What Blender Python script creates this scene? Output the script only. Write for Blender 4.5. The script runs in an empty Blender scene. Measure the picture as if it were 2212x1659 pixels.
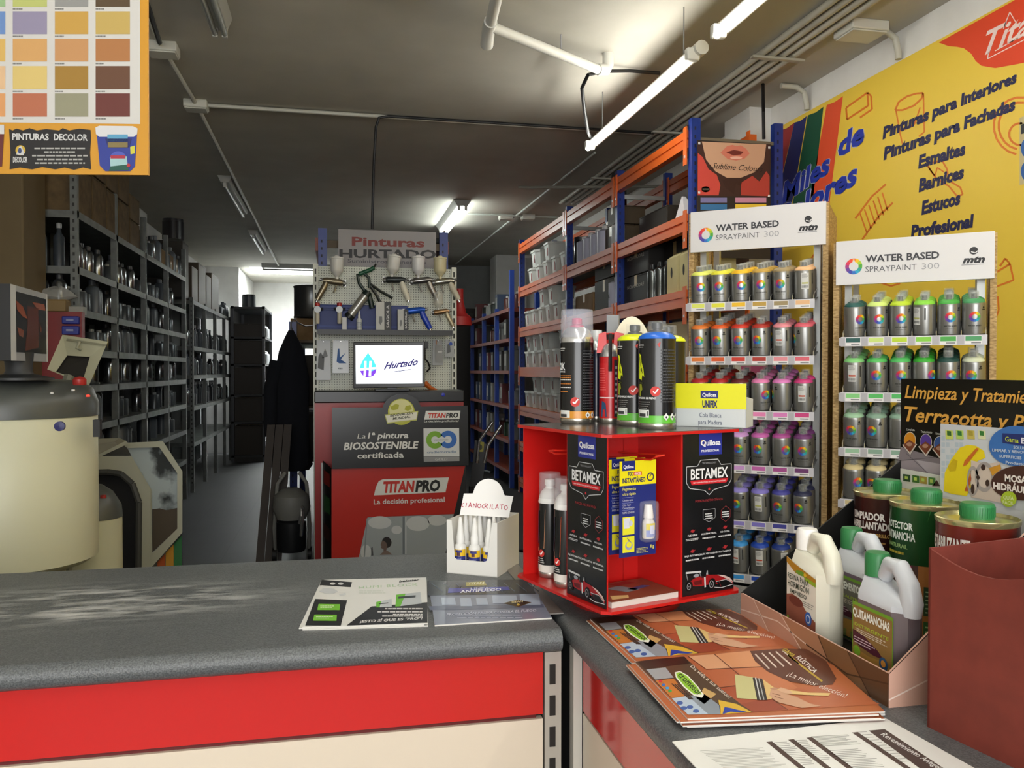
import bpy, math, random
from mathutils import Vector, Matrix
S = bpy.context.scene
C = S.collection
random.seed(7)
PI = math.pi
# ---------------------------------------------------------------- camera, light, exposure
H, FPX, TH, PH = 1.35, 1790.0, math.radians(12.02), math.radians(0.925)
cam = bpy.data.objects.new('camera', bpy.data.cameras.new('camera'))
C.objects.link(cam)
cam.data.sensor_width = 36.0
cam.data.lens = FPX / 2212 * 36
cam.data.clip_start, cam.data.clip_end = 0.05, 60
cam.location = (0, 0, H)
cam.rotation_euler = (PI / 2 - PH, 0, -TH)
S.camera = cam
W = bpy.data.worlds.new('sky'); S.world = W; W.use_nodes = True
W.node_tree.nodes['Background'].inputs[0].default_value = (0.80, 0.88, 1.0, 1)
W.node_tree.nodes['Background'].inputs[1].default_value = 1.0
S.view_settings.view_transform = 'Standard'
S.view_settings.look = 'None'
S.view_settings.gamma = 1.0
S.view_settings.use_curve_mapping = False
S.view_settings.exposure = 0.68
TUBE = 30.0          # radiance of a lit fluorescent tube
def sun_area(name, loc, rot, sx, sy, power, col):
    l = bpy.data.lights.new(name, 'AREA'); l.shape = 'RECTANGLE'; l.size, l.size_y = sx, sy
    l.energy, l.color = power, col
    o = bpy.data.objects.new(name, l); C.objects.link(o); o.location = loc; o.rotation_euler = rot
    return o
sun_area('skylight_daylight', (-0.2, 14.6, 4.2), (0, 0, 0), 2.2, 0.8, 760, (0.86, 0.92, 1.0))
sun_area('shop_window_daylight', (-0.5, -2.9, 1.7), (PI / 2, 0, 0), 3.4, 1.9, 88, (1.0, 0.985, 0.96))

# ---------------------------------------------------------------- picture <-> place
FW = Vector((math.sin(TH) * math.cos(PH), math.cos(TH) * math.cos(PH), -math.sin(PH)))
RT = Vector((math.cos(TH), -math.sin(TH), 0))
UP = RT.cross(FW)
EYE = Vector((0, 0, H))
def ray(px, py): return FW + RT * ((px - 1106) / FPX) + UP * ((829.5 - py) / FPX)
def at(px, py, d): return EYE + ray(px, py) * d
def on(px, py, z): r = ray(px, py); return EYE + r * ((z - H) / r.z)
def atX(px, py, x): r = ray(px, py); return EYE + r * (x / r.x)
def atY(px, py, y): r = ray(px, py); return EYE + r * (y / r.y)
def V(*a): return Vector(a)

# ---------------------------------------------------------------- materials
def lin(h):
    h = h.lstrip('#')
    c = [int(h[i:i + 2], 16) / 255 for i in (0, 2, 4)]
    return tuple((x / 12.92 if x <= .04045 else ((x + .055) / 1.055) ** 2.4) for x in c) + (1,)
_m = {}
def mat(k):
    """'#rrggbb|r.5|m1|e3|a.3|c1' : colour, roughness, metal, emission, alpha, coat"""
    if isinstance(k, bpy.types.Material): return k
    if k in _m: return _m[k]
    p = k.split('|')
    m = bpy.data.materials.new(k); m.use_nodes = True
    b = m.node_tree.nodes['Principled BSDF']
    b.inputs['Base Color'].default_value = lin(p[0])
    b.inputs['Roughness'].default_value = .55
    for q in p[1:]:
        v = float(q[1:])
        if q[0] == 'r': b.inputs['Roughness'].default_value = v
        if q[0] == 'm': b.inputs['Metallic'].default_value = v
        if q[0] == 'a': b.inputs['Alpha'].default_value = v
        if q[0] == 'c': b.inputs['Coat Weight'].default_value = v; b.inputs['Coat Roughness'].default_value = .08
        if q[0] == 't': b.inputs['Transmission Weight'].default_value = v
        if q[0] == 's': b.inputs['Subsurface Weight'].default_value = v
        if q[0] == 'e':
            b.inputs['Emission Color'].default_value = lin(p[0]); b.inputs['Emission Strength'].default_value = v
            b.inputs['Base Color'].default_value = (0.02, 0.02, 0.02, 1) if v > 0 else lin(p[0])
    _m[k] = m
    return m
def noisy(name, c1, c2, scale=20, rough=.6, detail=4, lo=.35, hi=.65, stretch=(1, 1, 1), bump=0, metal=0, coat=0, rand=0):
    """two colours mixed by noise in the object's own coordinates, optional bump"""
    m = bpy.data.materials.new(name); m.use_nodes = True
    N, L = m.node_tree.nodes, m.node_tree.links
    b = N['Principled BSDF']
    tc = N.new('ShaderNodeTexCoord'); mp = N.new('ShaderNodeMapping'); mp.inputs['Scale'].default_value = stretch
    L.new(tc.outputs['Object'], mp.inputs[0])
    n = N.new('ShaderNodeTexNoise'); n.inputs['Scale'].default_value = scale; n.inputs['Detail'].default_value = detail
    L.new(mp.outputs[0], n.inputs['Vector'])
    r = N.new('ShaderNodeValToRGB')
    r.color_ramp.elements[0].position, r.color_ramp.elements[1].position = lo, hi
    r.color_ramp.elements[0].color, r.color_ramp.elements[1].color = lin(c1), lin(c2)
    L.new(n.outputs[0], r.inputs[0]); L.new(r.outputs[0], b.inputs['Base Color'])
    b.inputs['Roughness'].default_value = rough; b.inputs['Metallic'].default_value = metal
    b.inputs['Coat Weight'].default_value = coat
    if bump:
        bm = N.new('ShaderNodeBump'); bm.inputs['Strength'].default_value = bump; bm.inputs['Distance'].default_value = .004
        L.new(n.outputs[0], bm.inputs['Height']); L.new(bm.outputs[0], b.inputs['Normal'])
    return m

# ---------------------------------------------------------------- mesh building
class MB:
    def __init__(s): s.v, s.f, s.k = [], [], []
    def add(s, vs, fs, k):
        o = len(s.v); s.v += [tuple(v) for v in vs]
        for f in fs: s.f.append([i + o for i in f]); s.k.append(k)
        return s
    def box(s, a, b, k, M=None):
        (x0, y0, z0), (x1, y1, z1) = a, b
        vs = [V(x, y, z) for z in (z0, z1) for x, y in ((x0, y0), (x1, y0), (x1, y1), (x0, y1))]
        if M: vs = [M @ v for v in vs]
        return s.add(vs, [(3, 2, 1, 0), (4, 5, 6, 7), (0, 1, 5, 4), (1, 2, 6, 5), (2, 3, 7, 6), (3, 0, 4, 7)], k)
    def lathe(s, prof, k, n=24, c=(0, 0, 0), M=None, sx=1, sy=1):
        """prof [(r,z)..] or [(r,z,key)..]: key colours the band that ends there"""
        c = Vector(c); base = len(s.v)
        for p in prof:
            for i in range(n):
                a = 2 * PI * i / n
                v = V(p[0] * math.cos(a) * sx, p[0] * math.sin(a) * sy, p[1])
                s.v.append(tuple((M @ v if M else v) + c))
        for j in range(len(prof) - 1):
            kk = prof[j + 1][2] if len(prof[j + 1]) > 2 else k
            for i in range(n):
                a, b = base + j * n + i, base + j * n + (i + 1) % n
                s.f.append([a, b, b + n, a + n]); s.k.append(kk)
        if prof[0][0] > 1e-4: s.f.append([base + i for i in reversed(range(n))]); s.k.append(k)
        if prof[-1][0] > 1e-4:
            s.f.append([base + (len(prof) - 1) * n + i for i in range(n)])
            s.k.append(prof[-1][2] if len(prof[-1]) > 2 else k)
        return s
    def tube(s, pts, r, k, n=8):
        pts = [Vector(p) for p in pts]; base = len(s.v)
        ref = None
        for i, p in enumerate(pts):
            t = (pts[min(i + 1, len(pts) - 1)] - pts[max(i - 1, 0)]).normalized()
            if ref is None:
                ref = t.orthogonal().normalized()
            ref = (ref - t * ref.dot(t)).normalized(); q = t.cross(ref)
            rr = r[i] if isinstance(r, (list, tuple)) else r
            for j in range(n):
                a = 2 * PI * j / n; s.v.append(tuple(p + (ref * math.cos(a) + q * math.sin(a)) * rr))
        for i in range(len(pts) - 1):
            for j in range(n):
                a, b = base + i * n + j, base + i * n + (j + 1) % n
                s.f.append([a, b, b + n, a + n]); s.k.append(k)
        s.f.append([base + j for j in reversed(range(n))]); s.k.append(k)
        e = base + (len(pts) - 1) * n
        s.f.append([e + j for j in range(n)]); s.k.append(k)
        return s
    def prism(s, bot, top, k, ks=None):
        """bottom and top outline (lists of 3-D points, same length)"""
        n = len(bot)
        s.add(list(bot) + list(top), [list(reversed(range(n))), list(range(n, 2 * n))], k)
        o = len(s.v) - 2 * n
        for i in range(n):
            j = (i + 1) % n
            s.f.append([o + i, o + j, o + n + j, o + n + i]); s.k.append(ks or k)
        return s
    def ext(s, poly, d0, d1, k, F):
        """outline in 2-D swept from d0 to d1 through F(u,v,d)"""
        return s.prism([F(u, v, d0) for u, v in poly], [F(u, v, d1) for u, v in poly], k)
    def build(s, name, parent=None, loc=None, rz=0, bevel=0, flat=False, seg=2):
        me = bpy.data.meshes.new(name)
        me.from_pydata(s.v, [], s.f)
        ks = []
        for k in s.k:
            if k not in ks: ks.append(k)
        for k in ks: me.materials.append(mat(k))
        ix = {k: i for i, k in enumerate(ks)}
        me.polygons.foreach_set('material_index', [ix[k] for k in s.k])
        if not flat:
            me.polygons.foreach_set('use_smooth', [True] * len(s.f))
            me.set_sharp_from_angle(angle=math.radians(38))
        me.update()
        o = bpy.data.objects.new(name, me); C.objects.link(o)
        if parent: o.parent = parent
        if loc is not None: o.location = loc
        o.rotation_euler.z = rz
        if bevel:
            b = o.modifiers.new('edge', 'BEVEL'); b.width = bevel; b.segments = seg; b.limit_method = 'ANGLE'; b.angle_limit = math.radians(50)
        return o
def tag(o, label, cat, group=None, kind=None):
    if label: o['label'] = label
    if cat: o['category'] = cat
    if group: o['group'] = group
    if kind: o['kind'] = kind
    return o
def thing(name, label, cat, loc=(0, 0, 0), rz=0, group=None):
    o = bpy.data.objects.new(name, None); C.objects.link(o)
    o.empty_display_size = .05
    o.location = loc; o.rotation_euler.z = rz
    return tag(o, label, cat, group)
def dup(src, loc=None, rz=None, label=None, group=None, over=None):
    """copy of a thing, its parts and sub-parts (mesh data shared); over = {part name: material key} recolours"""
    kids = {}
    def cp(o, par):
        c = o.copy(); C.objects.link(c)
        if par: c.parent = par
        base = o.name.split('.')[0]
        if over and base in over and c.type == 'MESH':
            c.material_slots[0].link = 'OBJECT'; c.material_slots[0].material = mat(over[base])
        for ch in KIDS.get(o.name, []): cp(ch, c)
        return c
    c = cp(src, None)
    if loc is not None: c.location = loc
    if rz is not None: c.rotation_euler.z = rz
    if label: c['label'] = label
    if group: c['group'] = group
    return c
KIDS = {}
def proto(root):
    """remember the children of a source object so that copies are quick"""
    def w(o):
        KIDS[o.name] = [c for c in C.objects if c.parent == o]
        for c in KIDS[o.name]: w(c)
    w(root); return root
def structure(o, label=None): return tag(o, label, None, None, 'structure')

# ---------------------------------------------------------------- printing
_tx = {}
def glyphs(s, bold=0, shear=0, space=1):
    key = (s, bold, shear, space)
    if key not in _tx:
        cu = bpy.data.curves.new('t', 'FONT'); cu.body = s; cu.offset = bold; cu.shear = shear; cu.resolution_u = 2
        cu.space_character = space
        ob = bpy.data.objects.new('t', cu)
        me = ob.to_mesh()
        vs = [(v.co.x, v.co.y) for v in me.vertices]; fs = [tuple(p.vertices) for p in me.polygons]
        ob.to_mesh_clear(); bpy.data.objects.remove(ob); bpy.data.curves.remove(cu)
        def sound(f):      # bold outlines sometimes throw a spike far off the letter
            p = [vs[i] for i in f]
            return all(-.6 < q[1] < 1.3 for q in p) and max(math.dist(a, b) for a in p for b in p) < 1.25
        fs = [f for f in fs if sound(f)]; keep = {i for f in fs for i in f}
        xs = [vs[i][0] for i in keep] or [0]; x0, x1 = min(xs), max(xs)
        vs = [v if i in keep else (x0, 0) for i, v in enumerate(vs)]
        _tx[key] = ([((x - x0) / max(x1 - x0, 1e-6), y / .73) for x, y in vs], fs)
    return _tx[key]
class Art:
    """flat print on a surface. F(u,v,d) -> point d above the surface; Q maps the drawing's coordinates to (u,v)."""
    def __init__(s, F, Q=None, eps=.0004): s.F, s.Q, s.eps, s.mb, s.k = F, Q or (lambda x, y: (x, y)), eps, MB(), 1
    def up(s): s.k += 1; return s
    def P(s, pts, col, k=None):
        d = (s.k if k is None else k) * s.eps
        vs = [s.F(*s.Q(*p), d) for p in pts]
        n = (vs[1] - vs[0]).cross(vs[2] - vs[0])
        s.mb.add(vs, [list(range(len(vs)))], col); return s
    def R(s, x0, y0, x1, y1, col, k=None, n=1):
        for i in range(n):
            a, b = x0 + (x1 - x0) * i / n, x0 + (x1 - x0) * (i + 1) / n
            s.P([(a, y0), (b, y0), (b, y1), (a, y1)], col, k)
        return s
    def O(s, cx, cy, rx, ry, col, k=None, n=28, a0=0, a1=2 * PI):
        full = abs(a1 - a0 - 2 * PI) < 1e-3
        return s.P([(cx + rx * math.cos(a0 + (a1 - a0) * i / n), cy + ry * math.sin(a0 + (a1 - a0) * i / n)) for i in range(n if full else n + 1)], col, k)
    def ring(s, cx, cy, rx, ry, t, cols, k=None, n=36, a0=0, a1=2 * PI):
        for i in range(n):
            a, b = a0 + (a1 - a0) * i / n, a0 + (a1 - a0) * (i + 1) / n
            p = [(cx + rx * q * math.cos(w), cy + ry * q * math.sin(w)) for q, w in ((1, a), (1, b), (t, b), (t, a))]
            s.P(p, cols[i * len(cols) // n] if isinstance(cols, list) else cols, k)
        return s
    def L(s, pts, w, col, k=None):
        for (x0, y0), (x1, y1) in zip(pts, pts[1:]):
            l = math.hypot(x1 - x0, y1 - y0) or 1; nx, ny = -(y1 - y0) / l * w / 2, (x1 - x0) / l * w / 2
            s.P([(x0 + nx, y0 + ny), (x1 + nx, y1 + ny), (x1 - nx, y1 - ny), (x0 - nx, y0 - ny)], col, k)
        return s
    def T(s, t, a, b, h, col, bold=0, shear=0, k=None, space=1, hv=None):
        """text from baseline point a to b, capitals h high (drawing units; +h is up the drawing's y-down picture)"""
        vs, fs = glyphs(t, bold, shear, space)
        d = (s.k + 1 if k is None else k) * s.eps
        hx, hy = hv or (0, -h)
        out = [s.F(*s.Q(a[0] + (b[0] - a[0]) * x + hx * y, a[1] + (b[1] - a[1]) * x + hy * y), d) for x, y in vs]
        s.mb.add(out, fs, col); return s
    def lines(s, x0, y0, x1, y1, n, col, k=None, w=.45, rag=.3):
        """n rows of unreadable small print"""
        rnd = random.Random(int(x0 * 131 + y0 * 17) & 0xffff)
        dy = (y1 - y0) / n
        for i in range(n):
            x = x0; e = x1 - (x1 - x0) * rag * rnd.random()
            while x < e:
                q = min(e, x + (x1 - x0) * rnd.uniform(.06, .16)); y = y0 + dy * i
                s.P([(x, y), (q, y), (q, y + dy * w), (x, y + dy * w)], col, k); x = q + (x1 - x0) * .02
        return s
    def build(s, name, parent=None, loc=None): return s.mb.build(name, parent, loc, flat=True)
def crop(ox, oy, sc): return lambda x, y: (ox + x * sc, oy + y * sc)
def plane(O, U, N):
    """flat surface through O, facing N, with U to the right: F for points in metres and Q for photograph pixels"""
    O, U, N = Vector(O), Vector(U).normalized(), Vector(N).normalized()
    Vv = N.cross(U).normalized()
    def F(u, v, d): return O + U * u + Vv * v + N * d
    def Q(px, py):
        r = ray(px, py); p = EYE + r * ((O - EYE).dot(N) / r.dot(N)) - O
        return p.dot(U), p.dot(Vv)
    return F, Q
def local(F, o):
    """the same surface seen from an object's own frame"""
    M = Matrix.LocRotScale(o.location, o.rotation_euler, None).inverted()
    return lambda u, v, d: M @ F(u, v, d)
RAIN = ['#e8452c', '#ea7a1e', '#f2c416', '#a9c92a', '#4ea83a', '#2a9d8f', '#2aa7c9', '#2d6fc4', '#3d46a8', '#6a3d9a', '#a3307f', '#d32a55']
ORD = ['first', 'second', 'third', 'fourth', 'fifth', 'sixth', 'seventh', 'eighth', 'ninth', 'tenth', 'eleventh', 'twelfth', 'thirteenth', 'fourteenth', 'fifteenth', 'sixteenth', 'seventeenth', 'eighteenth', 'nineteenth', 'twentieth']
# ---------------------------------------------------------------- special surfaces
M_ceil = noisy('ceiling_paint', '#b2afa3', '#bab7ab', 3, .9)
M_wall = noisy('wall_paint', '#d6d5d0', '#dfded9', 4, .85)
M_pillar = noisy('pillar_paint', '#62543a', '#6b5d42', 3, .8)
M_osb = noisy('chipboard_wood', '#8a6a3c', '#d2b27c', 60, .75, 5, .3, .7, (1, 1, 3), .3)
M_card = noisy('cardboard', '#7d6340', '#8d7350', 9, .85)
M_top = noisy('speckled_laminate', '#484b4d', '#66696a', 420, .42, 2, .35, .65, bump=.25)
M_steel = noisy('galvanised', '#5b5f5c', '#6d716e', 12, .5)
def tiles():
    m = bpy.data.materials.new('floor_tiles'); m.use_nodes = True
    N, L = m.node_tree.nodes, m.node_tree.links; b = N['Principled BSDF']
    tc = N.new('ShaderNodeTexCoord'); br = N.new('ShaderNodeTexBrick')
    br.offset = 0; br.inputs['Scale'].default_value = 1
    br.inputs['Color1'].default_value = lin('#2a2a27'); br.inputs['Color2'].default_value = lin('#2e2e2b'); br.inputs['Mortar'].default_value = lin('#20201e')
    br.inputs['Mortar Size'].default_value = .004; br.inputs['Brick Width'].default_value = .4; br.inputs['Row Height'].default_value = .4
    L.new(tc.outputs['Object'], br.inputs['Vector']); L.new(br.outputs['Color'], b.inputs['Base Color'])
    b.inputs['Roughness'].default_value = .5
    return m
def perforated():
    m = bpy.data.materials.new('perforated_panel'); m.use_nodes = True
    N, L = m.node_tree.nodes, m.node_tree.links; b = N['Principled BSDF']
    tc = N.new('ShaderNodeTexCoord'); sp = N.new('ShaderNodeSeparateXYZ'); L.new(tc.outputs['Object'], sp.inputs[0])
    def f(op, a, c=None):
        n = N.new('ShaderNodeMath'); n.operation = op
        for i, q in enumerate((a, c)):
            if q is None: continue
            if isinstance(q, (int, float)): n.inputs[i].default_value = q
            else: L.new(q, n.inputs[i])
        return n.outputs[0]
    def cell(o): return f('SUBTRACT', f('FRACT', f('MULTIPLY', o, 1 / .0165)), .5)
    u, v = cell(sp.outputs['X']), cell(sp.outputs['Z'])
    d = f('LESS_THAN', f('ADD', f('MULTIPLY', u, u), f('MULTIPLY', v, v)), .045)
    mx = N.new('ShaderNodeMixRGB'); mx.inputs[1].default_value = lin('#c9cdbf'); mx.inputs[2].default_value = lin('#55584f')
    L.new(d, mx.inputs[0]); L.new(mx.outputs[0], b.inputs['Base Color']); b.inputs['Roughness'].default_value = .4
    return m
M_floor, M_peg = tiles(), perforated()

# ---------------------------------------------------------------- the room
CE = 3.04
XL, XR, YF, YB = -2.1, 2.75, -3.2, 16.6
structure(MB().box((XL - .1, YF - .1, -.1), (XR + .1, YB + .1, 0), M_floor).build('floor'))
b = MB()
SK = (-1.37, 1.0, 14.15, 15.1)                      # skylight opening
b.box((XL - .1, YF - .1, CE), (XR + .1, SK[2], CE + .1), M_ceil)
b.box((XL - .1, SK[3], CE), (XR + .1, YB + .1, CE + .1), M_ceil)
b.box((XL - .1, SK[2], CE), (SK[0], SK[3], CE + .1), M_ceil)
b.box((SK[1], SK[2], CE), (XR + .1, SK[3], CE + .1), M_ceil)
structure(b.build('ceiling'))
b = MB()
for a, c in (((SK[0] - .08, SK[2] - .08, CE + .1), (SK[1] + .08, SK[2], CE + 1.3)), ((SK[0] - .08, SK[3], CE + .1), (SK[1] + .08, SK[3] + .08, CE + 1.3)),
             ((SK[0] - .08, SK[2], CE + .1), (SK[0], SK[3], CE + 1.3)), ((SK[1], SK[2], CE + .1), (SK[1] + .08, SK[3], CE + 1.3))):
    b.box(a, c, M_wall)
structure(b.build('trim_1'))
structure(MB().box((XL - .1, YF, 0), (XL, YB, CE), M_wall).build('wall_left'))
structure(MB().box((XR, YF, 0), (XR + .1, YB, CE), M_wall).build('wall_right'))
structure(MB().box((XL - .1, YB, 0), (XR + .1, YB + .1, CE), M_wall).build('wall_back'))
b = MB(); y0, y1 = YF - .1, YF                      # shop front behind the viewer, with its display window
b.box((XL - .1, y0, 0), (XR + .1, y1, .7), M_wall); b.box((XL - .1, y0, 2.7), (XR + .1, y1, CE), M_wall)
b.box((XL - .1, y0, .7), (-2.0, y1, 2.7), M_wall); b.box((1.5, y0, .7), (XR + .1, y1, 2.7), M_wall)
structure(b.build('wall_front'))
b = MB()
for x in (-2.0, -.85, .3, 1.45): b.box((x, y0, .7), (x + .05, y1, 2.7), '#8a8d8f|r.4')
b.box((-2.0, y0, .7), (1.5, y1, .75), '#8a8d8f|r.4'); b.box((-2.0, y0, 2.65), (1.5, y1, 2.7), '#8a8d8f|r.4')
structure(b.build('window_1'))
structure(MB().box((XL, 14.2, 0), (-1.54, YB, CE), M_wall).build('wall_alcove'))
structure(MB().box((XL, 5.1, 0), (-1.70, 5.47, CE), M_pillar).build('pillar_left', bevel=.01))
structure(MB().box((XL, 4.35, 0), (-2.02, 5.1, CE), M_pillar).build('trim_2'))
structure(MB().box((2.60, 4.9, 0), (XR, 5.25, CE), M_wall).build('pillar_right'))
structure(MB().box((2.3, 11.9, 0), (XR, 12.4, CE), M_wall).build('pillar_rear'))
structure(MB().box((XL, 8.6, 0), (-1.985, 9.6, CE), M_wall).build('pillar_middle'))
structure(MB().box((XL, 9.6, 2.35), (-1.95, 13.6, 2.75), M_wall).build('trim_3'))
structure(MB().box((.35, 13.25, 0), (XR, 13.35, CE), noisy('grey_wall_paint', '#8b8d8a', '#949693', 4, .85)).build('wall_partition'))
b = MB().box((1.55, 13.21, 0), (2.25, 13.25, 2.35), '#2c211a').box((1.62, 13.20, 0), (2.18, 13.24, 2.27), '#3c3632')
structure(b.build('door_1'))

# ---------------------------------------------------------------- lamps
WHT = '#d9d9d2|r.4'
def hung_lamp(y, label, x=1.56):
    t = thing('fluorescent_lamp', label, 'lamp', (x, y, 2.75), 0, 'hanging tube lamps')
    hs = MB().tube([(.03, -.80, .03), (.03, .80, .03)], .032, WHT, 14); hs = hs.build('housing', t)
    for e in (-1, 1):
        MB().box((-.03, e * .76 - .02, -.02), (.03, e * .76 + .02, .035), WHT).build('lamp_holder', hs, bevel=.006)
        MB().tube([(.03, e * .6, .06), (.03, e * .6, CE - 2.75)], .003, '#777777').build('suspension_wire', t)
    MB().tube([(-.02, -.735, -.018), (-.02, .735, -.018)], .015, '#fbf8f0|e%g' % TUBE, 14).build('tube', t)
    return t
hung_lamp(4.23, 'lit white tube lamp hanging before the orange rack, farthest of its row')
hung_lamp(2.45, 'lit white tube lamp hanging at the top edge beside the yellow mural')
for y in (.65, -1.15): hung_lamp(y, 'lit white tube lamp hanging over the front of the shop')
for y in (1.0, -.8): hung_lamp(y, 'added tube lamp out of view above the counter, brightening the foreground', .35)  # lamps added out of view to brighten the counter
def batten(x, y, label, lit=False, n=2, rz=0, L=1.5, w=1):
    t = thing('ceiling_lamp', label, 'lamp', (x, y, CE), rz, None if lit else 'switched off ceiling tubes')
    b = MB(); b.prism([(-.05 * w, -L / 2, -.06), (.05 * w, -L / 2, -.06), (.05 * w, L / 2, -.06), (-.05 * w, L / 2, -.06)], [(-.09 * w, -L / 2, 0), (.09 * w, -L / 2, 0), (.09 * w, L / 2, 0), (-.09 * w, L / 2, 0)], '#9a9a93|r.4')
    hs = b.build('housing', t, bevel=.004)
    for i in range(n):
        u = (i - (n - 1) / 2) * .07 * w
        MB().tube([(u, -L / 2 + .03, -.085), (u, L / 2 - .03, -.085)], .014, ('#f0f7f2|e%g' % (TUBE * .95)) if lit else '#8f938f|r.25', 12).build('tube', t)
        for e in (-1, 1): MB().box((u - .012, e * (L / 2 - .02) - .012, -.1), (u + .012, e * (L / 2 - .02) + .012, -.055), '#b5b5ad').build('lamp_holder', hs)
    return t
batten(1.235, 8.9, 'lit double tube lamp glowing on the rear ceiling', True)
p = on(476, 74, CE - .08); batten(p.x, p.y - .74, 'unlit double batten on the ceiling at the top edge near colour chart', w=.62)
p = on(520, 440, CE); batten(p.x, p.y - .5, 'unlit batten on the dark left ceiling, nearer of two on the conduit', n=1, w=.7)
p = on(560, 520, CE); batten(p.x, p.y - .1, 'unlit batten on the dark left ceiling, closest to the skylight', n=1, w=.7)
p = on(650, 573, CE); batten(p.x + .15, p.y - .05, 'unlit batten lying crossways in front of the skylight', n=1, rz=PI / 2)

# ---------------------------------------------------------------- pipes and wiring on the ceiling
def pipe(name, label, cat, pts, r, k='#bdbdb2|r.5', n=8, group=None): return tag(MB().tube(pts, r, k, n).build(name), label, cat, group)
def jbox(p, s, label, k='#c5c5bb|r.5'):
    t = thing('junction_box', label, 'junction box', (p.x, p.y, CE), 0)
    MB().box((-s, -s * .8, -.05), (s, s * .8, 0), k).build('case', t, bevel=.006)
    MB().box((-s * .92, -s * .72, -.058), (s * .92, s * .72, -.05), k).build('lid', t, bevel=.003)
    return t
zc = CE - .02
a, b2 = on(352, 104, zc), on(424, 226, zc)
jbox(a, .075, 'pale junction box on the ceiling beside the colour chart')
jbox(b2, .07, 'pale junction box where two ceiling conduits meet, left ceiling')
pipe('conduit', 'long straight conduit running back along the dark left ceiling', 'conduit', [V(a.x, 2.4, zc), V(a.x, a.y, zc), V(b2.x, b2.y, zc), V(b2.x - .03, 13.9, zc)], .014)
pipe('cable', 'black cables looping along the ceiling behind the colour chart', 'cable', [on(300, -40, zc - .03), on(322, 20, zc - .05), on(328, 40, zc - .05), on(345, 92, zc - .02)], .012, '#1c1c1c')
yc = b2.y
pipe('conduit', 'pale conduit crossing the ceiling from left to right', 'conduit', [V(b2.x, yc, zc), V(2.2, yc, zc)], .012)
q = atY(812, 245, yc - .03)
pts = [atY(1425, 292, yc - .03), atY(1300, 272, yc - .03), atY(1130, 262, yc - .03), atY(950, 252, yc - .03), V(q.x + .08, q.y, zc - .005), V(q.x + .02, q.y, zc - .02), V(q.x, q.y, zc - .08), V(q.x - .01, q.y + .1, 2.72), V(q.x - .02, 5.66, 2.30)]
for p in pts[:4]: p.z = zc - .005
pipe('cable', 'black cable along the ceiling dropping to the grey shop sign', 'cable', pts, .009, '#15161a')
pipe('cable', 'black cable looping from the white pipe down to the hanging lamp', 'cable', [on(1425, 158, zc), on(1360, 153, zc), on(1300, 154, zc - .02), at(1270, 162, 4.35), at(1257, 190, 4.5), at(1262, 235, 4.8), at(1270, 285, 5.0), V(1.57, 5.0, 2.81)], .010, '#1a1a1a')
t = thing('drain_pipe', 'white plastic drain pipe with elbows under the ceiling', 'pipe', (0, 0, 0))
zp = CE - .10
MB().tube([on(1085, -60, zp), on(1060, 50, zp)], .026, WHT, 14).build('pipe_run', t)
MB().tube([on(1060, 46, zp), on(1056, 60, zp), on(1053, 85, zp - .02), on(1052, 97, zp - .03)], .031, WHT, 14).build('tee_joint', t)
p1, p2 = on(1062, 58, zp), on(1292, 150, zp)
MB().tube([p1, p1.lerp(p2, .06), p2], .024, WHT, 14).build('pipe_run', t)
MB().tube([p2, p2 + V(.05, .02, .01), p2 + V(.065, .03, .04), p2 + V(.065, .03, .10)], .03, WHT, 14).build('elbow', t)
m = p1.lerp(p2, .62); MB().tube([m, V(m.x, m.y, CE)], .004, '#999999').build('hanger', t)
for i in range(4):
    x = 2.20 + i * .06
    pipe('conduit', 'pale conduit in the ceiling bundle by the mural, %s from the left' % ORD[i], 'conduit', [V(x, 1.2, zc), V(x, 8.0, zc)], .018, '#b4b2a4|r.5', 10, 'conduit bundle')
for i, y in enumerate((2.6, 4.0, 5.4, 6.8)): tag(MB().box((2.14, y, zc - .03), (2.44, y + .03, zc - .018), '#aaa89c').build('pipe_strap'), 'metal strap across the ceiling conduit bundle, %s from the front' % ORD[i], 'strap', 'conduit straps')
p = on(1830, 60, zc)
jbox(V(2.52, p.y, 0), .10, 'large pale junction box on the ceiling above the mural')
def bend(y, label):
    pipe('conduit', label, 'conduit', [V(2.56, y, zc), V(2.66, y, zc), V(2.71, y, zc - .03), V(2.728, y, zc - .10), V(2.728, y, 2.89)], .016, '#bab8aa|r.5', 10)
bend(p.y, 'curved conduit from the large junction box down to the mural')
bend(4.45, 'curved conduit bending down to the far end of the mural')
tag(MB().tube([on(1648, 182, zc), at(1649, 240, 5.0), at(1650, 300, 5.0)], .010, '#141414').build('cable'), 'black cable hanging straight in front of the right pillar', 'cable')
pipe('conduit', 'thin conduit running back along the ceiling past the rear lamp', 'conduit', [on(1285, 330, zc), on(1100, 478, zc), on(985, 570, zc)], .010, '#c9cec6')
pipe('tube_rail', 'thin grey rail hanging level above the orange rack', 'rail', [at(1121, 405, 7.6), at(1480, 402, 6.9)], .014, '#8f8d82')
for i, px in enumerate((1092, 1140)):
    jbox(on(px, 468, zc), .07, ('pale twin spot box on the rear ceiling beside lit lamp', 'pale square box on rear ceiling above the orange rack')[i])
pipe('conduit', 'pale conduit crossing the rear ceiling beside the lit lamp', 'conduit', [on(1010, 462, zc), on(1215, 470, zc)], .010, '#b5bab2')
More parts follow.
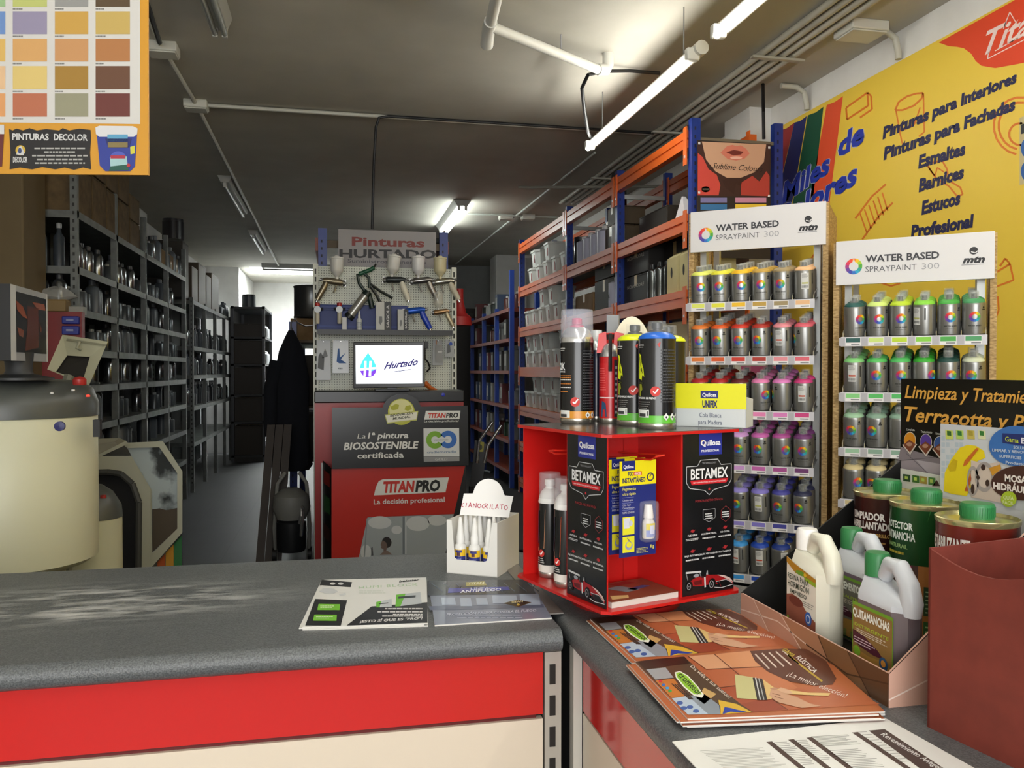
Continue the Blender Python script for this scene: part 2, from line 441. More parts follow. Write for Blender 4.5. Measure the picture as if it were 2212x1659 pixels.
# ---------------------------------------------------------------- orange and blue rack on the right
OR, BL = '#d2601f|r.35', '#16317f|r.35'
RY = [4.48, 5.76, 7.10, 9.0]
RZ = [.17, .567, .96, 1.386, 1.82, 2.26, 2.74]
RX0, RX1 = 2.0, 2.42
def perf_post(b, x, y, z1, k, w=.055, d=.045):
    b.box((x, y, 0), (x + w, y + d, z1), k)
    z = .08
    while z < z1 - .05:
        b.box((x + w * .3, y - .0015, z), (x + w * .48, y, z + .02), '#0a1230'); z += .05
    return b
t = thing('pallet_rack', 'tall orange beamed rack with blue posts behind the spray displays', 'rack')
for i, y in enumerate(RY):
    for x in (RX0, RX1 - .05 if i else 2.52):
        perf_post(MB(), x, y - .03, 2.80, BL).build('upright', t)
    xe = RX1 if i else 2.54
    for z in (.3, 1.1, 1.9, 2.6): MB().box((RX0 + .05, y - .015, z), (xe - .04, y + .005, z + .03), '#a7a9a6|r.4').build('brace', t)
for j in range(3):
    for z in RZ:
        for x in (RX0 - .012, RX1 - .035):
            b = MB(); y0, y1 = RY[j] + .015, RY[j + 1] - .03
            b.box((x, y0, z - .10), (x + .045, y1, z - .055), OR).box((x + .012, y0, z - .055), (x + .045, y1, z - .042), OR).box((x, y0, z - .042), (x + .045, y1, z), OR)
            for e in (y0 - .01, y1 - .035): b.box((x - .006, e, z - .20), (x, e + .045, z + .02), OR).box((x - .010, e + .015, z - .16), (x - .006, e + .03, z - .145), '#d8d8d8|r.3|m.8')
            b.build('beam', t)
        if z < 2.7: MB().box((RX0 + .03, RY[j] + .02, z - .02), (RX1 - .035, RY[j + 1] - .03, z - .002), M_card if z < 1.3 else '#6a6458').build('shelf_board', t)
# contents
def tub(k='#d3d6d1|r.45', lab='#8c2a2a'):
    t = thing('paint_tub', '', 'tub')
    b = MB(); w, l, h = .115, .125, .17
    def rr(q, z): return [V(x * q, y * q, z) for x, y in ((-w, -l * .6), (-w, l * .6), (-w * .6, l), (w * .6, l), (w, l * .6), (w, -l * .6), (w * .6, -l), (-w * .6, -l))]
    b.prism(rr(.88, 0), rr(1, h - .02), k); b.build('body', t)
    MB().prism(rr(1.07, h - .02), rr(1.07, h), k).build('lid', t)
    A = Art(lambda u, v, d: V(-w * .94 - d - .006 * (v / h), u, v)); A.R(-.05, .04, .05, .12, '#d9dad6'); A.R(-.05, .04, -.02, .12, lab, 2);
    A.build('paper_label', t)
    return proto(t)
TUB = tub(); used = [False]
LEV = {2.26: 'second shelf from top', 1.82: 'third shelf from top', 1.386: 'fourth shelf from top', .96: 'fifth shelf from top', .567: 'sixth shelf from top', .17: 'bottom shelf'}
def put_tub(x, y, z, label):
    if not used[0]: used[0] = True; TUB.location = (x, y, z); TUB['label'] = label; TUB['group'] = 'white tubs on the orange rack'
    else: dup(TUB, (x, y, z), 0, label, 'white tubs on the orange rack')
for z, lo, up in ((2.26, (7.3, 7.62, 7.94, 8.26, 8.58), (7.9, 8.45)), (1.82, (7.25, 7.55, 7.85, 8.15, 8.45, 8.75), (7.75, 8.1)),
                  (1.386, (7.25, 7.55, 7.85, 8.15, 8.45, 8.75), (7.35, 8.1, 8.4, 8.7)), (.96, (7.25, 7.55, 7.85, 8.15, 8.45, 8.75), (7.7, 8.05, 8.4)),
                  (.567, (7.9, 8.2, 8.5, 8.78), ()), (.17, (8.3, 8.55, 8.8), (8.75,))):
    for i, y in enumerate(reversed(lo)): put_tub(2.14, y, z, 'white tub, %s from far end, lower layer, %s of orange rack' % (ORD[i], LEV[z]))
    for i, y in enumerate(reversed(up)): put_tub(2.14, y, z + .172, 'white tub, %s from far end, upper layer, %s of orange rack' % (ORD[i], LEV[z]))
def carton(x0, y0, z0, x1, y1, z1, label, k=None, name='cardboard_box', cat='box', group=None, tape=True, rz=0, logo=None):
    o = thing(name, label, cat, ((x0 + x1) / 2, (y0 + y1) / 2, z0), rz, group)
    a, b, h = (x1 - x0) / 2, (y1 - y0) / 2, z1 - z0
    k = k or M_card
    MB().box((-a, -b, 0), (a, b, h * .93), k).build('body', o, bevel=.004)
    m = MB()
    for s in (-1, 1): m.box((s * a * .02, -b, h * .93), (s * a, b, h * .95 + .003), k)
    m.build('flap', o)
    if tape: MB().box((-a - .001, -.025, h * .6), (a * .99, .025, h * .95 + .005), '#a48a5a|r.3').build('tape', o)
    if logo:
        A = Art(lambda u, v, d: V(-a - .001 - d, -u, v)); A.T(logo, (-b * .7, h * .55), (b * .7, h * .55), h * .12, '#9d9a90', .02, hv=(0, h * .12)); A.build('printed_logo', o)
    return o
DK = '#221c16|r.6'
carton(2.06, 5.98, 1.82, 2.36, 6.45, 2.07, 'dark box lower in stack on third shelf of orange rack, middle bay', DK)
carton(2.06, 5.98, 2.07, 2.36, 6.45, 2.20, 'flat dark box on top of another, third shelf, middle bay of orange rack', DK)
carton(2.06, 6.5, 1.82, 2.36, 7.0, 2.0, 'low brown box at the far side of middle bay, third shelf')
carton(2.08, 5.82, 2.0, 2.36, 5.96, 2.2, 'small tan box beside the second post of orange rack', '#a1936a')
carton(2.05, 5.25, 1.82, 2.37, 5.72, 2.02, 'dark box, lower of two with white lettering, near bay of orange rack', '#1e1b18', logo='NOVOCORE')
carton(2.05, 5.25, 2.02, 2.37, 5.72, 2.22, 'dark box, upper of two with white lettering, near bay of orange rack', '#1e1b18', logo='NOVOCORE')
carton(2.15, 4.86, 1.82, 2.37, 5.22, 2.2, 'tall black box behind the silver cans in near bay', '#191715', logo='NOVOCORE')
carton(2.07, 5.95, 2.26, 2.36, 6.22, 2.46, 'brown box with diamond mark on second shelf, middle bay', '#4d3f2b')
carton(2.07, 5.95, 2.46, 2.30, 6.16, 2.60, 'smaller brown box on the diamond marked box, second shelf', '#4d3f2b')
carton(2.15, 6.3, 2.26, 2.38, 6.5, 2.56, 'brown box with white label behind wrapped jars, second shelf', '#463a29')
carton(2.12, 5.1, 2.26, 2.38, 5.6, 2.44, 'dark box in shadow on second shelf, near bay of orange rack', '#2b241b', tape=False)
for i, (y0, y1) in enumerate(((4.70, 4.85), (4.53, 4.66))):
    t = thing('magazine_file', ('cream magazine file with oval finger hole on orange rack', 'cream magazine file partly hidden by the blue post')[i], 'file', (2.02, y0, 1.82), 0, 'magazine files')
    MB().ext([(0, 0), (.3, 0), (.3, .30), (.06, .26), (0, .22)], 0, y1 - y0, '#c3b888|r.7', lambda u, v, d: V(u, d, v)).build('case', t)
    A = Art(lambda u, v, d: V(-d, u, v)); A.O((y1 - y0) * .55, .13, .015, .034, '#171511'); A.build('finger_hole', t)
def can_proto(r, h, body, top, cat='can', name='metal_can', neck=True):
    t = thing(name, '', cat)
    MB().lathe([(r, 0), (r, h * .78), (r * .93, h * .80), (r * .45, h * .87)], body, 20).build('body', t)
    MB().lathe([(r * .42, h * .865), (r * .42, h * .97), (r * .3, h)] if neck else [(r * .97, h * .79), (r * .97, h * .9), (r * .2, h * .905)], top, 16).build('cap', t)
    return proto(t)
def first(src, loc, label, group=None, rz=0):
    if not src.get('label'):
        src.location = loc; src['label'] = label; src.rotation_euler.z = rz
        if group: src['group'] = group
        return src
    return dup(src, loc, rz, label, group)
SIL = can_proto(.036, .235, '#6f7373|r.25|m.9', '#26282a|r.3')
for i, y in enumerate((4.90, 5.0, 5.06, 5.12, 5.19)): first(SIL, (2.06 + .02 * (i % 2), y, 1.82), 'silver spray can on third shelf, near bay, %s from the cream file' % ORD[i], 'silver cans on the orange rack')
BLK = can_proto(.06, .28, '#15171a|r.2', '#2a2c30|r.2', neck=False)
first(BLK, (2.1, 5.80, 1.82), 'black cylindrical can beside the white jerrycan, middle bay'); first(BLK, (2.12, 6.04, 2.60), 'black can with white label on top of the brown boxes')
first(BLK, (2.1, 6.98, 2.26), 'black bucket beside the third post, second shelf of orange rack')
WJ = can_proto(.075, .24, '#b9bcd0|r.4', '#d8d8d8|r.4', 'jar', 'plastic_jar')
for i, y in enumerate((6.28, 6.46, 6.66, 6.84)): first(WJ, (2.1, y, 2.26), 'clear wrapped jar on second shelf, middle bay, %s from near side' % ORD[i], 'wrapped jars')
o4 = first(WJ, (2.09, 5.96, 1.82), 'pale jar marked with a 4 on third shelf')
A = Art(lambda u, v, d: V(-.076 - d, -u, v)); A.T('4', (-.025, .06), (.02, .06), .05, '#22242c', .03, hv=(0, .05)); A.build('number_sticker', o4)
STR = can_proto(.05, .19, '#b9bbbd|r.3', '#dddddd|r.3', 'can', 'paint_tin', False)
first(STR, (2.06, 5.88, 2.26), 'white tin with black stripes on second shelf beside post')
t = thing('price_cone', 'white folded card standing on second shelf of near bay', 'card', (2.05, 4.75, 2.26)); MB().prism([(0, -.1, 0), (.1, -.1, 0), (.1, .07, 0), (0, .07, 0)], [(.02, -.015, .15), (.04, -.015, .15), (.04, .0, .15), (.02, .0, .15)], '#d5d5d8').build('card', t)
t = thing('cream_cabinet', 'cream wooden cabinet with two doors on fifth shelf, near bay of orange rack', 'cabinet', (2.04, 4.56, 0.965))
MB().box((0.02, 0, 0), (.33, 1.15, .31), '#d8c9a2|r.6').build('body', t)
carton(2.06, 4.62, 1.39, 2.36, 5.3, 1.66, 'cream box in near bay of orange rack, behind the aerosols', '#d8c9a2|r.6', tape=False)
for i, (a, c) in enumerate(((.02, .55), (.6, 1.13))):
    dr = MB().box((0, a, .02), (.02, c, .29), '#dccda8|r.6').build('door', t, bevel=.004)
    MB().lathe([(.006, 0), (.008, .012), (.011, .02), (0, .024)], '#8a8a86|r.3|m.7', 12, (0, (a, c)[1 - i] + (.05 if i else -.05), .15), Matrix.Rotation(-PI / 2, 4, 'Y')).build('door_knob', dr)
def fill(x, y0, y1, z, lab):
    y = y0; i = 0
    while y < y1 - .2:
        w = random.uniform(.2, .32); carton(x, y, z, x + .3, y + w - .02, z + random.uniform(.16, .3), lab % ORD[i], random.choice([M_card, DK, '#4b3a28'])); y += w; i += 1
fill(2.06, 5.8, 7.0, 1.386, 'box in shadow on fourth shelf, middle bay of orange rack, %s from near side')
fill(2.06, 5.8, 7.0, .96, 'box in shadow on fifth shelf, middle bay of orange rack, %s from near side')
# poster on the rack's end frame
t = thing('poster', 'poster of parted lips and red feathers on the end of orange rack', 'poster', (0, 0, 0))
PY = 4.43
tl, br = atY(1506, 302, PY), atY(1664, 560, PY)
MB().box((tl.x, PY, br.z), (br.x, PY + .006, tl.z), '#241b18').build('board', t)
F, Q = plane((tl.x, PY, tl.z), (1, 0, 0), (0, -1, 0)); A = Art(F, Q, .0006)
def clipped(pts): return [(min(max(x, 1507), 1663), min(max(y, 305), 558)) for x, y in pts]
A.P([(1507, 305), (1663, 312), (1663, 425), (1507, 423)], '#3a1c18')
A.up().P([(1516, 306), (1655, 312), (1650, 350), (1630, 372), (1600, 384), (1570, 384), (1545, 370), (1525, 345)], '#c79c80')
A.P([(1507, 330), (1518, 340), (1530, 365), (1548, 378), (1556, 400), (1552, 422), (1507, 422)], '#c9453c', 3)
A.P([(1600, 395), (1625, 380), (1640, 392), (1655, 370), (1662, 380), (1662, 424), (1600, 422)], '#b03a30', 3)
A.P([(1560, 390), (1572, 384), (1604, 386), (1600, 402), (1590, 398), (1585, 420), (1566, 405)], '#33130f', 3)
A.P([(1556, 330), (1570, 316), (1582, 313), (1590, 316), (1600, 314), (1612, 322), (1619, 332), (1608, 343), (1590, 347), (1572, 344)], '#cf7763', 3)
A.P([(1568, 329), (1585, 324), (1606, 328), (1600, 334), (1584, 336)], '#6d241e', 4)
A.O(1590, 341, 13, 3, '#eab6a4', 4)
A.T('Sublime Colours', (1538, 364), (1648, 372), 13, '#1c0d0a', 0, .5, 5)
A.O(1524, 409, 9, 6.5, '#c9c4b4', 3); A.R(1517, 407, 1531, 411, '#444036', 4)
for y0, y1, c1, c2 in ((427, 438, '#7a76a8', '#c98aa8'), (441, 454, '#2f6ea3', '#e9c53c'), (457, 470, '#3f8fc9', '#e8a33c')):
    A.R(1513, y0, 1570, y1, c1, 3); A.R(1588, y0, 1655, y1, c2, 3)
A.build('printed_picture', t)
for x in (tl.x + .012, br.x - .012):
    for z in (tl.z - .02, tl.z - .3): MB().box((x - .006, PY - .004, z - .006), (x + .006, PY, z + .006), '#dddddd|r.3').build('screw', t)
a = atY(1500, 298, PY + .05); c = atY(1668, 306, PY + .05)
tag(MB().box((a.x, PY + .03, a.z - .02), (c.x, PY + .07, a.z + .0), '#6d6250').build('crossbar'), 'wooden crossbar above the lips poster between two blue posts', 'bar')
# far blue rack beyond the orange one
t = thing('rear_rack', 'blue rack with red shelves at the far right wall', 'rack')
FY = [9.3, 10.2, 11.1, 12.1]; FZ = [.2, .55, .95, 1.35, 1.72, 2.07]
for y in FY:
    for x in (1.95, 2.25): MB().box((x, y - .03, 0), (x + .05, y + .03, 2.12 if y > 9.4 else 2.5), '#1b3f9a|r.4').build('upright', t)
for z in FZ: MB().box((1.94, 9.3, z - .04), (2.3, 12.1, z), '#8d3a24|r.5').build('shelf', t)
SML = can_proto(.045, .2, '#8f9290|r.4', '#c7c9c7|r.4', 'bottle', 'plastic_bottle')
BOX = thing('small_carton', '', 'box'); MB().box((-.08, -.07, 0), (.08, .07, .24), '#5b5a52').build('body', BOX); MB().box((-.081, -.05, .06), (-.08, .05, .2), '#a5a59c').build('front_label', BOX); proto(BOX)
for zi, z in enumerate(FZ[1:]):
    for i in range(9):
        y = 9.42 + i * .3 + random.uniform(-.03, .03)
        s, n, k = random.choice([(SML, 'bottle', ['#8f9290|r.4', '#c4c6c2|r.4', '#353a36|r.4', '#5c2f2c|r.4', '#2d4a34|r.4']), (BOX, 'carton', ['#5b5a52', '#2d2b28', '#8b8a80', '#6b2f2f', '#3a4a66'])])
        lab = 'small %s, %s along the %s shelf up of the far blue rack' % (n, ORD[i], ORD[zi + 1])
        o = first(s, (2.07, y, z), lab, 'goods on the far blue rack')
        for ch in [c for c in C.objects if c.parent == o and c.name.startswith('body')]:
            ch.material_slots[0].link = 'OBJECT'; ch.material_slots[0].material = mat(random.choice(k))

# ---------------------------------------------------------------- grey shelving along the left wall
LX0, LX1 = -1.97, -1.535
def shelving(ys, zs, label, group=None, top=None, back=True):
    t = thing('metal_shelving', label, 'shelving', (0, 0, 0), 0, group)
    for y in ys:
        for x in (LX0, LX1 - .04):
            b = MB(); b.box((x, y - .004, 0), (x + .04, y, top), M_steel).box((x + (.036 if x > -1.8 else 0), y, 0), (x + (.04 if x > -1.8 else .004), y + .035, top), M_steel)
            if y == ys[0]:
                z = .1
                while z < top - .03: b.box((x + .014, y - .006, z), (x + .026, y - .004, z + .02), '#23231f'); z += .05
            b.build('post', t)
    for z in zs:
        b = MB(); b.box((LX0, ys[0], z - .006), (LX1, ys[-1], z), M_steel).box((LX1 - .003, ys[0], z - .045), (LX1, ys[-1], z - .006), M_steel).box((LX0, ys[0], z - .045), (LX1, ys[0] + .003, z - .006), M_steel)
        b.build('shelf', t)
    if back: MB().box((LX0 - .012, ys[0], .05), (LX0 - .008, ys[-1], top), '#2b2c2b|r.7').build('added_backing', t)  # dark sheet added so the lit wall does not show through
    return t
LY = [5.5, 6.43, 7.36, 8.29, 9.22]; LZ = [2.325, 1.986, 1.73, 1.484, 1.256, 1.0, .73, .42]
shelving(LY, LZ, 'long grey metal shelving of bottles along the left wall, nearer run', 'grey shelving', 2.62)
MY = [9.69, 10.6, 11.5, 12.4, 13.1]; MZ = [2.13, 1.62, 1.30, .95, .55]
shelving(MY, MZ, 'grey metal shelving farther along the left wall, under brown cartons', 'grey shelving', 2.16)
def bott(name, cat, prof, k, n=14, sx=1, sy=1, cap=None):
    t = thing(name, '', cat); MB().lathe(prof, k, n, sx=sx, sy=sy).build('body', t)
    if cap: MB().lathe(cap[0], cap[1], 12).build('cap', t)
    return proto(t)
KG = '#5d646a|r.35'
FL = [bott('steel_flask', 'bottle', [(.04, 0), (.042, .004), (.042, .15), (.03, .175), (.017, .185)], '#9a9ea0|r.2|m.9', cap=([(.02, .18), (.02, .208), (.012, .212)], '#34363a|r.4')),
      bott('plastic_flask', 'bottle', [(.06, 0), (.06, .16), (.045, .19), (.02, .205)], KG, sx=1, sy=.7, cap=([(.024, .2), (.024, .235), (.018, .238)], '#5a5f66|r.4')),
      bott('solvent_tin', 'tin', [(.05, 0), (.05, .125), (.046, .13)], '#565c60|r.3|m.4', cap=([(.018, .128), (.018, .148), (.014, .15)], '#8b8f90|r.3')),
      bott('slim_bottle', 'bottle', [(.032, 0), (.032, .18), (.014, .21), (.012, .24)], '#3a4046|r.4', cap=([(.016, .235), (.016, .265), (.008, .27)], '#97999a|r.3'))]
nm = {0: 'steel flask', 1: 'plastic flask', 2: 'solvent tin', 3: 'slim bottle'}
pos = ['at the near end', 'left of centre', 'mid bay', 'right of centre', 'at the far end']
for zi, z in enumerate(LZ[1:7]):
    for j in range(4):
        nb = 5 if j < 2 else 4
        kind = random.randrange(4)
        for i in range(nb):
            if random.random() < .16: continue
            if random.random() < .45: kind = random.randrange(4)
            y = LY[j] + .1 + (i + .5) * (.78 / nb) + random.uniform(-.015, .015)
            first(FL[kind], (LX1 - .09 - random.uniform(0, .04), y, z), '%s, %s in bay %s from near, shelf %s from top of left shelving' % (nm[kind], ORD[i], ('one', 'two', 'three', 'four')[j], ('two', 'three', 'four', 'five', 'six', 'seven')[zi]), 'flasks and tins on the long left shelving', random.uniform(0, 6))
for zi, z in enumerate(MZ[:4]):
    for j in range(4):
        for i in range(4):
            if zi == 0 and j < 2: continue
            kind = random.randrange(4)
            first(FL[kind], (LX1 - .1, MY[j] + .12 + i * .2, z), '%s, %s in bay %s, shelf %s from top of farther left shelving' % (nm[kind], ORD[i], ('one', 'two', 'three', 'four')[j], ('one', 'two', 'three', 'four')[zi]), 'flasks and tins on the farther left shelving', random.uniform(0, 6))
for i in range(4):      # bottles seen end-on past the nearest post
    for zi, z in ((0, 1.986), (1, 1.73)):
        first(FL[(3, 0)[zi]], (LX1 - .1 - .1 * i - .02, 5.56, z), '%s on end of left shelving, %s shelf, %s from the post' % (nm[(3, 0)[zi]], ('second', 'third')[zi], ORD[i]), 'flasks at the shelving end')
# brown cartons on top
n = 0
for j, (y0, y1, h) in enumerate(((5.53, 5.85, .58), (5.87, 6.2, .62), (6.22, 6.52, .60), (6.54, 6.86, .58), (6.88, 7.2, .40))):
    z = 2.325
    for q in range(2):
        carton(-1.95, y0, z, LX1 - .01, y1, z + h / 2 - .003, 'brown carton on top of left shelving, %s stack from near end, %s one' % (ORD[j], ('lower', 'upper')[q]), noisy('aged_cardboard%d' % n, '#54452f', '#6b583b', 14, .9), group='cartons above the left shelving'); z += h / 2; n += 1
carton(-1.95, 8.05, 2.325, LX1 - .02, 8.9, 2.47, 'long brown carton behind steel tins on top of left shelving')
for i, y in enumerate((7.5, 7.72, 7.84, 8.0, 8.32, 8.45, 8.56, 8.7, 8.85, 9.0, 9.12)): first(FL[(0, 2, 0, 1)[i % 4]], (LX1 - .06, y, 2.325), 'bright tin on top of left shelving, %s beyond the brown cartons' % ORD[i], 'tins on top of the left shelving')
carton(-1.95, 9.3, 2.13, LX1 - .04, 9.66, 2.75, 'tall dark carton between the two left shelvings', '#2f2a22')
b = can_proto(.11, .24, '#1f1d20|r.3', '#28262a|r.3', 'bucket', 'paint_bucket', False); first(b, (LX1 - .16, 9.45, 2.75), 'dark bucket with red print on the tall dark carton')
for i, (y0, y1, h) in enumerate(((9.75, 10.15, .4), (10.2, 10.75, .5), (10.8, 11.2, .42), (11.25, 11.9, .5))): carton(-1.9, y0, 2.13, LX1 - .02, y1, 2.13 + h, 'brown carton on top of farther shelving, %s from near end' % ORD[i], '#4a3d2b')
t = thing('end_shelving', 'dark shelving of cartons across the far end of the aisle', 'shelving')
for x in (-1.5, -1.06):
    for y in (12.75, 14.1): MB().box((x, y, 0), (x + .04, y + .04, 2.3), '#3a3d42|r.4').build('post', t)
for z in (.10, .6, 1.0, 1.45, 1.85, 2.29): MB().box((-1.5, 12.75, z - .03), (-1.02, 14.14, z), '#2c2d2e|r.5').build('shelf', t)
MB().box((-1.5, 12.76, .0), (-1.02, 12.8, .07), '#26241f').build('plinth', t); MB().box((-1.5, 14.142, .05), (-1.02, 14.15, 2.28), '#26241f').build('added_backing', t); MB().box((-1.508, 12.75, .05), (-1.502, 14.14, 2.28), '#26241f').build('added_backing', t)  # dark panels added to hide the bright wall and floor behind
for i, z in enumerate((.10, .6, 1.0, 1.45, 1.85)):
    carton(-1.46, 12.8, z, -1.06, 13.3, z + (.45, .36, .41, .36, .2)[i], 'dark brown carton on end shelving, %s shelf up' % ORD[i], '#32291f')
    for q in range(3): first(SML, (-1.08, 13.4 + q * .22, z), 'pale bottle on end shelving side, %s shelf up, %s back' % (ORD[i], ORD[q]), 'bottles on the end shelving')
b = can_proto(.1, .22, '#3d434a|r.3', '#17181b|r.3', 'bucket', 'paint_bucket', False); first(b, (-1.27, 13.0, 2.29), 'grey and black bucket on top of the end shelving against bright wall')
# ---------------------------------------------------------------- pegboard stand with its lower red counter
GY = 5.65
g0, g1 = atY(676, 573, GY), atY(986, 580, GY)
GX0, GX1, GZ = g0.x, g1.x, g0.z
t = thing('pegboard_stand', 'white pegboard shop stand with slotted posts in the middle of the room', 'display stand')
zs = atY(800, 716, GY).z          # shelf height
MB().box((0, .0, 0), (GX1 - GX0 - .06, .02, GZ - 1.1), M_peg).build('perforated_panel', t, (GX0 + .03, GY + .02, 1.1))
for x in (GX0, GX1 - .034):
    b = MB().box((x, GY - .005, .02), (x + .034, GY + .05, GZ + .01), '#c9cbbd|r.4'); z = .1
    while z < GZ - .04: b.box((x + .011, GY - .007, z), (x + .021, GY - .005, z + .034), '#26281f'); z += .0525
    b.build('slotted_post', t)
MB().box((GX0 + .03, GY + .015, .05), (GX1 - .03, GY + .035, 1.12), '#7d1a18|r.35').build('lower_panel', t)
MB().box((GX0 - .02, GY, .0), (GX1 + .02, GY + .18, .1), '#2a2a2a').build('base', t)
b = MB().box((GX0 + .03, GY - .16, zs - .012), (GX1 - .05, GY, zs), '#17181a|r.4').box((GX0 + .03, GY - .165, zs - .03), (GX1 - .05, GY - .155, zs + .004), '#17181a|r.4')
b.build('shelf', t)
c0, c1 = atY(679, 845, 5.32), atY(1003, 868, 5.32)
t = thing('red_counter', 'black topped red cabinet below the screen, in front of the pegboard', 'cabinet')
MB().box((c0.x, 5.32, c1.z), (c1.x, GY - .02, c0.z), '#131415|r.3').build('top', t, bevel=.006)
MB().box((c0.x, 5.34, .0), (c1.x - .002, GY - .02, c1.z), '#9c201d|r.35').build('body', t)
MB().lathe([(.012, 0), (.012, .008), (.003, .011)], '#3540b8|r.3', 14, (atY(957, 853, 5.32).x, 5.32, (c0.z + c1.z) / 2 + .01), Matrix.Rotation(PI / 2, 4, 'X')).build('blue_knob', t)
# shop sign
SY = 5.75
F, Q = plane(atY(731, 577, SY), (1, 0, 0), (0, -1, 0))
t = thing('shop_sign', 'grey board sign with red and black lettering above the pegboard', 'sign')
a, c = atY(731, 585, SY), atY(942, 502, SY)
MB().box((a.x, SY, a.z - .1), (c.x, SY + .012, c.z), '#8d8a8b|r.5').build('board', t)
A = Art(F, Q, .0006)
A.T('Pinturas', (760, 530), (917, 534), 19, '#7a2f2b', .03); A.T('HURTADO', (733, 556), (942, 558), 18, '#26262b', .035); A.T('Suministros Generales', (751, 567), (920, 571), 8, '#55525a', .015)
A.build('lettering', t)
# rack behind the stand
t = thing('stock_rack', 'blue and orange rack standing behind the pegboard', 'rack')
for x in (GX0 + .03, GX1 - .09):
    for y in (5.86, 7.0, 8.9):
        perf_post(MB(), x if y < 6 or x > 0 else -.37, y, 2.33 if y < 7 else 1.75, BL, .06).build('upright', t)
for y0, y1, zz in ((5.9, 7.0, (.62, 1.06, 1.6, 2.27)), (7.0, 8.9, (.62, 1.06, 1.6))):
    for z in zz:
        for x in (GX0 + .01 if y0 < 6 else -.39, GX1 - .06): MB().box((x, y0, z - .09), (x + .04, y1, z), '#8e3d17|r.4').build('beam', t)
        if z < 2: MB().box((GX0 + .05 if y0 < 6 else -.345, y0, z - .02), (GX1 - .06, y1, z), '#5d4c33').build('shelf_board', t)
for z in (2.20, 2.02): MB().box((GX0 + .09, 5.88, z), (GX1 - .09, 5.90, z + .05), '#8a8d8c|r.25|m.8' if z < 2.1 else '#5d4c33').build('brace', t)
MB().box((.1, 5.95, 2.27), (GX1 - .05, 7.2, 2.30), '#22241f').build('top_panel', t)
bk = MB(); p = (GX0 + .16, 7.15)
t = thing('paint_drum', 'big grey metal drum on a cardboard box left of the pegboard', 'drum', (-.19, 7.2, 1.6 + .19))
MB().lathe([(.15, 0), (.155, .01), (.15, .02), (.15, .25), (.157, .265), (.15, .27), (.14, .262), (0, .262)], '#5d5f60|r.25|m.7', 28).build('body', t)
carton(-.36, 7.03, 1.6, .05, 7.38, 1.785, 'torn cardboard box under the grey drum left of the pegboard')
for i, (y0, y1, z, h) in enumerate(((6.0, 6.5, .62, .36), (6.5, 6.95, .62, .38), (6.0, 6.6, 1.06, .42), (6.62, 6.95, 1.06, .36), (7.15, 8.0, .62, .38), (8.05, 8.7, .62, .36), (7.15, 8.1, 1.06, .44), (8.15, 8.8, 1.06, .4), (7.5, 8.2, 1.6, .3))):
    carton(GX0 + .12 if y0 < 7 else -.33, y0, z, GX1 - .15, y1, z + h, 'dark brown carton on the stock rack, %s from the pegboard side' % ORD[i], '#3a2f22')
# hanging navy garment
t = thing('hanging_coverall', 'dark navy coverall hanging at the end of the stock rack', 'garment', (GX0 - .19, 6.6, 0))
prof = [(.02, 1.66), (.05, 1.60), (.09, 1.5), (.125, 1.3), (.13, 1.0), (.14, .75), (.15, .62), (.12, .58)]
b = MB(); n = 28; base = []
for i, (r, z) in enumerate(prof):
    for j in range(n):
        a = 2 * PI * j / n; w = 1 + .12 * math.sin(a * 5 + i) * (i > 1)
        b.v.append((r * w * math.cos(a), r * .55 * w * math.sin(a), z))
for i in range(len(prof) - 1):
    for j in range(n): b.f.append([i * n + j, i * n + (j + 1) % n, (i + 1) * n + (j + 1) % n, (i + 1) * n + j]); b.k.append('#080b14|r.95')
b.build('body', t)
MB().tube([(-.10, .0, 1.42), (-.15, -.02, 1.2), (-.155, -.05, .95), (-.15, -.06, .85)], [.06, .055, .05, .045], '#080b14|r.95', 12).build('sleeve', t)
MB().tube([(0, 0, 1.64), (0, 0, 1.72), (.03, 0, 1.75), (.05, 0.02, 1.72), (.10, .12, 1.70), (.2, .3, 1.72)], .006, '#777777|r.4').build('hook', t)
# planks and odds leaning there
t = thing('wooden_planks', 'dark wooden planks leaning below the navy coverall', 'planks', (GX0 - .33, 6.05, 0))
for i in range(3): MB().prism([(i * .06 - .08, 0, 0), (i * .06 - .025, 0, 0), (i * .06 - .025, .03, 0), (i * .06 - .08, .03, 0)], [(i * .06 - .02, .3, .95), (i * .06 + .035, .3, .95), (i * .06 + .035, .33, .95), (i * .06 - .02, .33, .95)], '#2f241b').build('plank', t)
t = thing('paint_sprayer', 'grey spraying machine on the floor left of the pegboard', 'machine', (GX0 - .16, 5.95, 0))
b = MB().lathe([(.0, .3), (.10, .32), (.13, .40), (.12, .48), (.06, .53), (0, .535)], '#7b7b76|r.5', 20); b.build('motor', t)
MB().lathe([(.09, .1), (.10, .12), (.10, .3), (.06, .32)], '#1d1f22|r.4', 18, (.0, -.02, 0)).build('tank', t)
for s in (-1, 1): MB().tube([(s * .11, .1, .0), (s * .12, .06, .25), (s * .10, .1, .55), (s * .05, .15, .62)], .014, '#8d8d87|r.4').build('frame_bar', t); MB().lathe([(.05, -.015), (.05, .015)], '#151515', 16, (s * .12, .1, .05), Matrix.Rotation(PI / 2, 4, 'Y')).build('wheel', t)
MB().tube([(.06, -.1, .3), (.08, -.14, .42), (.08, -.15, .36), (.07, -.13, .22)], .012, '#c4c4c4|r.2|m.8').build('chrome_valve', t)
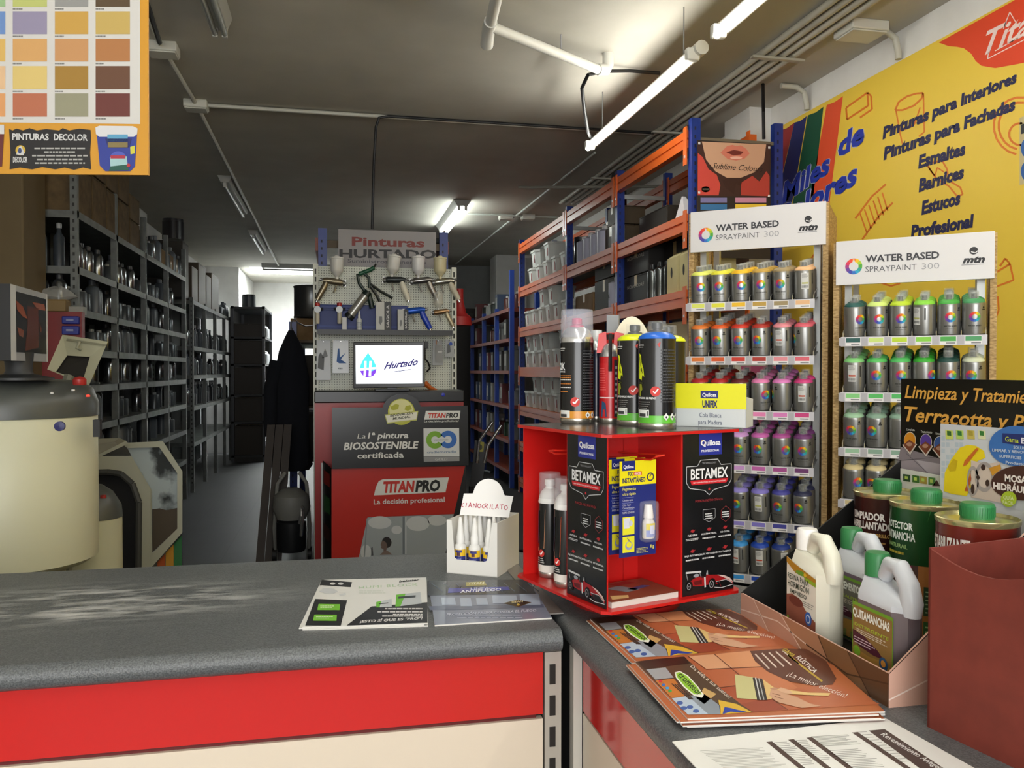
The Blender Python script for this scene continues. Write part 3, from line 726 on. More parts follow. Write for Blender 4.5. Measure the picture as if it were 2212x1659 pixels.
# monitor
MY0 = 5.28
F, Q = plane(atY(840, 787, MY0), (.985, -.17, 0), (-.17, -.985, 0))
t = thing('monitor', 'black flat monitor showing a blue and purple drop logo', 'monitor')
def pf(x, y, d): return F(*Q(x, y), d)
b = MB(); b.prism([pf(763, 739, -.03), pf(763, 839, -.03), pf(917, 836, -.03), pf(917, 738, -.03)], [pf(763, 739, 0), pf(763, 839, 0), pf(917, 836, 0), pf(917, 738, 0)], '#0c0d0f|r.3'); hs = b.build('housing', t, bevel=.004)
A = Art(F, Q, .0006)
A.P([(768, 746), (912, 746), (912, 828), (769, 829)], '#f4fbff|e1.35'); A.build('screen', hs)
A = Art(F, Q, .0006); A.k = 2
drop = [(795, 762), (800, 769), (807, 779), (812, 789), (813, 798), (811, 806), (806, 812), (799, 815), (791, 815), (784, 811), (779, 804), (777, 796), (779, 788), (785, 776), (791, 768)]
A.P(drop, '#45d3e8|e.9'); A.P([(777, 797), (785, 797), (794, 800), (803, 802), (813, 797), (811, 806), (806, 812), (799, 815), (791, 815), (784, 811), (779, 804)], '#7a35d8|e.8', 3)
for x in (787, 798): A.P([(x, 780), (x + 5, 780), (x + 3.5, 813), (x - 1.5, 813)], '#f4fbff|e1.35', 4)
A.P([(775, 796), (812, 793), (812, 797), (779, 801)], '#f4fbff|e1.35', 4)
A.T('Pinturas', (827, 777), (898, 767), 10, '#d9e6ee|e1', 0, .4, 4); A.T('Hurtado', (829, 798), (903, 788), 15, '#3a249c|e.3', .03, .5, 4); A.L([(846, 804), (888, 798)], 1.5, '#3a249c|e.3', 4)
A.build('screen_logo', hs)
A = Art(F, Q, .0006); A.T('Lenovo', (768, 835), (780, 834.6), 2.6, '#3a3c40', .02); A.build('maker_mark', hs)
m = pf(846, 838, -.02); zt = c0.z
MB().box((m.x - .03, m.y - .01, zt + .012), (m.x + .03, m.y + .02, m.z + .03), '#0c0d0f|r.3').build('stand_column', t)
MB().box((m.x - .11, m.y - .07, zt), (m.x + .11, m.y + .09, zt + .014), '#0c0d0f|r.3').build('stand_foot', t, bevel=.004)
# ---- things hung on the pegboard
def gp(px, py, d=0): p = atY(px, py, GY - d); return p
def hookpin(t, p, L=.05): MB().tube([(p.x, GY + .01, p.z), (p.x, GY - L, p.z), (p.x, GY - L - .005, p.z + .01)], .003, '#bbbbbb|r.3|m.8').build('hook', t)
def spray_gun(px, py, label, cup='#cfcfca|r.4', body='#9c978a|r.3|m.8', hand='#9c978a|r.3|m.8', flip=1, tilt=0, noz='#8f8f8d|r.3|m.8', hascup=True, s=1.0):
    c = gp(px, py, .09); t = thing('spray_gun', label, 'spray gun', c, 0, 'spray guns')
    t.rotation_euler.y = tilt; t.scale = (s * flip, s, s)
    MB().tube([(-.075, 0, -.005), (-.06, 0, 0), (.03, 0, .012), (.055, 0, .010)], [.015, .022, .021, .017], body, 14).build('body', t)
    b = MB().tube([(-.074, 0, -.005), (-.088, 0, -.006), (-.092, 0, -.006)], [.021, .018, .008], noz, 14); b.box((-.094, -.003, .004), (-.080, .003, .016), noz).box((-.094, -.003, -.026), (-.080, .003, -.014), noz); b.build('air_cap', t)
    MB().tube([(.03, 0, .01), (.045, 0, -.03), (.075, 0, -.085), (.09, 0, -.115)], [.016, .021, .019, .017], hand, 12).build('handle', t)
    MB().tube([(.09, 0, -.115), (.097, 0, -.132)], .008, '#c6c6c6|r.2|m.9', 10).build('air_fitting', t)
    MB().tube([(-.028, 0, .012), (-.03, 0, -.02), (-.018, 0, -.055), (-.012, 0, -.07)], .006, noz, 8).build('trigger', t)
    MB().tube([(.055, 0, .012), (.075, 0, .02)], .010, noz, 12).build('fluid_knob', t)
    if hascup:
        MB().lathe([(.009, 0), (.010, .025), (.036, .055), (.041, .065), (.043, .14), (.046, .142), (.046, .152), (.02, .156), (.012, .165), (0, .165)], cup, 22, (-.035, 0, .012)).build('cup', t)
    MB().tube([(.02, .0, .01), (.02, .10, .012)], .003, '#bbbbbb|r.3|m.8').build('hook', t)
    return t
spray_gun(716, 610, 'bronze spray gun with white cup at the left end of pegboard', body='#8f8570|r.3|m.8', hand='#8f8570|r.3|m.8', flip=-1)
spray_gun(857, 607, 'spray gun with tilted white cup and cream handle', body='#3b3f40|r.3|m.6', hand='#cfccba|r.5', tilt=.12)
spray_gun(915, 608, 'silver spray gun with white cup, third in the pegboard row', body='#8b8886|r.25|m.9', hand='#8d8880|r.35|m.7', cup='#d6d6d6|r.4')
spray_gun(962, 610, 'spray gun with yellowed cup at the right end of pegboard', body='#a9a79c|r.25|m.9', hand='#b9b4a0|r.5', cup='#c9c19c|r.4')
spray_gun(900, 673, 'bright blue spray gun without cup above the black shelf', body='#2456b8|r.3|m.4', hand='#1d3fae|r.3', hascup=False)
spray_gun(956, 675, 'small copper toned spray gun with clear cup above the black shelf', body='#a07f5c|r.3|m.8', hand='#b5a98c|r.4|m.5', cup='#d8d8cc|r.2|a.45', s=.8)
# sealant gun
c = gp(790, 625, .08); t = thing('sealant_gun', 'dark green sealant gun with silver barrel across the pegboard', 'sealant gun', c)
p = lambda x, y, d=0: atY(x, y, GY - .08 - d) - c
MB().tube([p(757, 681), p(790, 638)], .030, '#a9a9a4|r.3|m.7', 18).build('barrel', t)
MB().tube([p(752, 687), p(758, 680)], .032, '#161a18|r.4', 16).build('front_cap', t)
MB().tube([p(789, 639), p(796, 630)], [.033, .026], '#10211b|r.4', 16).build('rear_cap', t)
MB().tube([p(792, 634), p(776, 612), p(772, 594), p(786, 590), p(797, 600), p(798, 622)], .011, '#0f241c|r.4', 10).build('body', t)
MB().tube([p(776, 592), p(800, 583), p(808, 578)], .014, '#175036|r.4', 10).build('rod_grip', t)
MB().tube([p(808, 578), p(812, 570)], .006, '#15181a|r.4').build('rod', t)
MB().tube([p(798, 612), p(820, 628), p(848, 644)], .009, '#101815|r.4').build('lever', t)
MB().tube([p(800, 618), p(815, 640), p(825, 663)], .010, '#101815|r.4').build('handle', t)
MB().tube([p(794, 630), p(800, 648), p(804, 666)], .018, '#0f241c|r.4', 10).build('stock', t)
MB().tube([p(786, 596), p(786, 596, -.09)], .003, '#bbbbbb').build('hook', t)
# on and behind the black shelf
a, c = gp(683, 655, .13), gp(883, 712, .13)
t = thing('blue_case', 'long dark blue plastic case standing on the black shelf', 'case', (a.x, GY - .05, zs))
w, h = c.x - a.x, a.z - zs
MB().box((0, 0, 0), (w, .045, h), '#1e3173|r.5').build('shell', t, bevel=.006); MB().box((w * .22 - .14, -.012, h * .78), (w * .22 + .1, 0, h * .86), '#1a2a66|r.5').build('handle', t, bevel=.003)
MB().box((.02, -.006, h * .12), (w - .02, 0, h * .2), '#2a3f86|r.5').build('rim', t)
def shelf_box(px0, px1, py, label, side=.55):
    a, c = gp(px0, py, .12), gp(px1, py, .12)
    t = thing('product_box', label, 'box', (a.x, GY - .12, zs)); w, h = c.x - a.x, a.z - zs
    MB().box((0, 0, 0), (w * side, .055, h), '#b9bab5|r.5').build('body', t); MB().box((w * side, .0, 0), (w, .055, h), '#2a2c2e|r.5').build('side_panel', t)
    A = Art(lambda u, v, d: V(u, -d, v)); A.P([(w * .18, h * .28), (w * .3, h * .2), (w * .42, h * .32), (w * .4, h * .5), (w * .22, h * .5)], '#6d7072')
    A.T('SAGOLA', (w * .86, h * .1), (w * .86, h * .9), 0, '#c9c9c9', .02, hv=(-w * .18, 0)); A.build('printed_front', t); return t
shelf_box(812, 845, 652, 'taller white and black box on the black shelf under the lever'); shelf_box(859, 882, 668, 'shorter white and black box beside the blue spray gun')
a = gp(776, 700, .1); t = thing('dropper_bottle', 'small white bottle with pointed cap on the black shelf', 'bottle', (a.x, GY - .1, zs))
MB().lathe([(.018, 0), (.018, .07), (.008, .085)], '#c9ccc8|r.4', 16).build('body', t); MB().lathe([(.008, .083), (.009, .095), (.003, .13)], '#d5d5d0|r.4', 12).build('cap', t)
A = Art(lambda u, v, d: V((.0185 + d) * math.sin(u / .018), -(.0185 + d) * math.cos(u / .018), v)); A.R(-.018, .02, .018, .055, '#8d979d', 1, 8); A.lines(-.014, .025, .014, .05, 4, '#e8e8e8', 2); A.build('paper_label', t)
for i, px in enumerate((686, 733)):
    a = gp(px, 672, .07); t = thing('pressure_regulator', ('air regulator with red knob at the left edge of pegboard', 'air regulator with red knob beside the blue case handle')[i], 'regulator', (a.x, GY - .1, a.z))
    MB().lathe([(.014, .03), (.016, .032), (.016, .05), (.012, .053)], '#a3221f|r.4', 16).build('knob', t)
    MB().lathe([(.022, -.012), (.022, .012)], '#b9bfc4|r.3', 20, (0, -.005, .008), Matrix.Rotation(PI / 2, 4, 'X')).build('gauge', t)
    MB().lathe([(.012, -.085), (.014, -.08), (.014, -.01), (.012, 0)], '#b8b3a0|r.4', 16).build('bowl', t)
    MB().tube([(-.035, 0, .012), (.035, 0, .012)], .010, '#222222|r.4').build('body', t); MB().tube([(0, 0, .015), (0, .11, .015)], .004, '#999999').build('hook', t)
a = gp(744, 704, .1); t = thing('tube_pack', 'narrow white pack under the sealant gun barrel', 'pack', (a.x, GY - .12, zs)); MB().box((-.014, 0, 0), (.014, .02, .085), '#b9b9b9|r.4').build('pack', t)
# bagged parts on the lower pegboard
def bag(x0, y0, x1, y1, label, art, k='#a9acab|r.25|a.75'):
    a, c = gp(x0, y0, .03), gp(x1, y1, .03)
    t = thing('bagged_part', label, 'pack', (a.x, GY - .03, c.z), 0, 'bagged spare parts'); w, h = c.x - a.x, a.z - c.z
    MB().prism([(0, 0, 0), (w, 0, 0), (w, .012, 0), (0, .012, 0)], [(.004, .008, h), (w - .004, .008, h), (w - .004, .012, h), (.004, .012, h)], k).build('bag', t)
    A = Art(lambda u, v, d: V(u * w, -.001 - d, v * h)); art(A); A.build('contents', t)
    MB().tube([(w / 2, .04, h * .96), (w / 2, -.03, h * .96)], .003, '#bbbbbb|r.3|m.8').build('hook', t)
bag(683, 735, 715, 821, 'clear bag with dark fitting, leftmost below the shelf', lambda A: A.P([(.1, .3), (.5, .25), (.55, .55), (.3, .7), (.15, .6)], '#5d5f60').P([(.4, .55), (.8, .6), (.6, .8)], '#77797a'))
bag(718, 735, 754, 806, 'white bag holding a blue tool, left of the monitor', lambda A: A.P([(.25, .35), (.4, .3), (.85, .3), (.5, .42), (.8, .62), (.45, .48), (.42, .75), (.33, .75)], '#2a5a9c').T('K&H', (.35, .12), (.6, .12), .05, '#55606a', .02, hv=(0, .05)), '#c2c6c8|r.25')
bag(934, 734, 957, 789, 'grey bagged part right of the monitor', lambda A: A.R(.25, .1, .95, .8, '#8f908e').P([(.3, .85), (.42, .8), (.42, .98), (.3, .98)], '#b07a58').R(.5, .5, .9, .55, '#c8c8c8', 2))
bag(961, 733, 982, 772, 'bag with blue part at the right edge of pegboard', lambda A: A.P([(.2, .2), (.6, .3), (.5, .8), (.25, .7)], '#56595b').O(.6, .75, .18, .1, '#2c4a9c', 2))
t = thing('hose_coil', 'black hose hanging beside the monitor', 'hose', (0, 0, 0)); MB().tube([gp(917, 745, .03), gp(918, 775, .05), gp(925, 783, .05), gp(929, 795, .04), gp(922, 803, .03)], .006, '#17181a|r.4').build('hose', t); MB().box(tuple(gp(914, 752, .06)), tuple(gp(923, 738, .0)), '#17181a|r.4').build('clip', t)
t = thing('orange_tool', 'orange tool lying behind the monitor foot', 'tool', (0, 0, 0)); MB().tube([gp(918, 828, .06), gp(930, 838, .08), gp(944, 843, .1)], [.02, .014, .006], '#c8641c|r.4').build('blade', t)
t = thing('red_funnel', 'red plastic funnel hanging behind the right post of pegboard', 'funnel', atY(992, 685, GY + .2)); MB().lathe([(.09, -.06), (.085, 0), (.05, .03), (.03, .12), (.03, .2)], '#9c1f1f|r.5', 20).build('body', t); MB().tube([(0, 0, .19), (-.06, -.02, .22), (-.1, -.14, .22)], .005, '#999999').build('hook', t)

# ---------------------------------------------------------------- red display stand
DY = 5.08
F, Q = plane(atY(717, 1012, DY), (1, 0, 0), (0, -1, 0))
t = thing('floor_display', 'red and black cardboard display for wood paint before the pegboard', 'display stand')
def pq(x, y, d=0): return F(*Q(x, y), d)
bd_ = MB().prism([pq(717, 1012, 0), pq(1006, 1006, 0), pq(1006, 1240, 0), pq(717, 1240, 0)], [pq(717, 1012, -.2), pq(1006, 1006, -.2), pq(1006, 1240, -.2), pq(717, 1240, -.2)], '#181818|r.35'); bd_ = bd_.build('body', t)
zf = pq(717, 1240).z
MB().box((pq(717, 1240).x, DY, 0), (pq(1006, 1240).x, DY + .2, zf + .01), '#a3261e|r.35').build('plinth', t)
h = .025
top = [(717, 1012), (717, 880)] + [(826 + 0, 880), (829, 872)] + [(868 - 40 * math.cos(a), 880 - 29 * math.sin(a)) for a in [i * PI / 10 for i in range(1, 10)]] + [(905, 872), (909, 878), (1009, 876), (1011, 1004)]
hd_ = MB().prism([pq(x, y, h) for x, y in top], [pq(x, y, h - .012) for x, y in top], '#1f2022|r.28'); hd_ = hd_.build('header', t)
A = Art(F, Q, .0006); k0 = h / .0006; Cq = crop(660, 840, 380 / 1659)
A.Q = lambda x, y: Q(*Cq(x, y)); A.k = k0 + 1
A.O(900, 215, 126, 124, '#b9bc3e'); A.k += 1; A.O(900, 205, 112, 108, '#d8d79a'); A.k += 1
A.P([(800, 165), (850, 140), (880, 150), (870, 190), (830, 200), (805, 195)], '#a9ab2c').P([(940, 160), (985, 150), (1000, 190), (960, 205), (930, 195)], '#a9ab2c')
A.k += 1; A.P([(742, 240), (1060, 205), (1045, 295), (768, 328)], '#b9bc5e'); A.k += 1; A.P([(752, 250), (1050, 216), (1040, 285), (772, 315)], '#e3e2d2')
A.T('INNOVACIÓN', (795, 262), (1012, 236), 24, '#4c4c3a', .03, .1); A.T('MUNDIAL', (820, 290), (985, 270), 22, '#4c4c3a', .03, .1)
A.P([(1130, 205), (1455, 203), (1445, 283), (1115, 288)], '#d9dad6'); A.T('TITAN', (1152, 270), (1318, 268), 44, '#c23a2c', .045, .15); A.T('PRO', (1318, 268), (1434, 266), 44, '#1a1a1a', .045, .15)
A.T('La decisión profesional', (1113, 312), (1437, 308), 20, '#d9dad6', .01, .1)
A.T('La', (487, 465), (565, 464), 48, '#cfd0cc', 0, .15); A.T('1ª pintura', (585, 464), (966, 460), 56, '#dcdcd8', .02, .15); A.T('BIOSOSTENIBLE', (360, 570), (1062, 556), 68, '#dcdcd8', .03, .15); A.T('certificada', (487, 652), (922, 642), 55, '#dcdcd8', .02)
A.P([(1108, 370), (1442, 366), (1445, 632), (1110, 630)], '#cfd3d3'); A.P([(1110, 634), (1445, 634), (1445, 676), (1112, 684)], '#8b8d8f'); A.T('GOLD', (1218, 672), (1332, 670), 26, '#c4c6c6', .01, .2)
A.k += 1; A.ring(1215, 478, 82, 82, .42, '#76a92e', a0=.5, a1=2 * PI - .5); A.ring(1338, 474, 82, 82, .42, '#2f67b5', a0=-PI + .5, a1=PI - .5)
A.T('CERTIFIED', (1208, 486), (1342, 482), 14, '#8f979b', .01); A.T('cradletocradle', (1140, 605), (1414, 598), 24, '#5f7c9c', .01)
A.build('header_print', hd_)
A = Art(F, Q, .0006); A.Q = lambda x, y: Q(*Cq(x, y))
A.P([(245, 752), (1505, 728), (1400, 1180), (585, 1210), (500, 1600), (245, 1600)], '#b3281e|r.3')
A.P([(585, 1212), (1398, 1182), (1318, 1560), (500, 1600)], '#9aa2a6', 1)
for x, y, rx, ry in ((700, 1260, 110, 60), (1060, 1270, 110, 70), (860, 1330, 50, 40), (1240, 1240, 90, 50), (570, 1540, 50, 70)): A.O(x, y, rx, ry, '#c3c8c9', 2)
A.P([(915, 1203), (935, 1202), (935, 1560), (915, 1560)], '#6d767c', 3); A.P([(940, 1202), (950, 1202), (950, 1560), (940, 1560)], '#c6cccd', 3); A.P([(575, 1220), (585, 1220), (560, 1590), (548, 1590)], '#7f888c', 3)
A.O(765, 1448, 46, 52, '#211b1a', 4); A.P([(718, 1440), (735, 1430), (760, 1450), (770, 1480), (760, 1530), (735, 1530), (735, 1510), (712, 1500), (716, 1480), (706, 1474)], '#6d5a52', 5); A.P([(700, 1565), (740, 1528), (775, 1528), (820, 1562)], '#7a675e', 4); A.P([(618, 1500), (632, 1490), (640, 1570), (620, 1575)], '#4e5053', 4)
A.P([(645, 1005), (662, 930), (690, 870), (730, 852), (1352, 835), (1320, 975)], '#d5d8d4', 2); A.T('TITAN', (733, 975), (1030, 966), 102, '#c02d20', .05, .15, 4); A.T('PRO', (1034, 966), (1270, 958), 102, '#141414', .05, .15, 4)
A.T('La decisión profesional', (642, 1088), (1312, 1065), 48, '#d5d5d2', .02, 0, 3)
A.build('front_print', bd_)
b = MB(); b.prism([pq(717, 1012, -.002), pq(717, 1240, -.002), pq(716, 1240, -.012), pq(716, 1012, -.012)], [pq(697, 1001, -.16), pq(697, 1240, -.16), pq(696, 1240, -.17), pq(696, 1001, -.17)], '#1b1a1a|r.35'); nv = len(b.v)
for y0, y1, k in ((1022, 1050, '#7a1f1c'), (1075, 1110, '#1e4a24'), (1140, 1170, '#3a1d1b')):
    b.add([pq(714, y0 + 4, -.024), pq(714, y1 + 4, -.024), pq(700, y1, -.139), pq(700, y0 - 2, -.139)], [(0, 1, 2, 3)], k)
for v in range(nv, len(b.v)): b.v[v] = tuple(V(*b.v[v]) + V(-.004, -.004, 0))
b.build('side_wing', t, flat=True)
MB().prism([pq(700, 1007, -.17), pq(693, 1007, -.17), pq(693, 1240, -.17), pq(700, 1240, -.17)], [pq(700, 1007, -.19), pq(693, 1007, -.19), pq(693, 1240, -.19), pq(700, 1240, -.19)], '#b9bdbb|r.5').build('rear_board', t)
# hand truck
t = thing('hand_truck', 'black folding trolley with chrome handles in the right aisle', 'trolley', (0, 0, 0))
D = 5.9
q = lambda x, y, d=D: at(x, y, d)
MB().tube([q(1064, 912), q(1035, 952), q(1030, 1000)], .013, '#b5b8b8|r.2|m.9', 10).build('handle', t); MB().tube([q(1083, 919), q(1054, 962), q(1046, 1000)], .013, '#b5b8b8|r.2|m.9', 10).build('handle', t)
MB().prism([q(1026, 950), q(1053, 960), q(1040, 1060), q(1014, 1065)], [q(1026, 950, D + .06), q(1053, 960, D + .06), q(1040, 1060, D + .06), q(1014, 1065, D + .06)], '#15161a|r.4').build('frame', t)
for x in (1018, 1040): MB().tube([q(x, 1050), q(x - 4, 1195, D)], .016, '#17181b|r.4').build('leg', t)
fz = q(1030, 1200)
for x in (1010, 1042): w = at(x, 1195, D); MB().lathe([(.07, -.018), (.08, -.012), (.08, .012), (.07, .018)], '#141416|r.6', 22, (w.x, w.y, .08), Matrix.Rotation(PI / 2, 4, 'Y')).build('wheel', t)
MB().box((fz.x - .12, fz.y - .2, .01), (fz.x + .1, fz.y + .02, .025), '#202125|r.4').build('toe_plate', t)
A = Art(*plane(q(1038, 965), RT, -FW)); A.Q = plane(q(1038, 965) - FW * .004, RT, -FW)[1]
F2, Q2 = plane(q(1038, 965) - FW * .006, RT, -FW); A = Art(F2, Q2); A.P([(1034, 953), (1046, 955), (1044, 976), (1033, 976)], '#8f8a2c'); A.O(1038, 966, 4, 6, '#37351a', 2); A.build('yellow_sticker', t)
tag(MB().tube([V(p.x, p.y, .012) for p in (on(1040, 1000, 0), on(1065, 990, 0), on(1082, 1012, 0), on(1060, 1022, 0), on(1045, 1018, 0))], .012, '#2b2d2b|r.5').build('floor_cable'), 'dark cable looped on the floor of the right aisle', 'cable')

# ---------------------------------------------------------------- tinting machine on the left
CR = '#c4c3a6|r.4'
c = at(18, 830, 2.95); R0 = .285
t = thing('tinting_machine', 'cream cylinder shaped tinting machine with dark grey lid', 'machine', (c.x, c.y, 0))
MB().lathe([(R0 * .9, .66), (R0, .68), (R0, 1.185), (R0 * .99, 1.19)], CR, 48).build('body', t)
MB().lathe([(R0 + .004, 1.188), (R0 + .004, 1.235), (R0 * .95, 1.285), (R0 * .8, 1.312), (R0 * .5, 1.32), (0, 1.322)], '#4a4d4a|r.38', 48).build('lid', t)
MB().lathe([(R0 * .62, 0), (R0 * .62, .66)], '#9d9d86|r.5', 32).build('pedestal', t)
lv = lambda px, py, d: at(px, py, d) - V(c.x, c.y, 0)
MB().lathe([(.02, 0), (.022, .004), (.022, .02), (.014, .028), (0, .03)], '#a02a26|r.35', 16, lv(172, 832, 2.86)).build('stop_button', t)
MB().lathe([(.016, 0), (.016, .012), (0, .013)], '#191a5c|r.35', 18, lv(128, 921, 2.695) + V(0, 0.012, 0), Matrix.Rotation(PI / 2 , 4, 'X')).build('blue_cap', t)
for i, (px, py, k) in enumerate(((112, 855, '#c9c9c4'), (158, 849, '#c9c9c4'), (190, 861, '#ff3322|e1.5'))): MB().lathe([(.006, 0), (.006, .006), (0, .007)], k, 10, lv(px, py - 4, 2.78)).build('lamp_light', t)
MB().box(tuple(lv(209, 925, 2.90) + V(-.01, -.01, -.03)), tuple(lv(209, 925, 2.90) + V(.012, .02, .03)), '#1c1c1c').build('latch', t)
b = MB()
F3, Q3 = plane(at(5, 920, 2.68), RT, -FW); 
def cyl(u, v, d): a = u / R0; return V((R0 + d) * math.sin(a), -(R0 + d) * math.cos(a), v)
A = Art(cyl); A.R(-.135, 1.03, -.09, 1.14, '#c8c9c8', 1, 4); A.R(-.13, 1.07, -.09, 1.10, '#a02334', 2, 4); A.R(-.125, 1.11, -.1, 1.13, '#33415c', 2, 3); A.O(-.11, .97, .03, .036, '#6fa6cf'); A.build('stickers', t)
t = thing('tinting_screen', 'silver framed monitor angled on top of the tinting machine', 'monitor', (0, 0, 0))
tl, tr, br, bl = at(22, 613, 2.62), at(102, 636, 2.98), at(100, 780, 2.98), at(20, 779, 2.62)
U = (tr - tl).normalized(); N = V(U.y, -U.x, 0).normalized()
if N.dot(EYE - tl) < 0: N = -N
zt, zb = tl.z, bl.z
tr.z, br.z = zt, zb
def mp(u, v, d): return tl + (tr - tl) * u + V(0, 0, (zb - zt) * v) + N * d
MB().prism([mp(0, 0, -.05), mp(1, 0, -.05), mp(1, 1, -.05), mp(0, 1, -.05)], [mp(0, 0, 0), mp(1, 0, 0), mp(1, 1, 0), mp(0, 1, 0)], '#9a9da1|r.35', '#131416|r.6').build('housing', t)
MB().prism([mp(.1, .1, -.11), mp(.9, .1, -.11), mp(.9, .95, -.11), mp(.1, .95, -.11)], [mp(.02, .03, -.05), mp(.98, .03, -.05), mp(.98, .98, -.05), mp(.02, .98, -.05)], '#131416|r.6').build('rear_cover', t)
A = Art(mp); A.R(0, 0, .13, 1, '#c4c7c9'); A.R(.955, 0, 1, 1, '#c4c7c9'); A.R(.13, .08, .955, .885, '#1c1a19|r.2', 2)
for pts, k in (([(.13, .2), (.3, .26), (.42, .42), (.3, .4), (.15, .32)], '#8d4528'), ([(.55, .17), (.9, .16), (.93, .25), (.7, .26)], '#8d4528'), ([(.42, .24), (.72, .24), (.72, .8), (.35, .86), (.42, .5)], '#5b2a1c'), ([(.15, .55), (.32, .58), (.3, .68), (.2, .66)], '#774029'), ([(.75, .45), (.82, .52), (.8, .58), (.76, .56)], '#774029')): A.P(pts, k + '|r.2', 3)  # brown shapes paint a reflection onto the dark screen
A.build('screen', t)
m = mp(.45, 1, -.03)
ztop = 1.318
MB().tube([(m.x, m.y, zb + .03), (m.x, m.y, ztop + .03), (m.x, m.y, ztop + .012)], [.045, .04, .05], '#27292b|r.5', 16).build('stand_column', t)
MB().lathe([(.105, 0), (.105, .008), (.05, .02)], '#27292b|r.5', 26, (m.x, m.y, ztop)).build('stand_foot', t)
# open can hatch
t = thing('machine_hatch', 'cream open hatch with dark window behind the tinting machine', 'hatch')
hd = lambda x, y, k=0: at(x, y, 3.30 + (y < 780) * .06 + k)
out = [(135, 723), (233, 738), (192, 833), (102, 798)]; win = [(145, 768), (194, 771), (179, 822), (121, 803)]
b = MB()
for i in range(4):
    j = (i + 1) % 4
    b.prism([hd(*out[i]), hd(*out[j]), hd(*win[j]), hd(*win[i])], [hd(*out[i], .025), hd(*out[j], .025), hd(*win[j], .025), hd(*win[i], .025)], '#a9a88e|r.45')
b.build('frame', t)
MB().prism([hd(*p, .008) for p in win], [hd(*p, .018) for p in win], '#232120|r.35').build('window', t)
MB().tube([hd(172, 738, -.012), hd(166, 752, -.02), hd(176, 756, -.012)], .006, '#8a8a74|r.4').build('catch', t)
MB().prism([hd(144, 731, -.006), hd(231, 744, -.006), hd(230, 748, -.006), hd(143, 736, -.006)], [hd(144, 731), hd(231, 744), hd(230, 748), hd(143, 736)], '#7d7c66').build('seam', t)
MB().tube([hd(150, 812), at(140, 835, 3.28), V(at(140, 835, 3.28).x, at(140, 835, 3.28).y, 0)], .02, '#6d6e60|r.5').build('support_arm', t)
# mixer with open door
MD = 3.75
t = thing('paint_mixer', 'cream paint mixer with arched opening and paint smeared open door', 'machine')
q = lambda x, y, k=0: at(x, y, MD + k)
GC = '#a3a391|r.5'
outer = [(150, 985), (275, 985), (300, 1022), (325, 1062), (325, 1290), (150, 1290)]
arch = [(150, 1022), (250, 1020), (280, 1030), (298, 1055), (305, 1085), (303, 1290), (150, 1290)]
b = MB(); ring_o = [(150, 985), (240, 985), (275, 985), (300, 1022), (325, 1062), (325, 1290)]; ring_i = [(150, 1022), (235, 1020), (262, 1024), (286, 1045), (300, 1085), (298, 1290)]
for i in range(5): b.prism([q(*ring_o[i]), q(*ring_o[i + 1]), q(*ring_i[i + 1]), q(*ring_i[i])], [q(*ring_o[i], .05), q(*ring_o[i + 1], .05), q(*ring_i[i + 1], .05), q(*ring_i[i], .05)], GC)
b.build('front_frame', t)
b = MB()
for i in range(5):
    m0 = [((1 - w) * ring_i[i][0] + w * ring_i[i + 1][0], (1 - w) * ring_i[i][1] + w * ring_i[i + 1][1]) for w in (0, 1)]
    b.tube([q(*m0[0], -.004), q(*m0[1], -.004)], .014, '#33332f|r.6')
b.build('rubber_seal', t)
zt = q(200, 985).z
b = MB(); bx = [q(150, 985, .05), q(275, 985, .05), q(325, 1062, .05), q(325, 1290, .05), q(150, 1290, .05)]
b.prism(bx, [p + V(0, .55, 0) for p in bx], '#0d0d10|r.7', '#4b4b44|r.6'); b.build('housing', t)
MB().prism([q(205, 986), q(272, 952), q(278, 958), q(205, 992)], [q(150, 950, .45), q(258, 946, .3), q(264, 950, .3), q(150, 960, .45)], GC).build('top_cover', t)
od = [(262, 957), (352, 953), (394, 1018), (394, 1150), (325, 1228), (325, 1062), (275, 985)]
idr = [(275, 968), (344, 966), (383, 1022), (383, 1142), (329, 1195), (327, 1058), (284, 985)]
b = MB()
for i in range(6): b.prism([q(*od[i], .02), q(*od[i + 1], .02), q(*idr[i + 1], .02), q(*idr[i], .02)], [q(*od[i], .07), q(*od[i + 1], .07), q(*idr[i + 1], .07), q(*idr[i], .07)], GC)
dfr = b.build('door_frame', t)
M_smear = noisy('smeared_paint', '#2b2f30', '#9fa9aa', 9, .5, 6, .40, .55)
MB().prism([q(*p, .04) for p in idr], [q(*p, .05) for p in idr], M_smear).build('door_window', dfr)
F4, Q4 = plane(q(350, 1080, .036), RT, -FW); A = Art(F4, Q4); A.P([(329, 1100), (345, 1098), (360, 1102), (383, 1097), (383, 1142), (329, 1193)], '#4a4034'); A.build('brown_film', dfr)
for i, k in enumerate(('#a04a1e', '#b8862a', '#2f6b3f')):
    MB().prism([q(340 + i * 18, 1214 - i * 20, .08), q(357 + i * 18, 1196 - i * 20, .08), q(357 + i * 18, 1290, .08), q(340 + i * 18, 1290, .08)], [q(340 + i * 18, 1214 - i * 20, .1), q(357 + i * 18, 1196 - i * 20, .1), q(357 + i * 18, 1290, .1), q(340 + i * 18, 1290, .1)], k).build('colour_panel', t)
x = q(200, 1290); MB().box((q(150, 1290).x, x.y - .1, 0), (q(392, 1290).x - .01, x.y + .5, q(325, 1290).z), '#77776a|r.5').build('base', t)
c = at(199, 1100, 3.48); t = thing('small_tinting_machine', 'small cream machine with grey dome, half hidden behind the tinting machine', 'machine', (c.x, c.y, 0))
r = .115; zj = at(200, 1128, 3.37).z; zt = at(210, 1052, 3.42).z
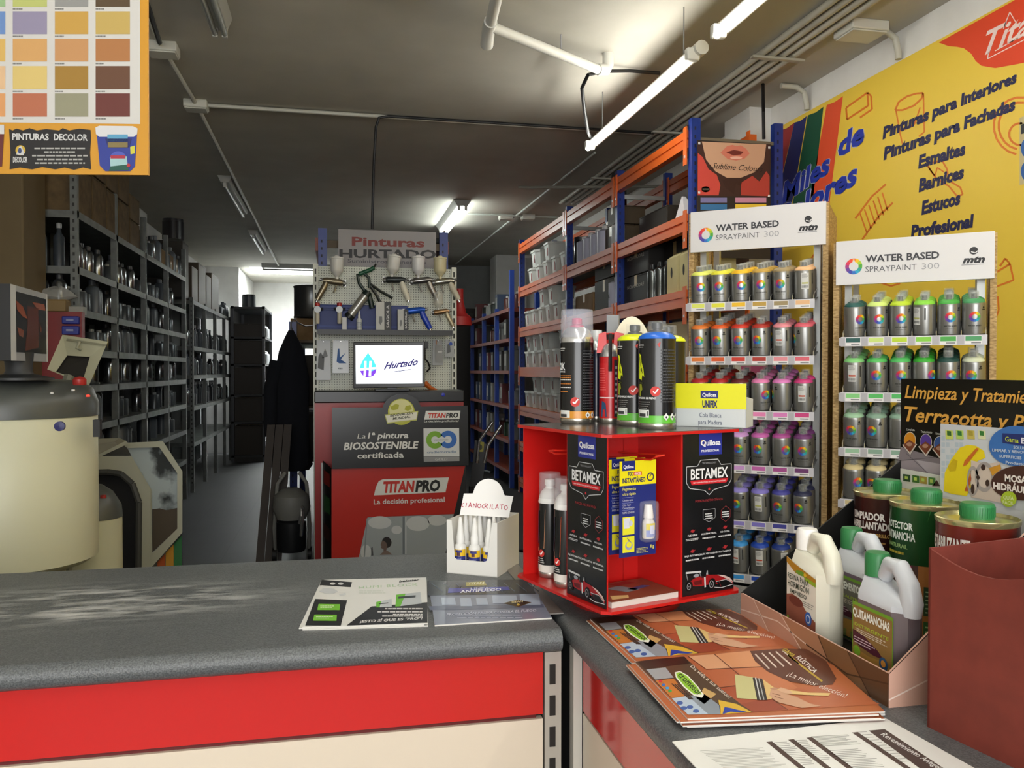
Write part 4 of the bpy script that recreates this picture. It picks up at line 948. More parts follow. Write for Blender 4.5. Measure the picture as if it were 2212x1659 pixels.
MB().lathe([(r, 0), (r, zj)], CR, 32).build('body', t); MB().lathe([(r + .003, zj), (r * .98, zj + .05), (r * .7, zt - .03), (r * .35, zt), (0, zt + .005)], '#4a4d4a|r.38', 32).build('dome', t)
MB().lathe([(.012, 0), (.012, .012), (0, .014)], '#a02a26|r.35', 12, at(223, 1076, 3.36) - V(c.x, c.y, 0)).build('stop_button', t)
# red parts cabinet and odds at the end of the shelving
p0, p1 = atY(99, 673, 5.4), atY(180, 812, 5.4)
t = thing('parts_cabinet', 'red steel cabinet with blue drawers at the shelving end', 'cabinet', (0, 0, 0))
MB().box((p0.x - .05, 5.38, p1.z - .3), (p1.x, 5.44, p0.z), '#7d1b19|r.4').build('body', t)
for i in range(2):
    a, c = atY(134, 683 + i * 21, 5.36), atY(171, 700 + i * 23, 5.36)
    dw = MB().box((a.x, 5.35, c.z), (c.x, 5.38, a.z), '#1f2f8f|r.4').build('drawer', t, bevel=.005)
    MB().box(((a.x + c.x) / 2 - .02, 5.342, (a.z + c.z) / 2 - .006), ((a.x + c.x) / 2 + .02, 5.35, (a.z + c.z) / 2 + .006), '#8a8fb8|r.4').build('drawer_handle', dw)
MB().box((p0.x - .05, 5.385, .0), (p0.x, 5.43, p1.z - .3), '#5a1514').box((p1.x - .05, 5.385, .0), (p1.x, 5.43, p1.z - .3), '#5a1514').build('leg', t)
a, c = atY(100, 647, 5.4), atY(146, 676, 5.4)
carton(a.x, 5.36, p0.z, c.x, 5.46, a.z, 'crumpled tan carton on top of the red cabinet', '#80683c')
t = thing('plastic_wrap', 'crumpled clear plastic on the tan carton', 'wrapping', ((a.x + c.x) / 2, 5.41, a.z)); b = MB(); rnd = random.Random(3)
b.lathe([(.06, 0), (.09, .015), (.07, .05), (.02, .07)], '#b5b5b0|r.2|a.5', 14, sx=1.2, sy=.45); b.v = [(x * rnd.uniform(.8, 1.2), y * rnd.uniform(.8, 1.2), z * rnd.uniform(.7, 1.3)) for x, y, z in b.v]; b.build('film', t)
a, c = atY(146, 648, 5.44), atY(182, 676, 5.44); tag(MB().box((a.x, 5.42, c.z - .01), (c.x, 5.49, a.z - .04), '#8c8c84|r.5').build('grey_bracket'), 'pale grey bracket bolted to the shelving end post', 'bracket')
# ---------------------------------------------------------------- mural on the right wall
MX = XR - .008
t = thing('mural_board', 'big yellow paint shop mural with rainbow stripes along the right wall', 'mural', (0, 0, 0))
mp_ = MB().box((MX, -.6, .25), (XR - .001, 4.86, 2.885), '#ecca44|r.5')
F, Q = plane((MX, 0, 0), (0, -1, 0), (-1, 0, 0)); A = Art(F, Q, .0005); A.mb = mp_
for x0, x1, xb0, xb1, k in ((1684, 1716, 1640, 1668, '#9c2a2c'), (1716, 1743, 1668, 1706, '#1d2768'), (1745, 1779, 1706, 1752, '#0f4f38'), (1786, 1821, 1740, 1788, '#e2512a')):
    yt = lambda x: 91 - .545 * (x - 2028) + 4
    A.P([(x0, yt(x0)), ((x0 + x1) / 2, yt((x0 + x1) / 2) - 1 + 4), (x1, yt(x1)), (xb1, 470), (xb0, 478)], k)
A.P([(2028, 92), (2050, 100), (2066, 101), (2082, 104), (2098, 116), (2108, 132), (2120, 142), (2150, 147), (2190, 140), (2300, 118), (2300, -60)], '#e2451c')
A.up()
NV, BLU = '#161a4a', '#2038a8'
for s, a, b2, h in (('Pinturas para Interiores', (1907, 300), (2197, 177), 25), ('Pinturas para Fachadas', (1909, 345), (2194, 236), 26), ('Esmaltes', (1984, 363), (2086, 333), 27), ('Barnices', (1985, 414), (2083, 383), 27), ('Estucos', (1991, 463), (2075, 440), 28), ('Profesional', (1968, 514), (2104, 489), 27)):
    A.T(s, a, b2, h, NV, .052, .12)
for s, a, b2, h in (('Miles', (1690, 440), (1793, 370), 44), ('de', (1811, 340), (1867, 304), 46), ('Colores', (1668, 505), (1852, 394), 48)):
    for dx, dy in ((-1.3, 0), (1.3, 0), (0, -1.3), (0, 1.3)): A.T(s, (a[0] + dx, a[1] + dy), (b2[0] + dx, b2[1] + dy), h, '#c9cfe8', .035, .15, A.k + 1)
    A.T(s, a, b2, h, BLU, .035, .15, A.k + 2)
OO = '#e07a22'
def icon(pts, w=2.6): A.L(pts, w * 1.55, OO, 2)
icon([(1828, 233), (1874, 200), (1876, 228), (1830, 258), (1828, 233)]); icon([(1874, 200), (1882, 207), (1884, 236), (1858, 254)])
icon([(1934, 238), (1942, 220), (1960, 208), (1980, 202), (1994, 201), (1992, 212), (1975, 228), (1950, 238), (1934, 238)]); icon([(1936, 240), (1945, 290), (1950, 312)], 2); icon([(1995, 202), (1997, 285), (1985, 295)], 2); icon([(1988, 232), (1976, 268), (1955, 280)], 2)
icon([(1848, 472), (1884, 424), (1914, 398)]); icon([(1863, 517), (1900, 465), (1929, 438)])
for i in range(6): icon([(1858 + i * 9.6, 461 - i * 9), (1873 + i * 9, 503 - i * 9.5)], 2)
icon([(2002, 355), (2035, 346), (2046, 365), (2050, 390), (2075, 405), (2080, 420), (2068, 424), (2050, 402), (2022, 385), (2002, 355)], 2.4); icon([(2006, 362), (2020, 380), (2025, 362), (2040, 372)], 1.8)
for r in (1, .82): icon([(2205 + 58 * r * math.cos(w), 272 - 62 * r * math.sin(w)) for w in [PI * (.45 + i * .1) for i in range(11)]], 3)
icon([(2205 + 25 * math.cos(w), 290 - 24 * math.sin(w)) for w in [PI * (.45 + i * .12) for i in range(11)]], 3)
icon([(2150, 590), (2182, 570), (2190, 605), (2150, 620)]); icon([(2160, 575), (2172, 558), (2182, 570)]); icon([(2150, 690), (2158, 670), (2156, 640)], 2.5)
icon([(1752, 560), (1762, 545), (1774, 560), (1782, 590)], 2.2); icon([(1900, 610), (1925, 618), (1945, 612)], 2.4)
WHs = '#f0d9d2'
A.T('Titan', (2128, 118), (2262, 52), 50, WHs, .02, .45); A.L([(2136, 112), (2134, 127), (2200, 93), (2290, 45)], 2, WHs, 3); A.L([(2168, 62), (2182, 26), (2196, 50)], 2, WHs, 3); A.L([(2150, 110), (2200, 82)], 2, WHs, 3)
A.P([(2203, 255), (2225, 245), (2225, 395), (2203, 400)], '#c9b98a', 2); A.P([(2206, 270), (2225, 262), (2225, 285), (2206, 290)], '#2a2f33', 3); A.O(2218, 320, 12, 20, '#2d62a8', 3); A.O(2218, 370, 12, 20, '#2d62a8', 3)
mp_.build('printed_panel', t, flat=True)

# ---------------------------------------------------------------- spray can displays
BODY = '#8f8f8c|r.32|m.75'
def wb_can(kind):
    t = thing('spray_can', '', 'can')
    r = .0325; b = MB().lathe([(.029, 0), (r, .004), (r, .090), (.0315, .094), (.0305, .097)], BODY, 24)
    A = Art(lambda u, v, d: V((r + d) * math.sin(u / r), -(r + d) * math.cos(u / r), v)); A.mb = b
    if kind == 0:
        A.ring(0, .056, .0155, .0155, .48, RAIN, 1, 24, PI * .75, PI * .75 - 2 * PI)
        A.T('WATER BASED', (-.018, .027), (.018, .027), .0045, '#33332f', .02, hv=(0, .0045)); A.T('SPRAYPAINT 300', (-.014, .020), (.014, .020), .003, '#666661', 0, hv=(0, .003))
        A.O(.026, .082, .0035, .0035, '#1c1c1c'); A.R(.021, .074, .031, .0775, '#1c1c1c', 1, 2)
    else:
        A.R(-.012, .035, .012, .088, '#d6d6d2', 1, 5); A.lines(-.010, .072, .010, .086, 5, '#8b8b88', 2); A.R(-.010, .052, .010, .057, '#b8b86a' if kind == 1 else '#c24a2c', 2, 4)
        for i in range(9): A.R(-.010 + i * .0023, .039, -.009 + i * .0023, .047, '#33332f', 2)
        A.R(.024, .05, .028, .086, '#2b2b29', 1, 2)
    b.build('body', t)
    cl = MB().lathe([(.0308, .096), (.0306, .098), (.027, .1035), (.0185, .108), (.012, .1085)], '#ffffff|r.45', 24); cl = cl.build('collar', t)
    MB().lathe([(.0145, .107), (.0145, .126), (.0138, .128), (.0128, .126), (.0128, .108)], '#e4e8e2|r.12|a.15', 18).build('cap', t)
    MB().lathe([(.009, .108), (.009, .112), (.0075, .1135), (.0075, .123), (0, .1235)], '#17181a|r.4', 12).build('nozzle', cl)
    return proto(t)
WB = [wb_can(0), wb_can(1), wb_can(2)]; fresh = [True] * 3
CN = {}
def cname(h):
    r, g, b = (int(h[i:i + 2], 16) for i in (1, 3, 5)); import colorsys
    H_, L_, S_ = colorsys.rgb_to_hls(r / 255, g / 255, b / 255); d = H_ * 360
    n = 'white' if S_ < .2 and L_ > .75 else 'grey' if S_ < .15 else 'red' if d < 14 or d > 345 else 'orange' if d < 34 else 'yellow' if d < 68 else 'green' if d < 165 else 'teal' if d < 195 else 'blue' if d < 238 else 'violet' if d < 275 else 'purple' if d < 305 else 'pink'
    if n == 'red' and L_ > .62: n = 'pink'
    if n == 'orange' and S_ < .45: n = 'tan'
    if n == 'yellow' and S_ < .45: n = 'beige'
    return ('pale ' if L_ > .72 and n != 'white' else 'dark ' if L_ < .3 else '') + n
def place_can(x, y, z, rz, k, label):      # rz: euler of the tilted can
    kind = 0 if random.random() < .8 else random.choice((1, 2))
    if fresh[kind]:
        fresh[kind] = False; o = WB[kind]; o.location = (x, y, z); o.rotation_euler = rz; o['label'] = label; o['group'] = 'water based spray cans'
        c = [c for c in C.objects if c.parent == o and c.name.startswith('collar')][0]; c.material_slots[0].link = 'OBJECT'; c.material_slots[0].material = mat(k)
        return
    dup(WB[kind], (x, y, z), None, label, 'water based spray cans', {'collar': k}).rotation_euler = rz
def display(name, label, px, zl, th, Wd, D, ztop, zsign, strip, tiers, cols, rows, which, zw):
    L0 = at(px, 830, zl); rz = -(TH + math.radians(th))
    t = thing('spray_can_display', label, 'display stand', (L0.x, L0.y, 0), rz, None)
    P = .018
    for x, nm in ((0, 'side_panel'), (Wd - P, 'side_panel')): MB().box((x, 0, .06), (x + P, D, ztop), M_osb).build(nm, t)
    MB().box((-.0, .02, .0), (Wd, D, .06), '#2b2b2c').build('base', t)
    for x in (P + .012, Wd - P - .034):
        MB().box((x, .05, .06), (x + .022, .09, ztop - .03), '#a5a7a5|r.35|m.6').build('metal_post', t); MB().box((x, D - .05, .06), (x + .022, D - .02, ztop - .03), '#a5a7a5|r.35|m.6').build('metal_post', t)
    sg = MB().box((P * .5, -.012, zsign), (Wd - P * .4, 0, ztop + .003), '#d9d7d8|r.4'); hh = ztop - zsign; w = Wd
    A = Art(lambda u, v, d: V(u, -.012 - d, zsign + v), None); A.mb = sg
    A.ring(w * .135, hh * .42, hh * .185, hh * .185, .56, RAIN, 1, 36, PI * .75, PI * .75 - 2 * PI); A.P([(w * .135, hh * .60), (w * .152, hh * .44), (w * .148, hh * .36), (w * .135, hh * .33), (w * .122, hh * .36), (w * .118, hh * .44)], '#d9d7d8|r.4', 2)
    A.T('WATER BASED', (w * .21, hh * .50), (w * .665, hh * .50), 0, '#34343a', .03, hv=(0, hh * .16)); A.T('SPRAYPAINT', (w * .21, hh * .27), (w * .53, hh * .27), 0, '#55565c', -.004, hv=(0, hh * .14)); A.T('300', (w * .56, hh * .27), (w * .665, hh * .27), 0, '#9a9ba0', -.004, hv=(0, hh * .14))
    A.O(w * .865, hh * .62, hh * .085, hh * .085, '#26262a'); A.L([(w * .85, hh * .60), (w * .875, hh * .57), (w * .89, hh * .62)], hh * .02, '#d9d7d8|r.4', 2)
    A.T('mtn', (w * .80, hh * .36), (w * .93, hh * .36), 0, '#222226', .05, .3, hv=(0, hh * .15)); A.R(w * .795, hh * .31, w * .925, hh * .325, '#8d8d92')
    sg.build('sign', t)
    p, x0, Ws = strip; pit = Ws / 6
    for ti, (z, ks) in enumerate(zip(tiers, cols)):
        TLT = math.radians(9); TM = Matrix.Translation((0, -p, z)) @ Matrix.Rotation(TLT, 4, 'X') @ Matrix.Translation((0, p, -z))
        b = MB().box((x0, -p, z - .004), (x0 + Ws, D - .03, z - .002), '#8d8f8d|r.4|m.5', TM)
        for i in range(7):
            x = x0 + i * pit; x = min(max(x, x0 + .002), x0 + Ws - .002)
            b.tube([TM @ V(*q_) for q_ in ((x, -p + .003, z - .002), (x, -p + .006, z + .014), (x, -p + .03, z + .020), (x, D - .03, z + (.022 if 0 < i < 6 else .045)))], .0016, '#c4c6c4|r.3|m.8', 6)
        ws = b.build('wire_shelf', t)
        st = MB().box((x0 - .004, -p - .003, z - .028), (x0 + Ws + .002, -p, z + .002), '#c9c7cc|r.35')
        A = Art(lambda u, v, d: V(u, -p - .003 - d, z - .028 + v)); A.mb = st
        for i, k in enumerate(ks):
            x = x0 + i * pit
            A.R(x + .010, .0015, x + pit - .012, .0275, '#e9e7e6'); A.R(x + .0115, .012, x + pit - .0135, .026, (k or '#c9c9c9') + '|r.5', 2); A.R(x + pit * .4, .0045, x + pit - .015, .0085, '#8b8b8d', 2); A.R(x - .010, .0015, x + .008, .0275, '#b3b1b6')
        st.build('label_strip', ws)
        M = Matrix.Translation((L0.x, L0.y, 0)) @ Matrix.Rotation(rz, 4, 'Z')
        for i, k in enumerate(ks):
            if not k: continue
            nr = rows if random.random() < .7 else rows - random.choice((1, 1, 2))
            for j in range(max(nr, 2)):
                q = M @ (TM @ V(x0 + (i + .5) * pit, -p + .038 + j * .0685, z))
                tone = k
                row = 'front row' if j == 0 else '%s row back' % ORD[j]
                spin = random.gauss(0, .35) + (random.choice((-1, 1)) * .9 if random.random() < .15 else 0)
                place_can(q.x, q.y, q.z, (Matrix.Rotation(rz, 3, 'Z') @ Matrix.Rotation(TLT, 3, 'X') @ Matrix.Rotation(spin, 3, 'Z')).to_euler(), k, '%s can, %s from left on %s tier of %s display, %s' % (cname(k), ORD[i], ORD[ti], which, row))
    return t
N0 = None
display('a', 'taller chipboard display of yellow to blue spray cans, left of two', 1487, 3.0, 26, .473, .32, 1.915, 1.774, (.08, .02, .417), (1.585, 1.398, 1.211, 1.026, .835, .65),
        (('#dfe56a', '#e6e23e', '#efbd24', '#bf9a44', '#9d8a62', '#e6b684'), ('#e07a30', '#dc5a22', '#d03826', '#b03226', '#e58f98', '#de6472'), ('#ad2024', '#ad2024', '#611a20', '#e884b8', '#dd80c0', '#cf4080'),
         (N0, N0, '#cf9cd8', '#c664ae', '#ab4c92', '#703870'), (N0, N0, '#8f84d0', '#8278cc', '#44449a', '#2a2d4c'), (N0, N0, '#3a94da', '#1f48b0', '#1d3888', N0)), 4, 'left', 0)
display('b', 'shorter chipboard display of green and grey spray cans, right of two', 1799, 2.73, 28, .465, .32, 1.768, 1.629, (.06, .035, .402), (1.4555, 1.279, 1.103, .937),
        (('#1a5450', '#cbe27c', '#bcd830', '#86d040', '#48a644', '#489860'), ('#86d080', '#56bc60', '#52bc62', '#38a632', '#1b443e', '#ced6ba'), ('#9cc4a2', '#86a692', '#86a692', '#7d9a88', N0, N0), ('#cdbc8c', '#d2c294', '#cdbc8c', N0, N0, N0)), 4, 'right', 0)

# ---------------------------------------------------------------- colour chart hanging at the top left
t = thing('colour_chart', 'hanging colour chart with swatches and a blue tub picture, top left', 'chart')
CD = 1.72; F, Q = plane(at(160, 190, CD), RT, (-FW).xy.to_3d())
def pc(x, y, d=0): return F(*Q(x, y), d)
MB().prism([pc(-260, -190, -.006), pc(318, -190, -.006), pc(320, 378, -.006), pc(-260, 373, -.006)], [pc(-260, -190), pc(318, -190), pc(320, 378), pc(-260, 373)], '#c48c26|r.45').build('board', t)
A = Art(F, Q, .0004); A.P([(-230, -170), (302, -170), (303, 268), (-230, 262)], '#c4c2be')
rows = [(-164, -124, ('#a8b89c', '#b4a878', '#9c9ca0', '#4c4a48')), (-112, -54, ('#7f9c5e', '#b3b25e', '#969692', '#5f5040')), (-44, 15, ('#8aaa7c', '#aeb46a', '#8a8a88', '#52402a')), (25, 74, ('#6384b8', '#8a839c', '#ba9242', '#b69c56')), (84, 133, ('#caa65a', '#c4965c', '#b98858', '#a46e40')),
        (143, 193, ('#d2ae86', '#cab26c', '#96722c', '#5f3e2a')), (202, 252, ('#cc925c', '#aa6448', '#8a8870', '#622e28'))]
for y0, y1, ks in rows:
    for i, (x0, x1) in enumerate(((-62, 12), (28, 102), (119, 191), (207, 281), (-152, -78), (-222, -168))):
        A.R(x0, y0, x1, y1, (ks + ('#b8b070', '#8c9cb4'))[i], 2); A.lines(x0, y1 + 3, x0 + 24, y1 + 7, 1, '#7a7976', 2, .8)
A.P([(20, 279), (28, 282), (36, 278), (50, 282), (64, 277), (80, 282), (100, 279), (128, 282), (136, 277), (150, 282), (172, 278), (196, 281), (197, 300), (195, 330), (197, 366), (180, 362), (160, 367), (140, 362), (120, 366), (92, 361), (70, 366), (44, 362), (21, 366), (23, 330)], '#1a191b', 2)
A.T('PINTURAS', (27, 302), (106, 303), 14, '#c4c4c2', .03, 0, 3); A.T('DECOLOR', (117, 303), (190, 304), 14, '#c4c4c2', .03, 0, 3)
for y, x0, x1 in ((321, 75, 186), (329, 96, 164), (337, 70, 190), (345, 80, 180), (353, 76, 184)): A.lines(x0, y - 2, x1, y + 2.5, 1, '#9e9e9a', 3, .75, 0)
A.O(45, 325, 11, 11, '#be9e34', 3); A.P([(36, 334), (42, 318), (47, 316), (54, 330), (52, 336)], '#c0c0be', 4); A.O(44, 326, 4, 6, '#34426c', 5); A.T('DECOLOR', (29, 351), (60, 351), 12, '#c4c4c2', .03, 0, 4)
A.P([(209, 282), (297, 283), (292, 360), (282, 370), (228, 370), (216, 358)], '#2a388a', 3); A.P([(207, 276), (215, 272), (288, 273), (298, 278), (297, 290), (290, 296), (215, 296), (208, 290)], '#c8c8ca', 4); A.R(233, 291, 277, 306, '#5494b6', 5); A.P([(228, 300), (285, 300), (280, 318), (234, 318)], '#1e2262', 5); A.R(234, 308, 277, 319, '#7a6c42', 6)
A.O(256, 343, 18, 16, '#4a54aa', 4); A.P([(238, 340), (275, 338), (277, 362), (240, 366)], '#96b8ba', 5); A.R(240, 336, 272, 343, '#a22e42', 6); A.P([(282, 318), (292, 315), (292, 332), (283, 334)], '#c2be42', 5); A.P([(240, 360), (276, 356), (280, 368), (236, 370)], '#1c5044', 6); A.O(279, 358, 4, 4, '#aa2a34', 7)
A.P([(-60, 280), (10, 280), (5, 360), (-55, 362)], '#5e2628', 3); A.P([(-62, 270), (10, 270), (10, 290), (-60, 290)], '#c4c4c4', 4)
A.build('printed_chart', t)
for x in (-200, 250): MB().tube([pc(x, -185, -.003), pc(x, -185, -.003) + V(0, 0, CE - pc(x, -185).z)], .0015, '#cccccc').build('hanging_cord', t)
# pink board glimpsed through the left display
p0, p1 = at(1572, 800, 3.62), at(1676, 800, 3.58)
t = thing('poster_board', 'pink board with blue letters behind the left spray can display', 'poster', V(p0.x, p0.y, 0), math.atan2(p1.y - p0.y, p1.x - p0.x))
w = (p1 - p0).length; h = 1.35 - (785 - 800) * 3.6 / 1790
MB().box((0, 0, 0), (w, .012, h), '#cfcfd2|r.5').build('board', t)
A = Art(lambda u, v, d: V(u * w, -d, h - .30 + v), None, .0006); A.R(.28, -.02, 1, .29, '#c05a8e'); A.R(0, .16, .28, .29, '#d8d8da'); A.T('COLOR', (.10, .20), (.78, .20), 0, '#2436a0', .05, 0, 3, hv=(0, .055)); A.build('printed_front', t)
# ---------------------------------------------------------------- shop counter
ZC = .93
def worn():
    m = noisy('worn_laminate', '#484b4d', '#66696a', 420, .4, 2, .35, .65, bump=.25)
    N, L = m.node_tree.nodes, m.node_tree.links; b = N['Principled BSDF']; src = b.inputs['Base Color'].links[0].from_socket
    tc = [n for n in N if n.type == 'TEX_COORD'][0]
    def node(t, **k):
        n = N.new(t)
        for q, v in k.items(): setattr(n, q, v)
        return n
    mp = node('ShaderNodeMapping'); mp.inputs['Scale'].default_value = (7, 26, 1); mp.inputs['Rotation'].default_value = (0, 0, .25); L.new(tc.outputs['Object'], mp.inputs[0])
    nz = node('ShaderNodeTexNoise'); nz.inputs['Scale'].default_value = 1.6; nz.inputs['Detail'].default_value = 6; L.new(mp.outputs[0], nz.inputs['Vector'])
    rp = node('ShaderNodeValToRGB'); rp.color_ramp.elements[0].position, rp.color_ramp.elements[1].position = .44, .70; L.new(nz.outputs[0], rp.inputs[0])
    m2 = node('ShaderNodeMapping'); c = on(190, 1302, ZC); m2.inputs['Location'].default_value = (-c.x / .5, -c.y / .2, -ZC); m2.inputs['Scale'].default_value = (1 / .5, 1 / .2, 1); L.new(tc.outputs['Object'], m2.inputs[0])
    g = node('ShaderNodeTexGradient', gradient_type='QUADRATIC_SPHERE'); L.new(m2.outputs[0], g.inputs[0])
    r2 = node('ShaderNodeValToRGB'); r2.color_ramp.elements[1].position = .35; L.new(g.outputs[0], r2.inputs[0])
    mu = node('ShaderNodeMath', operation='MULTIPLY'); L.new(rp.outputs[0], mu.inputs[0]); L.new(r2.outputs[0], mu.inputs[1])
    mx = node('ShaderNodeMixRGB'); mx.inputs[2].default_value = lin('#b5b6b4'); L.new(mu.outputs[0], mx.inputs[0]); L.new(src, mx.inputs[1]); L.new(mx.outputs[0], b.inputs['Base Color'])
    return m
YC0, YC1, XS = 1.285, 1.89, .362
def nose(y0, r=.019): return [(y0 + r - r * math.cos(a), ZC - r - r * (-math.sin(a))) for a in [-PI / 2 + PI * i / 10 for i in range(11)]]
M_worn = worn()
b = MB(); pr = [(y, z) for y, z in nose(YC0)]
prof = [(YC1, ZC - .038)] + pr + [(YC1, ZC)]
b.ext(prof, -1.9, XS - .004, M_worn, lambda u, v, d: V(d, u, v))
tag(b.build('worktop'), 'dark grey speckled left counter top with whitish worn patch', 'worktop')
XR0 = .372
out = [(1.02, -.6), (1.02, 1.22), (.459, 1.89), (XR0 + .02, 1.89)]
b = MB()
pn = [(XR0 + .019 - .019 * math.cos(a), ZC - .019 + .019 * math.sin(a)) for a in [-PI / 2 + PI * i / 10 for i in range(11)]]
def yend(x): return 1.89 if x < .459 else 1.89 - (x - .459) * (.67 / .561)
pf_ = [(1.02, ZC - .038)] + pn + [(.459, ZC), (1.02, ZC)]
pb = [p for p in pf_]
b.prism([V(x, -.6, z) for x, z in pf_], [V(x, min(yend(x), 1.89), z) for x, z in pf_], M_top)
tag(b.build('worktop'), 'dark grey speckled right counter top carrying brochures and red stand', 'worktop')
tag(MB().box((XS - .012, 1.375, ZC), (XS + .022, 1.885, ZC + .002), '#8f8a84|r.3|m.6').build('joint_strip'), 'metal strip covering the joint between the two counter tops', 'strip')
RED = '#c4201c|r.16|c.4'; IV = '#d8cbb8|r.35'
t = thing('shop_counter', 'left counter front with red band above white panel', 'counter')
zb = .785
MB().box((-1.88, 1.315, zb), (XS - .03, 1.33, .888), RED).build('red_panel', t)
MB().box((-1.88, 1.322, zb - .008), (XS - .04, 1.335, zb), '#5d0f10|r.4').build('dark_red_groove', t)  # dark red gap strip between the red and white panels
MB().box((-1.88, 1.315, .10), (XS - .03, 1.33, zb - .008), IV).build('white_panel', t)
MB().box((-1.88, 1.34, 0), (XS - .03, 1.80, .888), '#5b5c5c').build('carcass', t)
b = MB().box((XS - .026, 1.318, 0), (XS + .002, 1.34, .885), '#b9b4aa|r.35|m.3')
z = .865
for i in range(14):
    b.box((XS - .018, 1.3165, z - .033), (XS - .008, 1.318, z), '#17130f'); z -= .052
b.build('slotted_post', t)
t = thing('shop_counter', 'right counter side with glossy red band above white panel', 'counter')
MB().box((.40, -.5, zb), (.415, 1.312, .888), RED).build('red_panel', t)
MB().box((.40, -.5, .1), (.415, 1.312, zb - .004), IV).build('white_panel', t)
b = MB(); po = [(.42, -.5), (.98, -.5), (.98, 1.18), (.44, 1.80), (.42, 1.80)]
b.prism([V(x, y, 0) for x, y in po], [V(x, y, .888) for x, y in po], '#5b5c5c'); b.build('carcass', t)
MB().box((.385, 1.318, 0), (.40, 1.34, .888), '#c9c4ba|r.35').build('corner_post', t)

# ---------------------------------------------------------------- flat printed matter
F0, Q0 = plane((0, 0, ZC), (1, 0, 0), (0, 0, 1))
def sheet(name, label, quad, cat, k='#dcdcd8|r.35', n=1, th=.0035, parent=None, z0=ZC, jig=.004, pages='#d0cdc6', group=None):
    """a pile of n leaflets: quad = corner points (picture) on the counter, clockwise from far left"""
    pts = [on(x, y, z0 + th * n) for x, y in quad]; out = []
    for i in range(n):
        dx, dy = (0, 0) if i == n - 1 else (random.uniform(-jig, jig) - jig * .8, random.uniform(-jig, jig) - jig * .5)
        lo = [V(p.x + dx, p.y + dy, z0 + th * i) for p in pts]; hi = [V(p.x, p.y, z0 + th * (i + 1) - .0002) for p in lo]
        lb = label if i == n - 1 else label.split(' on top')[0] + ', %s below the top one' % ORD[n - 2 - i]
        c = sum(lo, V(0, 0, 0)) / 4; c.z = lo[0].z
        o = MB().prism([p - c for p in lo], [p - c for p in hi], k if i == n - 1 else k, pages).build(name, loc=c); tag(o, lb, cat, group); out.append(o)
    z = z0 + th * n
    F, Q = plane((0, 0, z), (1, 0, 0), (0, 0, 1)); c = out[-1].location
    A = Art(lambda u, v, d: F(u, v, d) - c, Q, .00012); return out[-1], A
g5 = crop(600, 1000, 640 / 2212)
o, A = sheet('leaflet', 'white and black damp blocking leaflet on top of its pile', [(700, 1252), (921, 1247), (924, 1346), (653, 1354)], 'leaflet', n=3, th=.0018, group='damp leaflets')
A.Q = (lambda q: lambda x, y: q(*g5(x, y)))(A.Q)
A.P([(330, 872), (555, 890), (545, 928), (312, 912)], '#17181a|r.3'); A.P([(280, 1015), (518, 1025), (470, 1215), (205, 1214)], '#17181a|r.3'); A.P([(700, 1072), (1118, 1040), (1118, 1192), (512, 1215)], '#17181a|r.3')
for x in (410, 470): A.O(x, 902, 20, 9, '#c9c9c9', 2)
A.P([(310, 960), (340, 935), (420, 940), (450, 960), (420, 975), (350, 975)], '#bfc2c4', 2); A.P([(455, 985), (505, 970), (510, 985), (470, 995)], '#c9cbcc', 2)
for y in (1075, 1155): A.P([(305 - (y - 1075) * .4, y - 22), (465 - (y - 1075) * .3, y - 20), (462 - (y - 1075) * .3, y + 25), (295 - (y - 1075) * .4, y + 24)], '#6db32f', 2); A.lines(318 - (y - 1075) * .4, y - 8, 445 - (y - 1075) * .3, y + 14, 2, '#d5e8c0', 3)
A.T('HUMI BLOCK', (605, 940), (1045, 916), 20, '#a9c9a0', -.005, 0, 2, 1.15); A.lines(605, 955, 840, 985, 2, '#c3cdbf', 2, .2)
A.T('beissier', (905, 892), (1058, 878), 14, '#3a3c3e', .04, .2, 2); A.P([(735, 1040), (850, 1015), (852, 1075), (735, 1080)], '#b9bfc3', 2); A.P([(735, 1040), (775, 1030), (760, 1080), (735, 1080)], '#67b13a', 3); A.P([(885, 985), (1065, 965), (1075, 1050), (878, 1075)], '#b5bbbf', 2); A.P([(885, 985), (955, 977), (915, 1072), (878, 1075)], '#67b13a', 3); A.P([(900, 1000), (1030, 990), (1028, 1005), (900, 1015)], '#3b4146', 4); A.P([(755, 1050), (825, 1043), (825, 1050), (755, 1057)], '#3b4146', 4)
for y, x in ((1085, 800), (1108, 745), (1128, 860), (1140, 780)): A.lines(x, y, 1080, y + 16, 1, '#cfcfcf', 3, .6, 0)
A.T('¡ESTO SÍ QUE ES "PRO"!', (612, 1195), (1082, 1168), 18, '#dcdcdc', .03, .2, 3); A.build('print', o)
o, A = sheet('leaflet', 'blue grey fireproofing leaflet lying right of the white leaflets', [(924, 1254), (1143, 1252), (1192, 1334), (939, 1350)], 'leaflet', '#7d8497|r.22', 1, .0025)
A.Q = (lambda q: lambda x, y: q(*g5(x, y)))(A.Q)
A.P([(1120, 880), (1880, 870), (1925, 975), (1125, 990)], '#2a2f38|r.22')
for x in range(1150, 1880, 90): A.L([(x, 900), (x + 80, 960)], 6, '#59616d|r.22', 2); A.L([(x + 60, 890), (x + 10, 975)], 5, '#3f4752|r.22', 2)
for x0, x1, y0, y1 in ((1220, 1320, 1005, 1060), (1360, 1440, 1010, 1070), (1480, 1560, 1010, 1060), (1600, 1780, 990, 1050), (1805, 1950, 980, 1060)): A.P([(x0, y0), (x1, y0), (x1 + 12, y1), (x0 + 6, y1)], '#a9b6cc|r.22', 2)
A.P([(1130, 1070), (1980, 1055), (1990, 1080), (1135, 1100)], '#5a637a|r.22')
